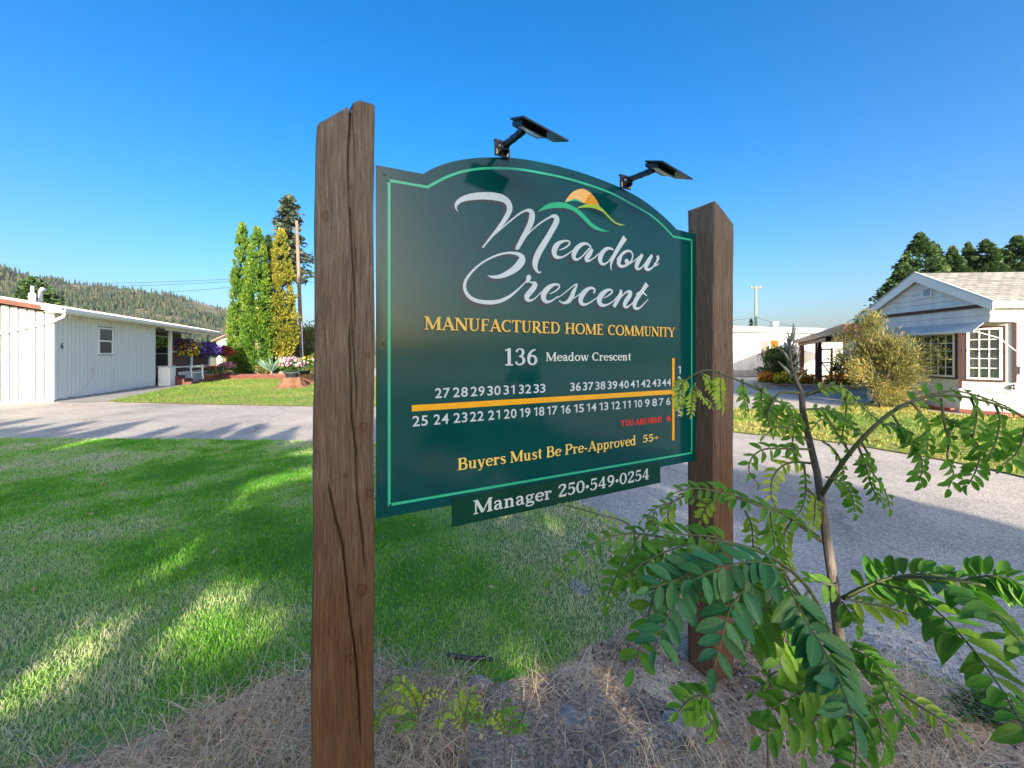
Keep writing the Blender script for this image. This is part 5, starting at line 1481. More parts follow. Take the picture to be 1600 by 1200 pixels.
def cedar(name, x, y, h, r, m, label, group, n=9000, leaf=.17, trunk=.6, keep=None, cat='tree', bark='bark_pale', clumps=260, power=.62, lump=(1, 1, 1.7), up=1.3, foot=.20, tipf=.35):
    t = empty(name, (x, y, 0), 0, label, cat, group)
    MB().tube([(0, 0, -.05), (.03, 0, h * .1), (0, .02, h * .3), (0, 0, h * .55)], [r * .30 * .55, r * .2, r * .14, r * .05], 9).build('trunk', M[bark], t, True)
    z0 = trunk
    tt = rng.random(clumps) ** 1.25
    prof = lambda q: r * np.clip(1 - q, 0, 1) ** power * np.clip((q + .06) / foot, 0, 1) ** .6
    az = rng.random(clumps) * 2 * np.pi
    rr = prof(tt) * np.where(rng.random(clumps) < .22, rng.uniform(.25, .7, clumps), rng.uniform(.78, 1.04, clumps))
    cc = np.stack([rr * np.cos(az), rr * np.sin(az), z0 + tt * (h - z0)], 1)
    sz = (tipf + (1 - tipf) * (1 - tt)) * r * rng.uniform(.18, .36, clumps)
    idx = rng.integers(0, clumps, n)
    off = unit(n) * (rng.random(n) ** .5)[:, None] * sz[idx][:, None] * np.array(lump)
    p = cc[idx] + off
    # leader
    k = rng.random(n) < .012
    p[k] = np.stack([rng.normal(0, r * .03, k.sum()), rng.normal(0, r * .03, k.sum()), h - rng.random(k.sum()) * (h - z0) * .10], 1)
    p[:, 2] = np.maximum(p[:, 2], z0 * .6)
    d = np.stack([p[:, 0], p[:, 1], np.full(n, r * up)], 1)
    a = norm(norm(d) + unit(n) * .45)
    V, Q = leaf_quads(p, a, rng.uniform(.7, 1.4, n) * leaf, rng.uniform(.45, .8, n) * leaf)
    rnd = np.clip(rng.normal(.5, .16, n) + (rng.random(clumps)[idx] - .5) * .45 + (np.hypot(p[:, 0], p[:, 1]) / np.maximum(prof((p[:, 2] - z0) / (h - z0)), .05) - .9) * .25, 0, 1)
    if keep is not None:
        kk = keep(p + np.array([x, y, 0]))
        V = V.reshape(-1, 4, 3)[kk].reshape(-1, 3); Q = np.arange(len(V)).reshape(-1, 4); rnd = rnd[kk]
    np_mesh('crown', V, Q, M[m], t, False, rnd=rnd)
    return t

def conifer(name, x, y, h, r, m, label, group, n=7000, leaf=.35, base=.08, cat='tree', droop=.35, whorls=22, sparse=1.0, power=.8):
    """open conifer: many branches of uneven length carrying needle sprays"""
    t = empty(name, (x, y, 0), 0, label, cat, group)
    MB().tube([(0, 0, -.05), (0, 0, h * .5), (0, 0, h * .97)], [h * .018 + .05, h * .011 + .02, .015], 8).build('trunk', M['bark'], t, True)
    br = MB(); P_, A_ = [], []
    nb = whorls * 12
    per = max(4, n // nb)
    for b in range(nb):
        f = base + (1 - base) * rng.random() ** 1.05
        if rng.random() > sparse: continue
        l = (r * (1 - f) ** power + .04 * r) * (rng.uniform(.45, 1.0) if rng.random() < .8 else rng.uniform(1.0, 1.3))
        az = rng.random() * 6.283
        u = np.array([math.cos(az), math.sin(az), 0])
        z = f * h
        s = rng.random(per) ** .85
        q = u[None] * (s * l)[:, None]
        q[:, 2] += z + s * l * .25 - droop * s ** 2 * l
        side = np.array([-u[1], u[0], 0])
        q += side * (rng.normal(0, .17, per) * l * (.3 + s * .5))[:, None] + rng.normal(0, .09, (per, 3)) * min(l, 1.5)
        P_.append(q); A_.append(norm(u[None] * .7 + side * rng.normal(0, .7, per)[:, None] + np.array([0, 0, -.1]) + unit(per) * .6))
        br.tube([(0, 0, z), tuple(u * l * .5 + np.array([0, 0, z + l * .07])), tuple(u * l * .9 + np.array([0, 0, z + l * .2 - droop * l * .8]))], [.03 + l * .008, .02, .006], 4)
    br.build('branches', M['bark'], t)
    p = np.concatenate(P_); a = np.concatenate(A_); n = len(p)
    tip = max(20, n // 40)
    p = np.concatenate([p, np.stack([rng.normal(0, .05 * r, tip), rng.normal(0, .05 * r, tip), h * (1 - rng.random(tip) * .07)], 1)])
    a = np.concatenate([a, norm(unit(tip) * .6 + np.array([0, 0, 1]))]); n += tip
    V, Q = leaf_quads(p, a, rng.uniform(.7, 1.4, n) * leaf, rng.uniform(.4, .7, n) * leaf)
    np_mesh('crown', V, Q, M[m], t, False, rnd=np.clip(rng.normal(.5, .25, n), 0, 1))
    return t

YC = 31.0
def XP(px, Y): return (px - CX) / F * Y
def ZP(py, Y): return H + (HY - py) / F * Y
gcd = 'tall columnar cedars by the drive'
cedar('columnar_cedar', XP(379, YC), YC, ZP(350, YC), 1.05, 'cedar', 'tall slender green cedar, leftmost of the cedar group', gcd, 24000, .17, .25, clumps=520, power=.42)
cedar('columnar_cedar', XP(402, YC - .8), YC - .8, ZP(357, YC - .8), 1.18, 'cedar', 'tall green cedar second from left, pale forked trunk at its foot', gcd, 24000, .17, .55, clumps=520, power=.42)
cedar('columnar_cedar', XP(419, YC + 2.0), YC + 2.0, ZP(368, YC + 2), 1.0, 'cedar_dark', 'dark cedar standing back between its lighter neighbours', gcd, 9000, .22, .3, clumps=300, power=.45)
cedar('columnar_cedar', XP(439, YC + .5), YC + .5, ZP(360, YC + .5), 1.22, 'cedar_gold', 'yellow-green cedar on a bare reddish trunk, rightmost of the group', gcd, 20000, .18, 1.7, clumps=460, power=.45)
MB()
conifer('sparse_spruce', XP(452, 46), 46, ZP(306, 46), 3.9, 'spruce', 'open dark spruce rising behind the utility pole', None, 4200, .55, .50, droop=.45, whorls=13, sparse=.9, power=.5)
conifer('round_fir', XP(54, 36), 36, ZP(436, 36), 3.0, 'fir', 'dark dense fir showing above the rusty roof edge at far left', None, 12000, .5, .05, whorls=30, power=.6)
# conifers behind the gabled home
for i, (px, py, Y, r_, lb) in enumerate([
        (1412, 408, 40, 2.2, 'short bluish fir just left of the tallest one behind the gable'),
        (1437, 377, 41, 2.7, 'tallest fir behind the gable peak, leftmost big crown'),
        (1463, 386, 43, 2.2, 'fir behind the roof ridge, right of the tallest'),
        (1488, 387, 42, 2.3, 'lighter fir standing third over the grey roof'),
        (1513, 384, 44, 2.4, 'fir fourth along the row above the grey roof'),
        (1540, 384, 42, 2.5, 'broad fir fifth along the row above the grey roof'),
        (1566, 386, 44, 2.3, 'fir sixth along the row above the grey roof'),
        (1590, 377, 42, 2.6, 'tall fir at the right picture edge above the roof'),
        (1618, 382, 43, 2.5, 'fir cut by the right picture edge')]):
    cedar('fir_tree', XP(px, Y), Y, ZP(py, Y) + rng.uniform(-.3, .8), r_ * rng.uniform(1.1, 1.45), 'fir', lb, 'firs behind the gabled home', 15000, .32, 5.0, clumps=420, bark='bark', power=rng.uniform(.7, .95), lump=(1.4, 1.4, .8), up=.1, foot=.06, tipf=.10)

# trimmed hedges and loose shrubs behind the cedars
def hedge(name, x0, x1, y, d, h, label, m='hedge', n=7000, rz=0.0, leaf=.12):
    t = empty(name, ((x0 + x1) / 2, y, 0), rz, label, 'hedge')
    L = (x1 - x0) / 2
    MB().bbox(-L + .12, L - .12, -d / 2 + .12, d / 2 - .12, 0, h - .15, .1).build('core', M['bark'], t)
    q = rng.random((n, 3)) * 2 - 1
    ax = rng.integers(0, 3, n); sg = np.sign(rng.random(n) - .5)
    q[np.arange(n), ax] = sg * rng.uniform(.88, 1.03, n)
    p = q * np.array([L, d / 2, h / 2]) + np.array([0, 0, h / 2])
    p += rng.normal(0, .05, p.shape)
    p[:, 2] = np.maximum(p[:, 2], .03)
    V, Q = leaf_quads(p, norm(q + unit(n) * .9), rng.uniform(.7, 1.4, n) * leaf, rng.uniform(.5, .8, n) * leaf)
    np_mesh('foliage', V, Q, M[m], t, False, rnd=np.clip(rng.normal(.5, .22, n), 0, 1))
    return t
hedge('clipped_hedge', XP(352, 38), XP(412, 38), 38, 1.2, ZP(541, 38), 'clipped green hedge left of the cedar trunks, beyond the porch')
hedge('clipped_hedge', XP(425, 40), XP(470, 40), 40, 1.2, ZP(543, 40), 'clipped hedge with shade put into its dark leaf colour, right of the bare cedar trunk', 'cedar_dark')  # darker leaf material paints the shade on this hedge

def shrub(name, loc, r, m, label, n=2500, leaf=.12, cat='shrub', group=None, lumps=30, stems=5, lo=.15, asp=.5, jit=.8, spread=.85):
    t = empty(name, loc, 0, label, cat, group)
    st = MB()
    for i in range(stems):
        a = rng.random() * 6.28
        st.tube([(.05 * math.cos(a), .05 * math.sin(a), 0), (r[0] * .25 * math.cos(a), r[1] * .25 * math.sin(a), r[2] * .9), (r[0] * .5 * math.cos(a), r[1] * .5 * math.sin(a), r[2] * 1.6)], [.02, .014, .006], 5)
    st.build('stems', M['bark'], t)
    d = unit(lumps)
    cc = d * np.array(r) * rng.uniform(.30, spread, lumps)[:, None] + np.array([0, 0, r[2]])
    idx = rng.integers(0, lumps, n)
    p = cc[idx] + unit(n) * (rng.random(n) ** .6)[:, None] * np.array(r) * rng.uniform(.22, .46, lumps)[idx][:, None]
    p[:, 2] = np.maximum(p[:, 2], lo)
    a = norm(norm(p - np.array([0, 0, r[2] * .4])) + unit(n) * jit)
    V, Q = leaf_quads(p, a, rng.uniform(.7, 1.4, n) * leaf, rng.uniform(.7, 1.2, n) * leaf * asp)
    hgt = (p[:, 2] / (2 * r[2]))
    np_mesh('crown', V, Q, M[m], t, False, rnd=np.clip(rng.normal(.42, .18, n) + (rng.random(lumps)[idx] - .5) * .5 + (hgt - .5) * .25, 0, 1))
    return t
M['feathery'] = fmat('feathery_leaf', [(0, (.035, .045, .013)), (.25, (.10, .115, .03)), (.5, (.21, .21, .065)), (.72, (.33, .29, .10)), (.88, (.44, .28, .05)), (1, (.48, .35, .24))], .3)
shrub('feathery_bush', (*G(1372, 637), 0), (1.12, 1.05, 1.34), 'feathery', 'big feathery olive and gold bush in front of the gabled home', 26000, .13, 'bush', lumps=44, stems=12, asp=.12, jit=.75, spread=1.0)
shrub('loose_tree', (XP(478, 44), 44, 0), (2.6, 2.4, 2.6), 'leaf_olive', 'loose pale green tree behind the foot of the utility pole', 5000, .28, 'tree', lumps=34, lo=.8)
shrub('pale_shrub', (XP(494, 34), 34, 0), (1.0, 1.0, .9), 'leaf_olive', 'small pale shrub right of the utility pole foot', 1800, .14)
shrub('leafy_shrub', (*G(1213, 600.5), 0), (1.25, .9, 1.0), 'leaf_olive', 'leafy green shrub below the small window of the pale home', 2600, .2)
shrub('grey_shrub', (*G(1318, 603), 0), (.8, .6, .75), 'leaf_olive', 'greyish shrub between the carport and the feathery bush', 1600, .12)
def flower_clump(px, py, r, bloom, label, group='marigold clumps by the carport', h=.45):
    x, y = G(px, py)
    t = empty('flower_clump', (x, y, .02), 0, label, 'flowers', group)
    p, d = mound_pts(420, (0, 0, .12), (r, r * .6, h * .8), 0, .5)
    leaves('foliage', t, p, d, .14, .06, M['leaf_mid'])
    p, d = mound_pts(260, (0, 0, .2), (r, r * .6, h), .1, .85)
    leaves('blooms', t, p, np.cross(d, unit(260)), .11, .10, M[bloom])['kind'] = 'stuff'
flower_clump(1200, 602, .45, 'bloom_orange', 'orange flower clump at the far left of the carport bed')
flower_clump(1229, 604, .60, 'bloom_yellow', 'bright yellow flower clump in front of the leafy shrub')
flower_clump(1258, 604, .55, 'bloom_orange', 'orange flower clump beside the carport post')
flower_clump(1312, 606, .70, 'bloom_orange', 'orange flower clump right of the carport post')
flower_clump(1402, 633, .40, 'bloom_yellow', 'low yellow groundcover at the foot of the gabled home', None, .25)
shrub('ferny_tuft', (*G(1418, 637), 0), (.5, .4, .16), 'feathery', 'low dry gold tuft beside the feathery bush', 900, .12, lo=.03, asp=.2)

# raised bed, stump planters, yucca in the far lawn
rb = empty('raised_bed', (*G(425, 591), 0), R(4), 'low red-brown timber raised bed under the cedars', 'garden bed')
w_ = 2.6
MB().bbox(-w_, w_, -.9, -.8, 0, .24, .01).build('side_board', M['red_step'], rb)
MB().bbox(-w_, w_, .8, .9, 0, .24, .01).build('side_board', M['red_step'], rb)
MB().bbox(-w_, -w_ + .1, -.79, .79, 0, .24, .01).build('side_board', M['red_step'], rb)
MB().bbox(w_ - .1, w_, -.79, .79, 0, .24, .01).build('side_board', M['red_step'], rb)
MB().box(-w_ + .1, w_ - .1, -.79, .79, 0, .19).build('soil', M['bed_soil'], rb)
yx, yy = G(421, 590)
yu = empty('yucca', (yx, yy + .2, .19), 0, 'spiky blue-green yucca in the raised bed', 'plant')
ym = fmat('yucca_leaf', [(0, (.10, .19, .13)), (1, (.22, .34, .26))], .2)
n = 70
a = norm(unit(n) * np.array([1, 1, .4]) + np.array([0, 0, .9]))
V, Q = leaf_quads(a * .55 + np.array([0, 0, .15]), a, rng.uniform(.9, 1.5, n), rng.uniform(.07, .11, n))
np_mesh('leaves', V, Q, ym, yu, False, rnd=rng.random(n))
MB().tube([(0, 0, 0), (0, 0, .3)], .08, 8).build('stem', M['bark'], yu)
shrub('rusty_shrub', (XP(412, 27.2), 27.2, .15), (.7, .5, .4), 'feathery', 'low rusty shrub left of the yucca', 900, .12, lo=.05)
shrub('rusty_shrub', (XP(432, 27.2), 27.2, .15), (.6, .5, .4), 'leaf_olive', 'low brownish shrub right of the yucca', 900, .12, lo=.05)
def stump(px, py, s, label):
    x, y = G(px, py)
    t = empty('tree_stump', (x, y, 0), rng.random() * 6, label, 'stump', 'stumps used as planters')
    m_ = MB(); n_ = 16
    vv = []
    for (f, zz) in ((1.5, 0), (1.15, .12), (.98, .3), (.95, .46)):
        for j in range(n_):
            th = 2 * math.pi * j / n_
            rr_ = s * f * (1 + (.22 if f > 1.2 else .08) * math.sin(j * 2.7 + f))
            vv.append((rr_ * math.cos(th), rr_ * math.sin(th), zz * s / .45 * 1.0))
    ff = []
    for i in range(3):
        for j in range(n_):
            j2 = (j + 1) % n_
            ff.append((i * n_ + j, i * n_ + j2, (i + 1) * n_ + j2, (i + 1) * n_ + j))
    ff.append(tuple(3 * n_ + j for j in range(n_)))
    m_.add(vv, ff).build('trunk', M['stump_wood'], t)
    return x, y
sx_, sy_ = stump(456, 606, .48, 'weathered tree stump carrying the pink flower pot')
potted((sx_, sy_, .48), .42, .24, [('bloom_pale', 90), ('bloom_pink', 80)], 'dark bowl of pale pink flowers on the nearer stump', 'bowls on the stumps', 'pot_dark')
sx_, sy_ = stump(476, 600, .50, 'broader tree stump carrying the yellowish flower bowl')
potted((sx_, sy_, .50), .42, .22, [('bloom_pale', 30), ('bloom_yellow', 50)], 'dark bowl of pale yellow flowers on the farther stump', 'bowls on the stumps', 'pot_dark')
shrub('yellow_shrub', (*G(487, 592), 0), (.6, .5, .45), 'cedar_gold', 'small bright yellow shrub beside the stumps', 900, .1, lo=.05)

# ------------------------------------------------------------------ poles and wires
Yp = 38.0
pa_ = P(463.5, 345, Yp); pb_ = P(472.5, 573, Yp)
up_ = empty('utility_pole', (pb_.x, Yp, 0), 0, 'leaning brown wooden utility pole right of the cedars', 'utility pole')
tx = pa_.x - pb_.x
MB().tube([(0, 0, -.1), (tx * .5, 0, pa_.z * .5), (tx, 0, pa_.z)], [.20, .17, .14], 10).build('shaft', M['pole_wood'], up_, True)
MB().tube([(.17, -.16, .1), (tx * .3 + .16, -.15, pa_.z * .33)], .035, 6).build('conduit', M['white_metal'], up_)
wire_m = smat('wire', (.03, .03, .035), .6, .1, 5)
def wire(p0, p1, sag, label, r=.022):
    pts = []
    for i in range(21):
        t = i / 20
        q = p0.lerp(p1, t); q.z -= sag * 4 * t * (1 - t)
        pts.append(q)
    o = MB().tube(pts, r, 4).build('power_line', wire_m)
    tag(o, label, 'wire', 'overhead lines')
wire(P(463.6, 351, Yp), P(400, 372, 31), .1, 'pale service line sloping down left from the pole top', .015)
wire(P(469, 430, Yp), P(-60, 440, 52), .5, 'upper of the paired lines crossing the sky left of the cedars')
wire(P(469, 433, Yp), P(-60, 447, 52), .5, 'lower of the paired lines crossing the sky left of the cedars')
wire(P(470, 438, Yp), P(-60, 462, 50), .7, 'lowest line running left just above the wooded hill')
wire(P(465, 405, Yp), P(640, 425, 36), .3, 'short line leaving the pole to the right, upper')
wire(P(470, 438, Yp), P(640, 446, 36), .3, 'short line leaving the pole to the right, lower')
Y2 = 60.0
g2 = P(1181, 590, Y2); t2 = P(1181, 447, Y2)
gp_ = empty('utility_pole', (g2.x, Y2, 0), 0, 'distant greenish utility pole with one crossarm above the pale home', 'utility pole')
MB().tube([(0, 0, 0), (0, 0, t2.z)], [.24, .16], 8).build('shaft', M['pole_green'], gp_, True)
MB().box(-.85, .85, -.08, .08, t2.z - .35, t2.z - .18).build('crossarm', M['pole_wood'], gp_)
for xx in (-.7, .7):
    MB().lathe([(.05, 0), (.08, .06), (.05, .16)], (xx, 0, t2.z - .18), 8).build('insulator', M['grey_metal'], gp_)
wire(P(1181, 496, Y2), P(1000, 502, 62), .5, 'thin line left of the distant pole')
wire(P(1181, 496, Y2), P(1330, 516, 58), .6, 'thin line sagging right of the distant pole')
conifer('small_fir', XP(1174, 62), 62, ZP(499, 62), 1.2, 'fir', 'tiny fir tip beside the foot of the distant pole', None, 900, .4, .1, whorls=9)

# ------------------------------------------------------------------ wooded hill
ridge = [(-420, 402), (-250, 400), (-120, 403), (0, 413), (67, 431), (133, 439), (200, 446), (258, 455), (301, 465), (363, 480), (420, 497), (480, 520), (540, 543), (620, 556)]
rx_ = np.array([p[0] for p in ridge], float); ry_ = np.array([p[1] for p in ridge], float)
def hill_pt(px, f):
    """f 0 foot .. 1 ridge .. 1.4 far side"""
    Yr = 760 + .55 * (px + 200); Y0 = 330.0
    Y = Y0 + (Yr - Y0) * f
    zr = np.interp(px, rx_, ry_)
    Zr = H + (HY - zr) / F * Yr - 9.0
    Xr = (px - CX) / F * Yr
    g = np.where(f <= 1, f ** 1.15, 1 - (f - 1) * 1.6)
    X = Xr * (.75 + .25 * np.minimum(f, 1.4)) 
    Z = Zr * g + 7 * (fbm(px, f * 900, .03, 80) - .5) * np.clip(f * 4, 0, 1) * (f < .97) - 1
    return X, Y, Z
gx = np.linspace(-420, 620, 90); gf = np.linspace(0, 1.4, 36)
PX_, FF = np.meshgrid(gx, gf)
X_, Y_, Z_ = hill_pt(PX_, FF)
V = np.stack([X_, Y_, Z_], -1).reshape(-1, 3)
i, j = np.meshgrid(np.arange(35), np.arange(89), indexing='ij')
Q = np.stack([i * 90 + j, i * 90 + j + 1, (i + 1) * 90 + j + 1, (i + 1) * 90 + j], -1).reshape(-1, 4)
hm = gmat('hill_ground', [(.3, (.06, .075, .04)), (.5, (.10, .10, .06)), (.64, (.21, .16, .11)), (.8, (.09, .095, .05))], .02, bscale=.5, bump=.2)
tag(np_mesh('hill', V, Q, hm, None, True), kind='structure')
n = 26000
tp_ = rng.uniform(-420, 600, n); tf = rng.uniform(.12, 1.06, n)
dn = fbm(tp_ * 1.0, tf * 420, .022, 90)
k = rng.random(n) < np.clip((dn - .30) * 3.2, .06, 1)
tp_, tf = tp_[k], tf[k]; n = len(tp_)
X_, Y_, Z_ = hill_pt(tp_, tf)
hh_ = rng.uniform(7, 17, n); rr_ = hh_ * rng.uniform(.14, .24, n)
ns = 5
ang = np.arange(ns) * 2 * np.pi / ns
off0 = rng.random(n) * 6.28
def ringv(rad, z): return np.stack([X_[:, None] + rad[:, None] * np.cos(ang[None] + off0[:, None]), Y_[:, None] + rad[:, None] * np.sin(ang[None] + off0[:, None]), np.broadcast_to((Z_ + z)[:, None], (n, ns))], -1)
jx = rng.normal(0, .5, n)
tipA = np.stack([X_, Y_, Z_ + hh_ * .68], 1)[:, None]; tipB = np.stack([X_ + jx, Y_, Z_ + hh_], 1)[:, None]
V = np.concatenate([ringv(rr_, hh_ * .06), tipA, ringv(rr_ * .68, hh_ * .42), tipB], 1).reshape(-1, 3)
kk = np.arange(n)[:, None] * (2 * ns + 2)
T = np.concatenate([kk + np.array([[q, (q + 1) % ns, ns]]) for q in range(ns)] + [kk + ns + 1 + np.array([[q, (q + 1) % ns, ns]]) for q in range(ns)])
fm = fmat('hill_trees', [(0, (.014, .030, .017)), (.5, (.030, .052, .022)), (.85, (.052, .066, .026)), (1, (.075, .072, .032))], .0, .9)
tag(np_mesh('hill_forest', V, T, fm, None, False, rnd=np.tile(rng.random(n), 2 * ns)), 'dense dark conifer forest covering the distant hillside', 'forest', kind='stuff')

# ------------------------------------------------------------------ foreground sapling with feathered leaves
M['leaflet'] = smat('leaflet_mature', (.070, .215, .025), .5, .25, 20, spec=.3)
M['leaflet_young'] = smat('leaflet_young', (.20, .34, .045), .45, .2, 20, spec=.35)
M['leaflet_blue'] = smat('leaflet_front', (.040, .165, .052), .45, .2, 20, spec=.4)
def leafify(m, tcol, fac):
    nt = m.node_tree; b = nt.nodes['Principled BSDF']
    tr = nt.nodes.new('ShaderNodeBsdfTranslucent'); tr.inputs['Color'].default_value = (*tcol, 1)
    mx = nt.nodes.new('ShaderNodeMixShader'); mx.inputs[0].default_value = fac
    oi = nt.nodes.new('ShaderNodeObjectInfo')
    hv = nt.nodes.new('ShaderNodeHueSaturation')
    mr = nt.nodes.new('ShaderNodeMapRange'); mr.inputs['To Min'].default_value = .75; mr.inputs['To Max'].default_value = 1.3
    nt.links.new(oi.outputs['Random'], mr.inputs[0]); nt.links.new(mr.outputs[0], hv.inputs['Value'])
    mh = nt.nodes.new('ShaderNodeMath'); mh.operation = 'MULTIPLY'; mh.inputs[1].default_value = 7.3; nt.links.new(oi.outputs['Random'], mh.inputs[0])
    mf = nt.nodes.new('ShaderNodeMath'); mf.operation = 'FRACT'; nt.links.new(mh.outputs[0], mf.inputs[0])
    m5 = nt.nodes.new('ShaderNodeMapRange'); m5.inputs['To Min'].default_value = .455; m5.inputs['To Max'].default_value = .512
    nt.links.new(mf.outputs[0], m5.inputs[0]); nt.links.new(m5.outputs[0], hv.inputs['Hue'])
    src = b.inputs['Base Color'].links[0].from_socket
    tcn = nt.nodes.new('ShaderNodeTexCoord'); sp = nt.nodes.new('ShaderNodeSeparateXYZ'); nt.links.new(tcn.outputs['Object'], sp.inputs[0])
    ab = nt.nodes.new('ShaderNodeMath'); ab.operation = 'ABSOLUTE'; nt.links.new(sp.outputs['Y'], ab.inputs[0])
    wv = nt.nodes.new('ShaderNodeMath'); wv.operation = 'MULTIPLY_ADD'; wv.inputs[1].default_value = -.9; nt.links.new(ab.outputs[0], wv.inputs[0]); nt.links.new(sp.outputs['X'], wv.inputs[2])
    sn = nt.nodes.new('ShaderNodeMath'); sn.operation = 'MULTIPLY'; sn.inputs[1].default_value = 62; nt.links.new(wv.outputs[0], sn.inputs[0])
    s2 = nt.nodes.new('ShaderNodeMath'); s2.operation = 'SINE'; nt.links.new(sn.outputs[0], s2.inputs[0])
    vr = _ramp(nt, [(0, (1, 1, 1)), (.82, (1, 1, 1)), (1, (1.25, 1.22, 1.1))]); nt.links.new(s2.outputs[0], vr.inputs[0])
    mrb = _ramp(nt, [(0, (1.5, 1.4, 1.2)), (.018, (1.4, 1.3, 1.15)), (.03, (1, 1, 1))]); nt.links.new(ab.outputs[0], mrb.inputs[0])
    for q_ in (vr, mrb):
        mu = nt.nodes.new('ShaderNodeMix'); mu.data_type = 'RGBA'; mu.blend_type = 'MULTIPLY'; mu.inputs[0].default_value = 1
        nt.links.new(src, mu.inputs[6]); nt.links.new(q_.outputs[0], mu.inputs[7]); src = mu.outputs[2]
    nt.links.new(src, hv.inputs['Color']); nt.links.new(hv.outputs[0], b.inputs['Base Color'])
    nt.links.new(b.outputs[0], mx.inputs[1]); nt.links.new(tr.outputs[0], mx.inputs[2])
    nt.links.new(mx.outputs[0], nt.nodes['Material Output'].inputs['Surface'])
leafify(M['leaflet'], (.14, .42, .02), .42)
leafify(M['leaflet_young'], (.42, .64, .03), .45)
leafify(M['leaflet_blue'], (.06, .22, .05), .25)

def leaflet_mesh(name, m, w=.23, fold=.10, curl=.10):
    """oval blade along +x, length 1, gently folded at the midrib"""
    xs = [0, .10, .28, .5, .72, .9, 1.0]; hw = [.015, .13, .215, .235, .20, .115, .012]
    v, f = [], []
    for x, h_ in zip(xs, hw):
        z = -curl * x * x
        h2 = h_ * w / .235
        v += [(x, h2, z + fold * h2 * 1.2), (x, 0, z - .01), (x, -h2, z + fold * h2 * 1.2)]
    for i in range(len(xs) - 1):
        a = i * 3
        f += [(a, a + 1, a + 4, a + 3), (a + 1, a + 2, a + 5, a + 4)]
    me = bpy.data.meshes.new(name); me.from_pydata(v, [], f); me.materials.append(m)
    me.polygons.foreach_set('use_smooth', [True] * len(me.polygons)); me.update()
    return me
LM = {'m': [leaflet_mesh('leaflet', M['leaflet'], .185 + .02 * i, .1 + .28 * i, .06 + .12 * i) for i in range(4)],
      'y': [leaflet_mesh('leaflet', M['leaflet_young'], .185 + .02 * i, .15 + .3 * i, .1 + .1 * i) for i in range(3)],
      'b': [leaflet_mesh('leaflet', M['leaflet_blue'], .205 + .015 * i, .1 + .2 * i, .06 + .08 * i) for i in range(3)]}

SAPB = P(1318, 1440, 1.06); SAPB.z = 0.0
sap = empty('locust_sapling', SAPB, 0, 'young locust sapling with feathery green leaves in front of the right post', 'sapling')
def L3(p): return Vector(p) - SAPB
trunk_px = [(1318, 1446, 12), (1315, 1250, 11), (1313, 1080, 10), (1310, 985, 9.2), (1302, 910, 8.4), (1293, 850, 7.8), (1284, 790, 7.0), (1277, 740, 6.3), (1265, 690, 5.7), (1254, 640, 5.2), (1253, 612, 5.0)]
YT = 1.06
MB().tube([L3(P(a, b, YT + .01 * math.sin(b * .02))) for a, b, r_ in trunk_px], [r_ * .82 / F * YT for a, b, r_ in trunk_px], 12).build('trunk', M['sap_bark'], sap, True)
def branch(pts, r0, r1, m='sap_bark', name='branch'):
    """pts (px, py, Y)"""
    q = cr([tuple(P(*p)) for p in pts], 4)
    q = [L3(p) for p in q]
    n_ = len(q)
    return MB().tube(q, [(r0 + (r1 - r0) * i / (n_ - 1)) / F * YT for i in range(n_)], 7).build(name, M[m], sap, True)
branch([(1283, 775, 1.06), (1310, 732, 1.0), (1345, 688, .95), (1390, 646, .92), (1440, 622, .9), (1490, 618, .88), (1550, 630, .87), (1605, 655, .86)], 3.6, 1.1, 'stem_green')
branch([(1317, 935, 1.05), (1360, 914, 1.0), (1420, 903, .92), (1480, 905, .85), (1540, 915, .8)], 3.8, 1.4, 'stem_green')
branch([(1283, 845, 1.06), (1225, 803, 1.0), (1180, 785, .98), (1130, 775, .97)], 3.2, 1.2, 'stem_green')
branch([(1253, 614, 1.06), (1240, 585, 1.06), (1235, 560, 1.06), (1234, 538, 1.06), (1237, 520, 1.06)], 3.2, 1.0)
branch([(1253, 615, 1.06), (1222, 613, 1.05), (1209, 625, 1.04)], 3, 1.6, 'stem_green')
branch([(1209, 625, 1.04), (1180, 606, 1.05), (1140, 589, 1.06), (1105, 578, 1.07), (1075, 590, 1.08)], 1.8, 1.2, 'stem_green')
branch([(1256, 617, 1.06), (1285, 610, 1.04), (1312, 604, 1.02)], 3.5, 1.8)
branch([(1305, 1010, 1.03), (1270, 930, .93), (1220, 880, .83), (1150, 850, .8), (1060, 842, .82), (985, 832, .86)], 2.8, 1.0, 'stem_green')
branch([(1311, 1050, 1.02), (1290, 985, .9), (1250, 930, .78), (1225, 895, .72)], 2.8, 1.4, 'stem_green')

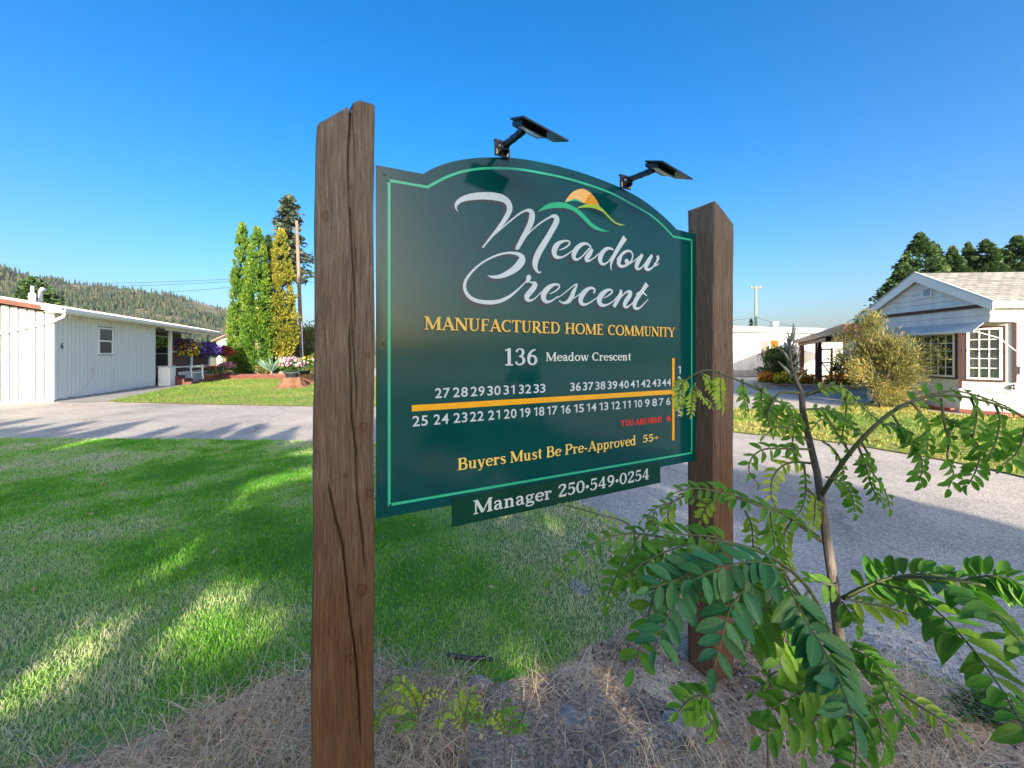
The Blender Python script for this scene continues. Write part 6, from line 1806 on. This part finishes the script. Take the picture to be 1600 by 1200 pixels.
# each compound leaf: rachis pixels, depth from-to, leaflet length in px, pairs, tone, droop of the pairs, side (0 both, 1 or -1 one side foreshortened)
FR = [
    ([(1060, 845), (1000, 834), (955, 838), (920, 855), (893, 880), (862, 905)], .84, .80, 24, 8, 'm'),
    ([(1000, 835), (985, 860), (968, 890), (955, 920), (946, 942)], .82, .78, 27, 6, 'm'),
    ([(1030, 842), (1020, 865), (1005, 885), (985, 905)], .80, .76, 26, 5, 'm'),
    ([(1000, 838), (975, 815), (940, 805), (905, 795), (878, 788)], .88, .92, 12, 9, 'y'),
    ([(1112, 790), (1075, 775), (1050, 785), (1028, 792), (1004, 812)], 1.0, .98, 15, 7, 'm'),
    ([(1050, 783), (1044, 800), (1046, 824)], .99, .97, 14, 5, 'y'),
    ([(1022, 800), (1020, 815), (1024, 835)], .97, .95, 15, 4, 'm'),
    ([(1180, 786), (1130, 770), (1085, 763), (1055, 770)], .96, .94, 26, 6, 'm'),
    ([(1280, 838), (1230, 806), (1190, 792), (1150, 778)], .97, .93, 30, 5, 'm'),
    ([(1120, 778), (1105, 790), (1095, 812)], .96, .96, 16, 5, 'y'),
    ([(1204, 800), (1209, 840), (1212, 880), (1211, 912)], .92, .88, 36, 6, 'm'),
    ([(1164, 798), (1174, 820), (1176, 845), (1178, 862)], 1.0, .97, 19, 5, 'y'),
    ([(1268, 724), (1240, 722), (1220, 730), (1207, 748), (1205, 775), (1213, 795)], 1.08, 1.04, 19, 8, 'y'),
    ([(1258, 765), (1272, 775), (1273, 800), (1271, 822)], 1.05, 1.02, 17, 7, 'y'),
    ([(1256, 724), (1259, 760), (1254, 792), (1238, 812)], 1.06, 1.03, 14, 6, 'm'),
    ([(1266, 702), (1228, 701), (1195, 702), (1176, 714), (1170, 735), (1181, 752)], 1.02, .98, 22, 6, 'm'),
    ([(1078, 588), (1065, 602), (1060, 622), (1064, 640)], 1.09, 1.07, 15, 7, 'y'),
    ([(1086, 598), (1081, 622), (1080, 647)], 1.08, 1.06, 11, 7, 'y'),
    ([(1094, 582), (1106, 594), (1113, 612)], 1.08, 1.06, 13, 6, 'y'),
    ([(1086, 604), (1098, 620), (1112, 635)], 1.07, 1.05, 11, 6, 'y'),
    ([(1125, 580), (1125, 603), (1127, 637)], 1.06, 1.04, 17, 7, 'y'),
    ([(1160, 592), (1162, 615), (1165, 643)], 1.06, 1.04, 15, 7, 'm'),
    ([(1180, 602), (1200, 620), (1213, 642), (1212, 672)], 1.05, 1.02, 18, 8, 'm'),
    ([(1209, 625), (1230, 634), (1240, 650), (1238, 668)], 1.05, 1.02, 18, 6, 'm'),
    ([(1192, 606), (1190, 628), (1193, 655)], 1.04, 1.02, 16, 6, 'm'),
    ([(1209, 625), (1200, 648), (1203, 668)], 1.03, 1.0, 16, 5, 'm'),
    ([(1252, 645), (1243, 665), (1238, 690), (1240, 712)], 1.04, 1.0, 20, 5, 'm'),
    ([(1262, 616), (1288, 606), (1312, 604), (1332, 620), (1352, 640), (1372, 657)], 1.04, .98, 18, 11, 'y'),
    ([(1312, 606), (1322, 628), (1320, 658), (1314, 688)], 1.02, 1.0, 14, 6, 'y'),
    ([(1255, 640), (1290, 640), (1320, 655), (1346, 682)], 1.03, .97, 19, 8, 'm'),
    ([(1345, 688), (1357, 712), (1356, 726), (1370, 748), (1384, 770), (1390, 792)], .95, .92, 21, 8, 'm'),
    ([(1340, 694), (1352, 725), (1362, 760), (1378, 785)], .97, .95, 18, 7, 'm'),
    ([(1395, 648), (1415, 680), (1435, 705), (1441, 730), (1436, 752)], .92, .89, 26, 8, 'm'),
    ([(1372, 660), (1392, 665), (1412, 672), (1428, 690)], .93, .9, 24, 6, 'm'),
    ([(1470, 622), (1475, 660), (1483, 690), (1480, 715), (1490, 740), (1482, 762)], .9, .88, 22, 8, 'm'),
    ([(1465, 650), (1500, 665), (1520, 685), (1532, 705), (1525, 735), (1513, 757)], .9, .87, 23, 9, 'm'),
    ([(1517, 622), (1526, 648), (1520, 682)], .88, .86, 26, 4, 'm'),
    ([(1400, 641), (1450, 618), (1500, 612), (1560, 630), (1596, 648)], .91, .86, 21, 6, 'm'),
    ([(1604, 655), (1597, 690), (1585, 712), (1566, 726)], .86, .85, 26, 6, 'm'),
    ([(1322, 932), (1380, 906), (1440, 897), (1500, 905), (1562, 925)], 1.0, .84, 40, 12, 'm'),
    ([(1368, 911), (1420, 925), (1470, 960), (1520, 1015), (1570, 1085), (1612, 1160)], .9, .56, 50, 11, 'm'),
    ([(1440, 903), (1510, 925), (1560, 965), (1620, 1035)], .82, .56, 56, 10, 'm'),
    ([(1320, 935), (1350, 942), (1390, 950), (1422, 962)], 1.02, .95, 28, 6, 'y'),
    ([(1306, 915), (1290, 912), (1272, 908)], 1.04, 1.02, 30, 2, 'm'),
    ([(1316, 940), (1326, 955), (1336, 975)], 1.04, 1.0, 28, 3, 'm'),
    ([(1372, 1062), (1400, 1080), (1440, 1105), (1495, 1140)], .95, .8, 24, 6, 'y'),
    ([(1345, 1045), (1375, 1062), (1392, 1100), (1420, 1140)], .92, .8, 26, 5, 'm'),
    ([(1245, 905), (1212, 930), (1185, 968), (1165, 1004)], .80, .72, 52, 7, 'm'),
    ([(1262, 925), (1240, 960), (1225, 1000), (1218, 1040)], .84, .78, 48, 7, 'm'),
    ([(1232, 892), (1180, 905), (1150, 936), (1138, 960), (1126, 1002), (1116, 1042)], .72, .60, 47, 7, 'b'),
    ([(1225, 900), (1255, 962), (1281, 1004), (1303, 1046), (1319, 1082), (1331, 1118)], .70, .56, 58, 9, 'b'),
    ([(1230, 892), (1180, 878), (1130, 886), (1084, 906)], .72, .66, 46, 6, 'b'),
    ([(1128, 858), (1092, 884), (1060, 905), (1015, 918)], .74, .68, 42, 5, 'b'),
    ([(1095, 868), (1072, 908), (1050, 950), (1032, 990), (1024, 1014)], .72, .64, 42, 6, 'b'),
    ([(1045, 872), (1022, 930), (1006, 990), (990, 1044)], .74, .68, 40, 5, 'm'),
    ([(1080, 850), (1040, 862), (1005, 880), (975, 905)], .78, .74, 34, 6, 'm'),
    ([(1150, 850), (1110, 838), (1065, 835), (1030, 828)], .82, .80, 32, 6, 'm'),
    ([(1330, 1075), (1290, 1070), (1245, 1085), (1205, 1108)], .82, .78, 46, 6, 'm'),
    ([(1335, 1115), (1280, 1118), (1230, 1130), (1190, 1150)], .80, .76, 44, 6, 'm'),
    ([(1120, 1100), (1100, 1088), (1078, 1092), (1060, 1112)], 1.1, 1.05, 32, 6, 'm'),
    ([(1125, 1150), (1105, 1118), (1085, 1105)], 1.1, 1.05, 30, 5, 'm'),
    ([(1318, 1010), (1345, 1020), (1372, 1040), (1392, 1070)], 1.0, .9, 34, 6, 'm'),
    ([(1316, 1040), (1290, 1040), (1262, 1060), (1240, 1090)], .98, .9, 40, 6, 'm'),
    ([(1316, 1070), (1345, 1085), (1370, 1120), (1380, 1165)], .98, .85, 38, 6, 'm'),
    ([(1314, 1095), (1290, 1105), (1268, 1135), (1255, 1180)], .98, .86, 40, 6, 'm'),
    ([(1318, 1110), (1332, 1130), (1338, 1170), (1332, 1215)], .95, .8, 42, 6, 'm'),
    ([(1160, 860), (1175, 895), (1180, 930), (1172, 965)], .82, .78, 34, 6, 'm'),
    ([(1100, 842), (1085, 870), (1062, 893), (1045, 925)], .84, .8, 30, 6, 'm'),
    ([(1240, 812), (1225, 835), (1228, 870), (1240, 895)], 1.0, .95, 24, 6, 'y'),
    ([(1290, 745), (1312, 752), (1330, 772), (1336, 800)], 1.0, .96, 20, 7, 'm'),
    ([(1285, 690), (1300, 700), (1315, 722), (1318, 748)], 1.02, 1.0, 17, 7, 'y'),
    ([(1425, 628), (1440, 650), (1450, 680), (1448, 708)], .9, .88, 22, 7, 'm'),
    ([(1555, 632), (1562, 655), (1556, 690), (1545, 712)], .87, .85, 22, 6, 'm'),
    ([(1262, 690), (1240, 672), (1215, 668), (1195, 680)], 1.04, 1.0, 18, 6, 'y'),
    ([(1330, 712), (1300, 665), (1285, 655), (1270, 668)], 1.0, .98, 16, 6, 'm'),
    ([(1500, 908), (1540, 900), (1580, 905), (1612, 925)], .84, .76, 38, 8, 'm'),
]
def frond(root, base, spec, leafs, rad=1.0):
    """rachis object + list of leaflet placements"""
    pts, Y0, Y1, Lp, n_, tone = spec
    m_ = len(pts)
    if n_ > 3: n_ = round(n_ * 1.3)
    q = [Vector(p) for p in cr([tuple(P(a, b, Y0 + (Y1 - Y0) * i / (m_ - 1))) for i, (a, b) in enumerate(pts)], 6)]
    fr = MB().tube([p - base for p in q], [max(.0006, (1.9 - 1.1 * i / len(q)) / F * Y0 * rad) for i in range(len(q))], 5).build('compound_leaf', M['stem_green'], root, True)
    seg = [0.0]
    for i in range(1, len(q)): seg.append(seg[-1] + (q[i] - q[i - 1]).length)
    tot = seg[-1]
    def at(s):
        s = max(0, min(tot, s))
        for i in range(1, len(q)):
            if seg[i] >= s:
                f = (s - seg[i - 1]) / max(1e-9, seg[i] - seg[i - 1])
                return q[i - 1].lerp(q[i], f), (q[i] - q[i - 1]).normalized(), Y0 + (Y1 - Y0) * s / tot
        return q[-1], (q[-1] - q[-2]).normalized(), Y1
    twist = random.uniform(-.35, .35)
    for k_ in range(n_ + 1):
        s = tot * (.16 + .84 * k_ / n_)
        p, t, Yk = at(s)
        N = Vector((twist, -.62, .78))
        N = (N - t * N.dot(t)).normalized()
        side = t.cross(N).normalized()
        Ln = Lp / F * (Y0 + Y1) / 2 * (.72 + .34 * math.sin(math.pi * min(1, .25 + .75 * k_ / n_))) * random.uniform(.78, 1.14)
        Ln *= .95 if tone == 'b' else .87
        if k_ == n_:
            dirs = [t]
        else:
            an = R(random.uniform(48, 66))
            dirs = [(t * math.cos(an) + side * math.sin(an)), (t * math.cos(an) - side * math.sin(an))]
        for d in dirs:
            d = (d + Vector((random.gauss(0, .13), random.gauss(0, .13), random.gauss(-.18, .16)))).normalized()
            zN = (N + Vector((random.gauss(0, .25), random.gauss(0, .25), random.gauss(0, .2))))
            zN = (zN - d * zN.dot(d)).normalized()
            yN = zN.cross(d)
            M4 = Matrix((d * Ln, yN * Ln, zN * Ln)).transposed().to_4x4()
            M4.translation = p + d * .002 - base
            leafs.append((Lp, tone, M4, fr))
    return fr
def place_leaflets(root, leafs, limit):
    leafs.sort(key=lambda e: -e[0])
    for Lp, tone, M4, fr in leafs[:limit]:
        o = link(bpy.data.objects.new('leaflet', random.choice(LM[tone])), fr)
        o.matrix_local = M4
    rest = {}
    for Lp, tone, M4, fr in leafs[limit:]:
        rest.setdefault(tone, []).append(M4)
    if rest:
        v, f, mi = [], [], []
        tones = list(rest)
        for ti, tn in enumerate(tones):
            for M4 in rest[tn]:
                me = random.choice(LM[tn]); k = len(v)
                v += [tuple(M4 @ x.co) for x in me.vertices]
                for p in me.polygons:
                    f.append(tuple(i + k for i in p.vertices)); mi.append(ti)
        me = bpy.data.meshes.new('leaflets'); me.from_pydata(v, [], f)
        for tn in tones: me.materials.append(LM[tn][0].materials[0])
        me.polygons.foreach_set('material_index', mi)
        me.polygons.foreach_set('use_smooth', [True] * len(f))
        o = link(bpy.data.objects.new('leaflets', me), root); o['kind'] = 'stuff'
LF = []
for s_ in FR: frond(sap, SAPB, s_, LF)
# unopened shoot at the tip: folded grey-green buds
tipm = smat('shoot_bud', (.24, .27, .19), .7, .25, 40)
tb = MB()
for (x0, y0, x1, y1, w_) in [(1236, 530, 1240, 505, 2.2), (1235, 545, 1228, 525, 2.2), (1235, 556, 1224, 532, 2.4), (1235, 556, 1243, 540, 2.2), (1234, 566, 1222, 546, 2.4), (1235, 575, 1226, 552, 2.2), (1236, 572, 1248, 556, 2.0), (1236, 580, 1250, 566, 2.2), (1236, 584, 1222, 570, 2.2), (1237, 590, 1216, 564, 2.0), (1236, 588, 1250, 572, 2.4), (1238, 560, 1245, 530, 1.8), (1235, 540, 1230, 516, 1.8), (1236, 535, 1243, 512, 1.8), (1234, 562, 1218, 545, 1.8), (1237, 568, 1251, 548, 1.8), (1236, 592, 1228, 572, 2.0), (1240, 596, 1254, 584, 1.8), (1235, 550, 1242, 522, 1.6)]:
    a = P(x0, y0, 1.06); b = P(x1, y1, 1.06 + random.uniform(-.02, .02))
    mid = a.lerp(b, .55) + Vector((.002, 0, -.002))
    tb.tube([L3(a), L3(mid), L3(b)], [w_ * .5 / F, w_ * 1.05 / F, w_ * .3 / F], 5)
tb.build('shoot_tip', tipm, sap, True)
place_leaflets(sap, LF, 300)

# smaller locust seedlings coming up through the dry bed
def seedling(px, py, Y, fronds, label, stem):
    b = P(px, py, Y); b.z = .02
    t = empty('locust_seedling', b, 0, label, 'seedling', 'locust seedlings in the bed')
    q = [P(*p) - b for p in stem]
    MB().tube([Vector((0, 0, 0))] + q, [.005] + [.0035] * len(q), 6).build('stem', M['sap_bark'], t, True)
    lf = []
    for s_ in fronds: frond(t, b, s_, lf, .8)
    place_leaflets(t, lf, 60)
seedling(1200, 1290, 1.25, [([(1203, 1062), (1190, 1050), (1168, 1036)], 1.25, 1.2, 26, 1, 'm'), ([(1202, 1060), (1212, 1050), (1240, 1052)], 1.25, 1.2, 28, 1, 'm'), ([(1202, 1064), (1206, 1075), (1214, 1082)], 1.24, 1.2, 24, 1, 'm'), ([(1200, 1066), (1188, 1072), (1176, 1082)], 1.24, 1.2, 26, 1, 'm')],
         'thin dark seedling in front of the right post foot', [(1200, 1130, 1.25), (1202, 1062, 1.25), (1204, 1012, 1.25)])
seedling(655, 1225, 1.42, [([(655, 1110), (640, 1078), (615, 1066), (590, 1090)], 1.42, 1.4, 13, 9, 'y'), ([(655, 1112), (650, 1090), (638, 1075), (625, 1064)], 1.42, 1.45, 10, 8, 'y'), ([(654, 1118), (625, 1100), (600, 1108), (588, 1135)], 1.4, 1.35, 15, 8, 'y'), ([(654, 1118), (665, 1085), (685, 1082), (700, 1095)], 1.42, 1.4, 10, 7, 'y'), ([(655, 1130), (635, 1125), (618, 1140)], 1.38, 1.34, 13, 6, 'm')],
         'bright green seedling just right of the left post foot', [(655, 1160, 1.42), (654, 1112, 1.42)])
seedling(728, 1230, 1.40, [([(726, 1130), (716, 1090), (722, 1072)], 1.4, 1.42, 9, 8, 'y'), ([(727, 1120), (735, 1085), (744, 1092), (750, 1125)], 1.4, 1.38, 13, 8, 'y'), ([(726, 1140), (705, 1112), (688, 1118), (684, 1142)], 1.38, 1.34, 13, 7, 'y'), ([(727, 1135), (745, 1115), (752, 1140)], 1.38, 1.36, 12, 6, 'm')],
         'bright green seedling below the grey stone', [(727, 1170, 1.4), (727, 1120, 1.4)])
seedling(790, 1235, 1.38, [([(790, 1145), (785, 1110), (798, 1104), (806, 1130)], 1.38, 1.36, 12, 7, 'm'), ([(790, 1150), (770, 1118), (758, 1130)], 1.38, 1.36, 12, 6, 'y'), ([(790, 1150), (812, 1128), (822, 1145)], 1.38, 1.36, 12, 6, 'm')],
         'low mid-green seedling between stone and right post', [(790, 1180, 1.38), (790, 1145, 1.38)])
seedling(556, 1300, 1.22, [([(562, 1140), (555, 1115), (545, 1108)], 1.22, 1.2, 13, 6, 'y'), ([(560, 1122), (572, 1112), (584, 1135)], 1.22, 1.2, 13, 7, 'm')],
         'small seedling against the face of the left post foot', [(560, 1200, 1.22), (560, 1125, 1.22)])
# a dusty green weed at the road edge, lower right
shrub('roadside_weed', (*G(1535, 1128), .02), (.20, .13, .045), 'leaf_mid', 'low dusty green weed on the gravel edge at lower right', 700, .028, 'weed', None, 24, 4, .01, .5)

# ------------------------------------------------------------------ stones, hose, bits on the ground
def stone(px, py, s, label, flat=.55):
    x, y = G(px, py)
    import bmesh
    bm = bmesh.new(); bmesh.ops.create_icosphere(bm, subdivisions=3, radius=1)
    for v in bm.verts:
        n_ = float(vnoise(v.co.x * 1.3 + px, v.co.y * 1.3 + v.co.z * 2, 91)); n2 = float(vnoise(v.co.x * 4 + px, v.co.z * 4 + v.co.y * 3, 92))
        v.co *= (.75 + .4 * n_ + .14 * n2)
        v.co = Vector((v.co.x * s[0], v.co.y * s[1], max(-.3 * s[2], v.co.z * s[2])))
    me = bpy.data.meshes.new('rock'); bm.to_mesh(me); bm.free(); me.materials.append(M['stone'])
    o = link(bpy.data.objects.new('rock', me)); o.location = (x, y, .027 + s[2] * .02); o.rotation_euler = (0, 0, px * .37)
    return tag(o, label, 'rock', 'rocks in the dry bed')
stone(748, 1078, (.05, .035, .03), 'pale grey angular rock in the bed below the sign')
stone(1060, 1142, (.06, .05, .03), 'grey rock near the foot of the right post')
stone(888, 1128, (.05, .04, .012), 'flat grey rock half buried in the dark bare soil')
stone(905, 925, (.085, .06, .004), 'flat pale slab of concrete in the thin turf left of the sapling')
stone(690, 1113, (.03, .025, .02), 'small dark rock between the seedlings')
stone(655, 1048, (.03, .022, .015), 'small bluish rock at the turf edge right of the left post')
hx = [(770, 1044), (755, 1040.5), (735, 1041), (715, 1038), (700, 1034)]
hz = [(*G(*p), .038) for p in hx]
ho = MB().tube(hz, .011, 8).build('soaker_hose', M['hose'])
tag(ho, 'short black soaker hose lying at the turf edge under the sign', 'hose')
# fallen dry leaves on the turf
lfm = fmat('fallen_leaf', [(0, (.30, .20, .12)), (1, (.50, .40, .30))], .2)
n = 46
y = rng.uniform(2.0, 6.6, n); x = rng.uniform(-1.3, .15, n) * y
z = np.full(n, .055)
V, Q = leaf_quads(np.stack([x, y, z], 1), norm(unit(n) * np.array([1, 1, .25])), rng.uniform(.03, .06, n), rng.uniform(.02, .04, n))
tag(np_mesh('fallen_leaves', V, Q, lfm, None, False, rnd=rng.random(n)), 'scattered dry leaves lying on the shaded turf', 'leaves', kind='stuff')

# ------------------------------------------------------------------ trees behind the viewpoint that shade the sign and lawn
M['cedar_hedge'] = M['cedar_dark']
patches = [(281, 845, 36, 9), (309, 862, 13, 5), (231, 900, 26, 14), (53, 943, 36, 11), (328, 927, 54, 26), (225, 968, 66, 28), (362, 978, 84, 32), (112, 971, 20, 11), (100, 1056, 64, 24), (15, 1105, 40, 26), (462, 744, 44, 12), (400, 763, 24, 8), (381, 789, 27, 8), (434, 775, 13, 4), (488, 706, 26, 7),
           (701, 936, 14, 11), (673, 958, 8, 6), (645, 972, 17, 8), (829, 1026, 62, 22), (862, 1016, 46, 18), (781, 1069, 22, 28), (852, 814, 8, 5), (980, 1092, 16, 14), (1042, 1094, 30, 16), (940, 1062, 18, 8)]
UZ = math.tan(SUN_EL); UX, UY = math.sin(SUN_AZ), math.cos(SUN_AZ)
pg = []  # wanted sun patches; leaves lying in their beams are taken out
for cx_, cy_, a_, b_ in patches:
    gx0, gy0 = G(cx_, cy_)
    pg.append((gx0, gy0, a_ / F * gy0 * 1.1, (G(cx_, cy_ - b_)[1] - G(cx_, cy_ + b_)[1]) / 2 * 1.1))
for (a_, b_, Y_) in [(1450, 922, .88), (1560, 1050, .60), (1500, 965, .75), (1400, 1085, .9), (1590, 990, .62)]:
    q_ = P(a_, b_, Y_)
    pg.append((q_.x - UX * q_.z / UZ, q_.y - UY * q_.z / UZ, .10, .22))
def keep_leaf(p, e=.055):
    """gaps cut into the crowns so the sun lands on the chosen patches; e = half a leaf"""
    gx_ = p[:, 0] - UX * p[:, 2] / UZ; gy_ = p[:, 1] - UY * p[:, 2] / UZ
    ok = np.ones(len(p), bool)
    for cx_, cy_, a, b in pg:
        dx = gx_ - cx_; dy = gy_ - cy_
        inside = ((dx - .35 * dy) / (a + e)) ** 2 + (dy / (b + e * .7 / UZ)) ** 2 < 1
        ok &= ~(inside & (vnoise(gx_ * 4.5, gy_ * 2.2, 95) > .16))
    return ok
YH = -11.0
def tip_tree(px, py, extra=0.0):
    gx_, gy_ = G(px, py)
    D = (gy_ - YH) / -UY
    return gx_ + UX * D, D * UZ + extra
gs = 'cedar row behind the viewpoint'
tips = [(-190, 668), (-130, 664), (-70, 669), (-20, 665), (32, 664), (60, 672), (125, 669), (212, 667), (248, 680), (300, 684), (353, 675), (403, 672.5), (451, 680), (505, 690), (560, 705)]
for i, (px, py) in enumerate(tips):
    x_, h_ = tip_tree(px, py - 6)
    cedar('hedge_cedar', x_, YH, h_, .95, 'cedar_dark', 'pointed cedar of the shading row behind the viewpoint', gs, 9000, .13, 2.7, keep_leaf, clumps=190, bark='bark', power=.6)
for i in range(len(tips) - 1):  # second row, added unseen to close streaks of sun on the lawn
    px = (tips[i][0] + tips[i + 1][0]) / 2; py = max(tips[i][1], tips[i + 1][1]) + 7
    x_, h_ = tip_tree(px, py)
    cedar('hedge_cedar', x_ + .27, YH - 1.1, h_ + .34, .95, 'cedar_dark', 'unseen cedar added as a second shading row behind the viewpoint', gs, 7000, .15, 2.8, keep_leaf, clumps=130, bark='bark', power=.6)
for i in range(11):  # rearmost row, added unseen to fill the remaining sun streaks
    x_, h_ = tip_tree(-160 + i * 64, 686 + 5 * (i % 3))
    cedar('hedge_cedar', x_ + .54, YH - 2.2, h_ + .69, 1.15, 'cedar_dark', 'broad unseen cedar added as a rearmost shading row behind the viewpoint', gs, 7000, .17, 3.0, keep_leaf, clumps=130, bark='bark', power=.4)
# fuller trees that stand between the sun and the sign itself
def shade_tree(x, y, z, r, label, n=34000, leaf=.125, lumps=130):
    t = empty('shade_tree', (x, y, 0), 0, label, 'tree', 'leafy trees behind the viewpoint')
    MB().tube([(0, 0, -.05), (.05, .03, z * .5), (0, 0, z * 1.05)], [.14, .10, .04], 9).build('trunk', M['bark'], t, True)
    d = unit(lumps)
    cc = d * np.array(r) * rng.uniform(.3, .88, lumps)[:, None] + np.array([0, 0, z])
    idx = rng.integers(0, lumps, n)
    p = cc[idx] + unit(n) * (rng.random(n) ** .5)[:, None] * np.array(r) * .34
    p[:, 2] = np.maximum(p[:, 2], .1)
    k = keep_leaf(p + np.array([x, y, 0])); p = p[k]; n = len(p)
    V, Q = leaf_quads(p, norm(unit(n) + np.array([0, 0, -.2])), rng.uniform(.7, 1.4, n) * leaf, rng.uniform(.5, .8, n) * leaf)
    np_mesh('crown', V, Q, M['leaf_mid'], t, False, rnd=np.clip(rng.normal(.4, .2, n), 0, 1))
lb = 'leafy tree behind the viewpoint shading the sign'
def shade_at(X, Y, zt, rx, rz, n=17000):
    """tree whose crown top throws its shadow on height zt above the point X, Y"""
    D = (Y - YH) / -UY
    top = zt + D * UZ
    shade_tree(X + UX * D, YH + random.uniform(-.4, .4), top - rz * .92, (rx, 1.1, rz), lb, n)
for X, Y, zt in ((-.75, 1.0, 2.5), (-.05, 1.3, 2.55), (.65, 1.6, 2.5), (1.25, 1.9, 2.4)):
    shade_at(X, Y, zt, 1.0, 1.75)
for X, Y, rx in ((1.9, 5.5, .8), (2.75, 5.25, .75), (3.4, 5.1, .65), (3.85, 4.3, .5), (4.2, 3.5, .4)):
    shade_at(X, Y, .0, rx, 1.5, 12000)

# ------------------------------------------------------------------ thin summer haze in the valley air
hz_m = bpy.data.materials.new('haze'); hz_m.use_nodes = True
hn = hz_m.node_tree; hn.nodes.remove(hn.nodes['Principled BSDF'])
pv = hn.nodes.new('ShaderNodeVolumePrincipled')
pv.inputs['Color'].default_value = (.80, .88, 1.0, 1)
pv.inputs['Density'].default_value = .00007
pv.inputs['Anisotropy'].default_value = .2
hn.links.new(pv.outputs[0], hn.nodes['Material Output'].inputs['Volume'])
hb_ = MB().box(-2600, 2600, -700, 3600, -60, 232).build('haze', hz_m)
tag(hb_, 'thin bluish summer haze over the valley', 'haze', kind='stuff')
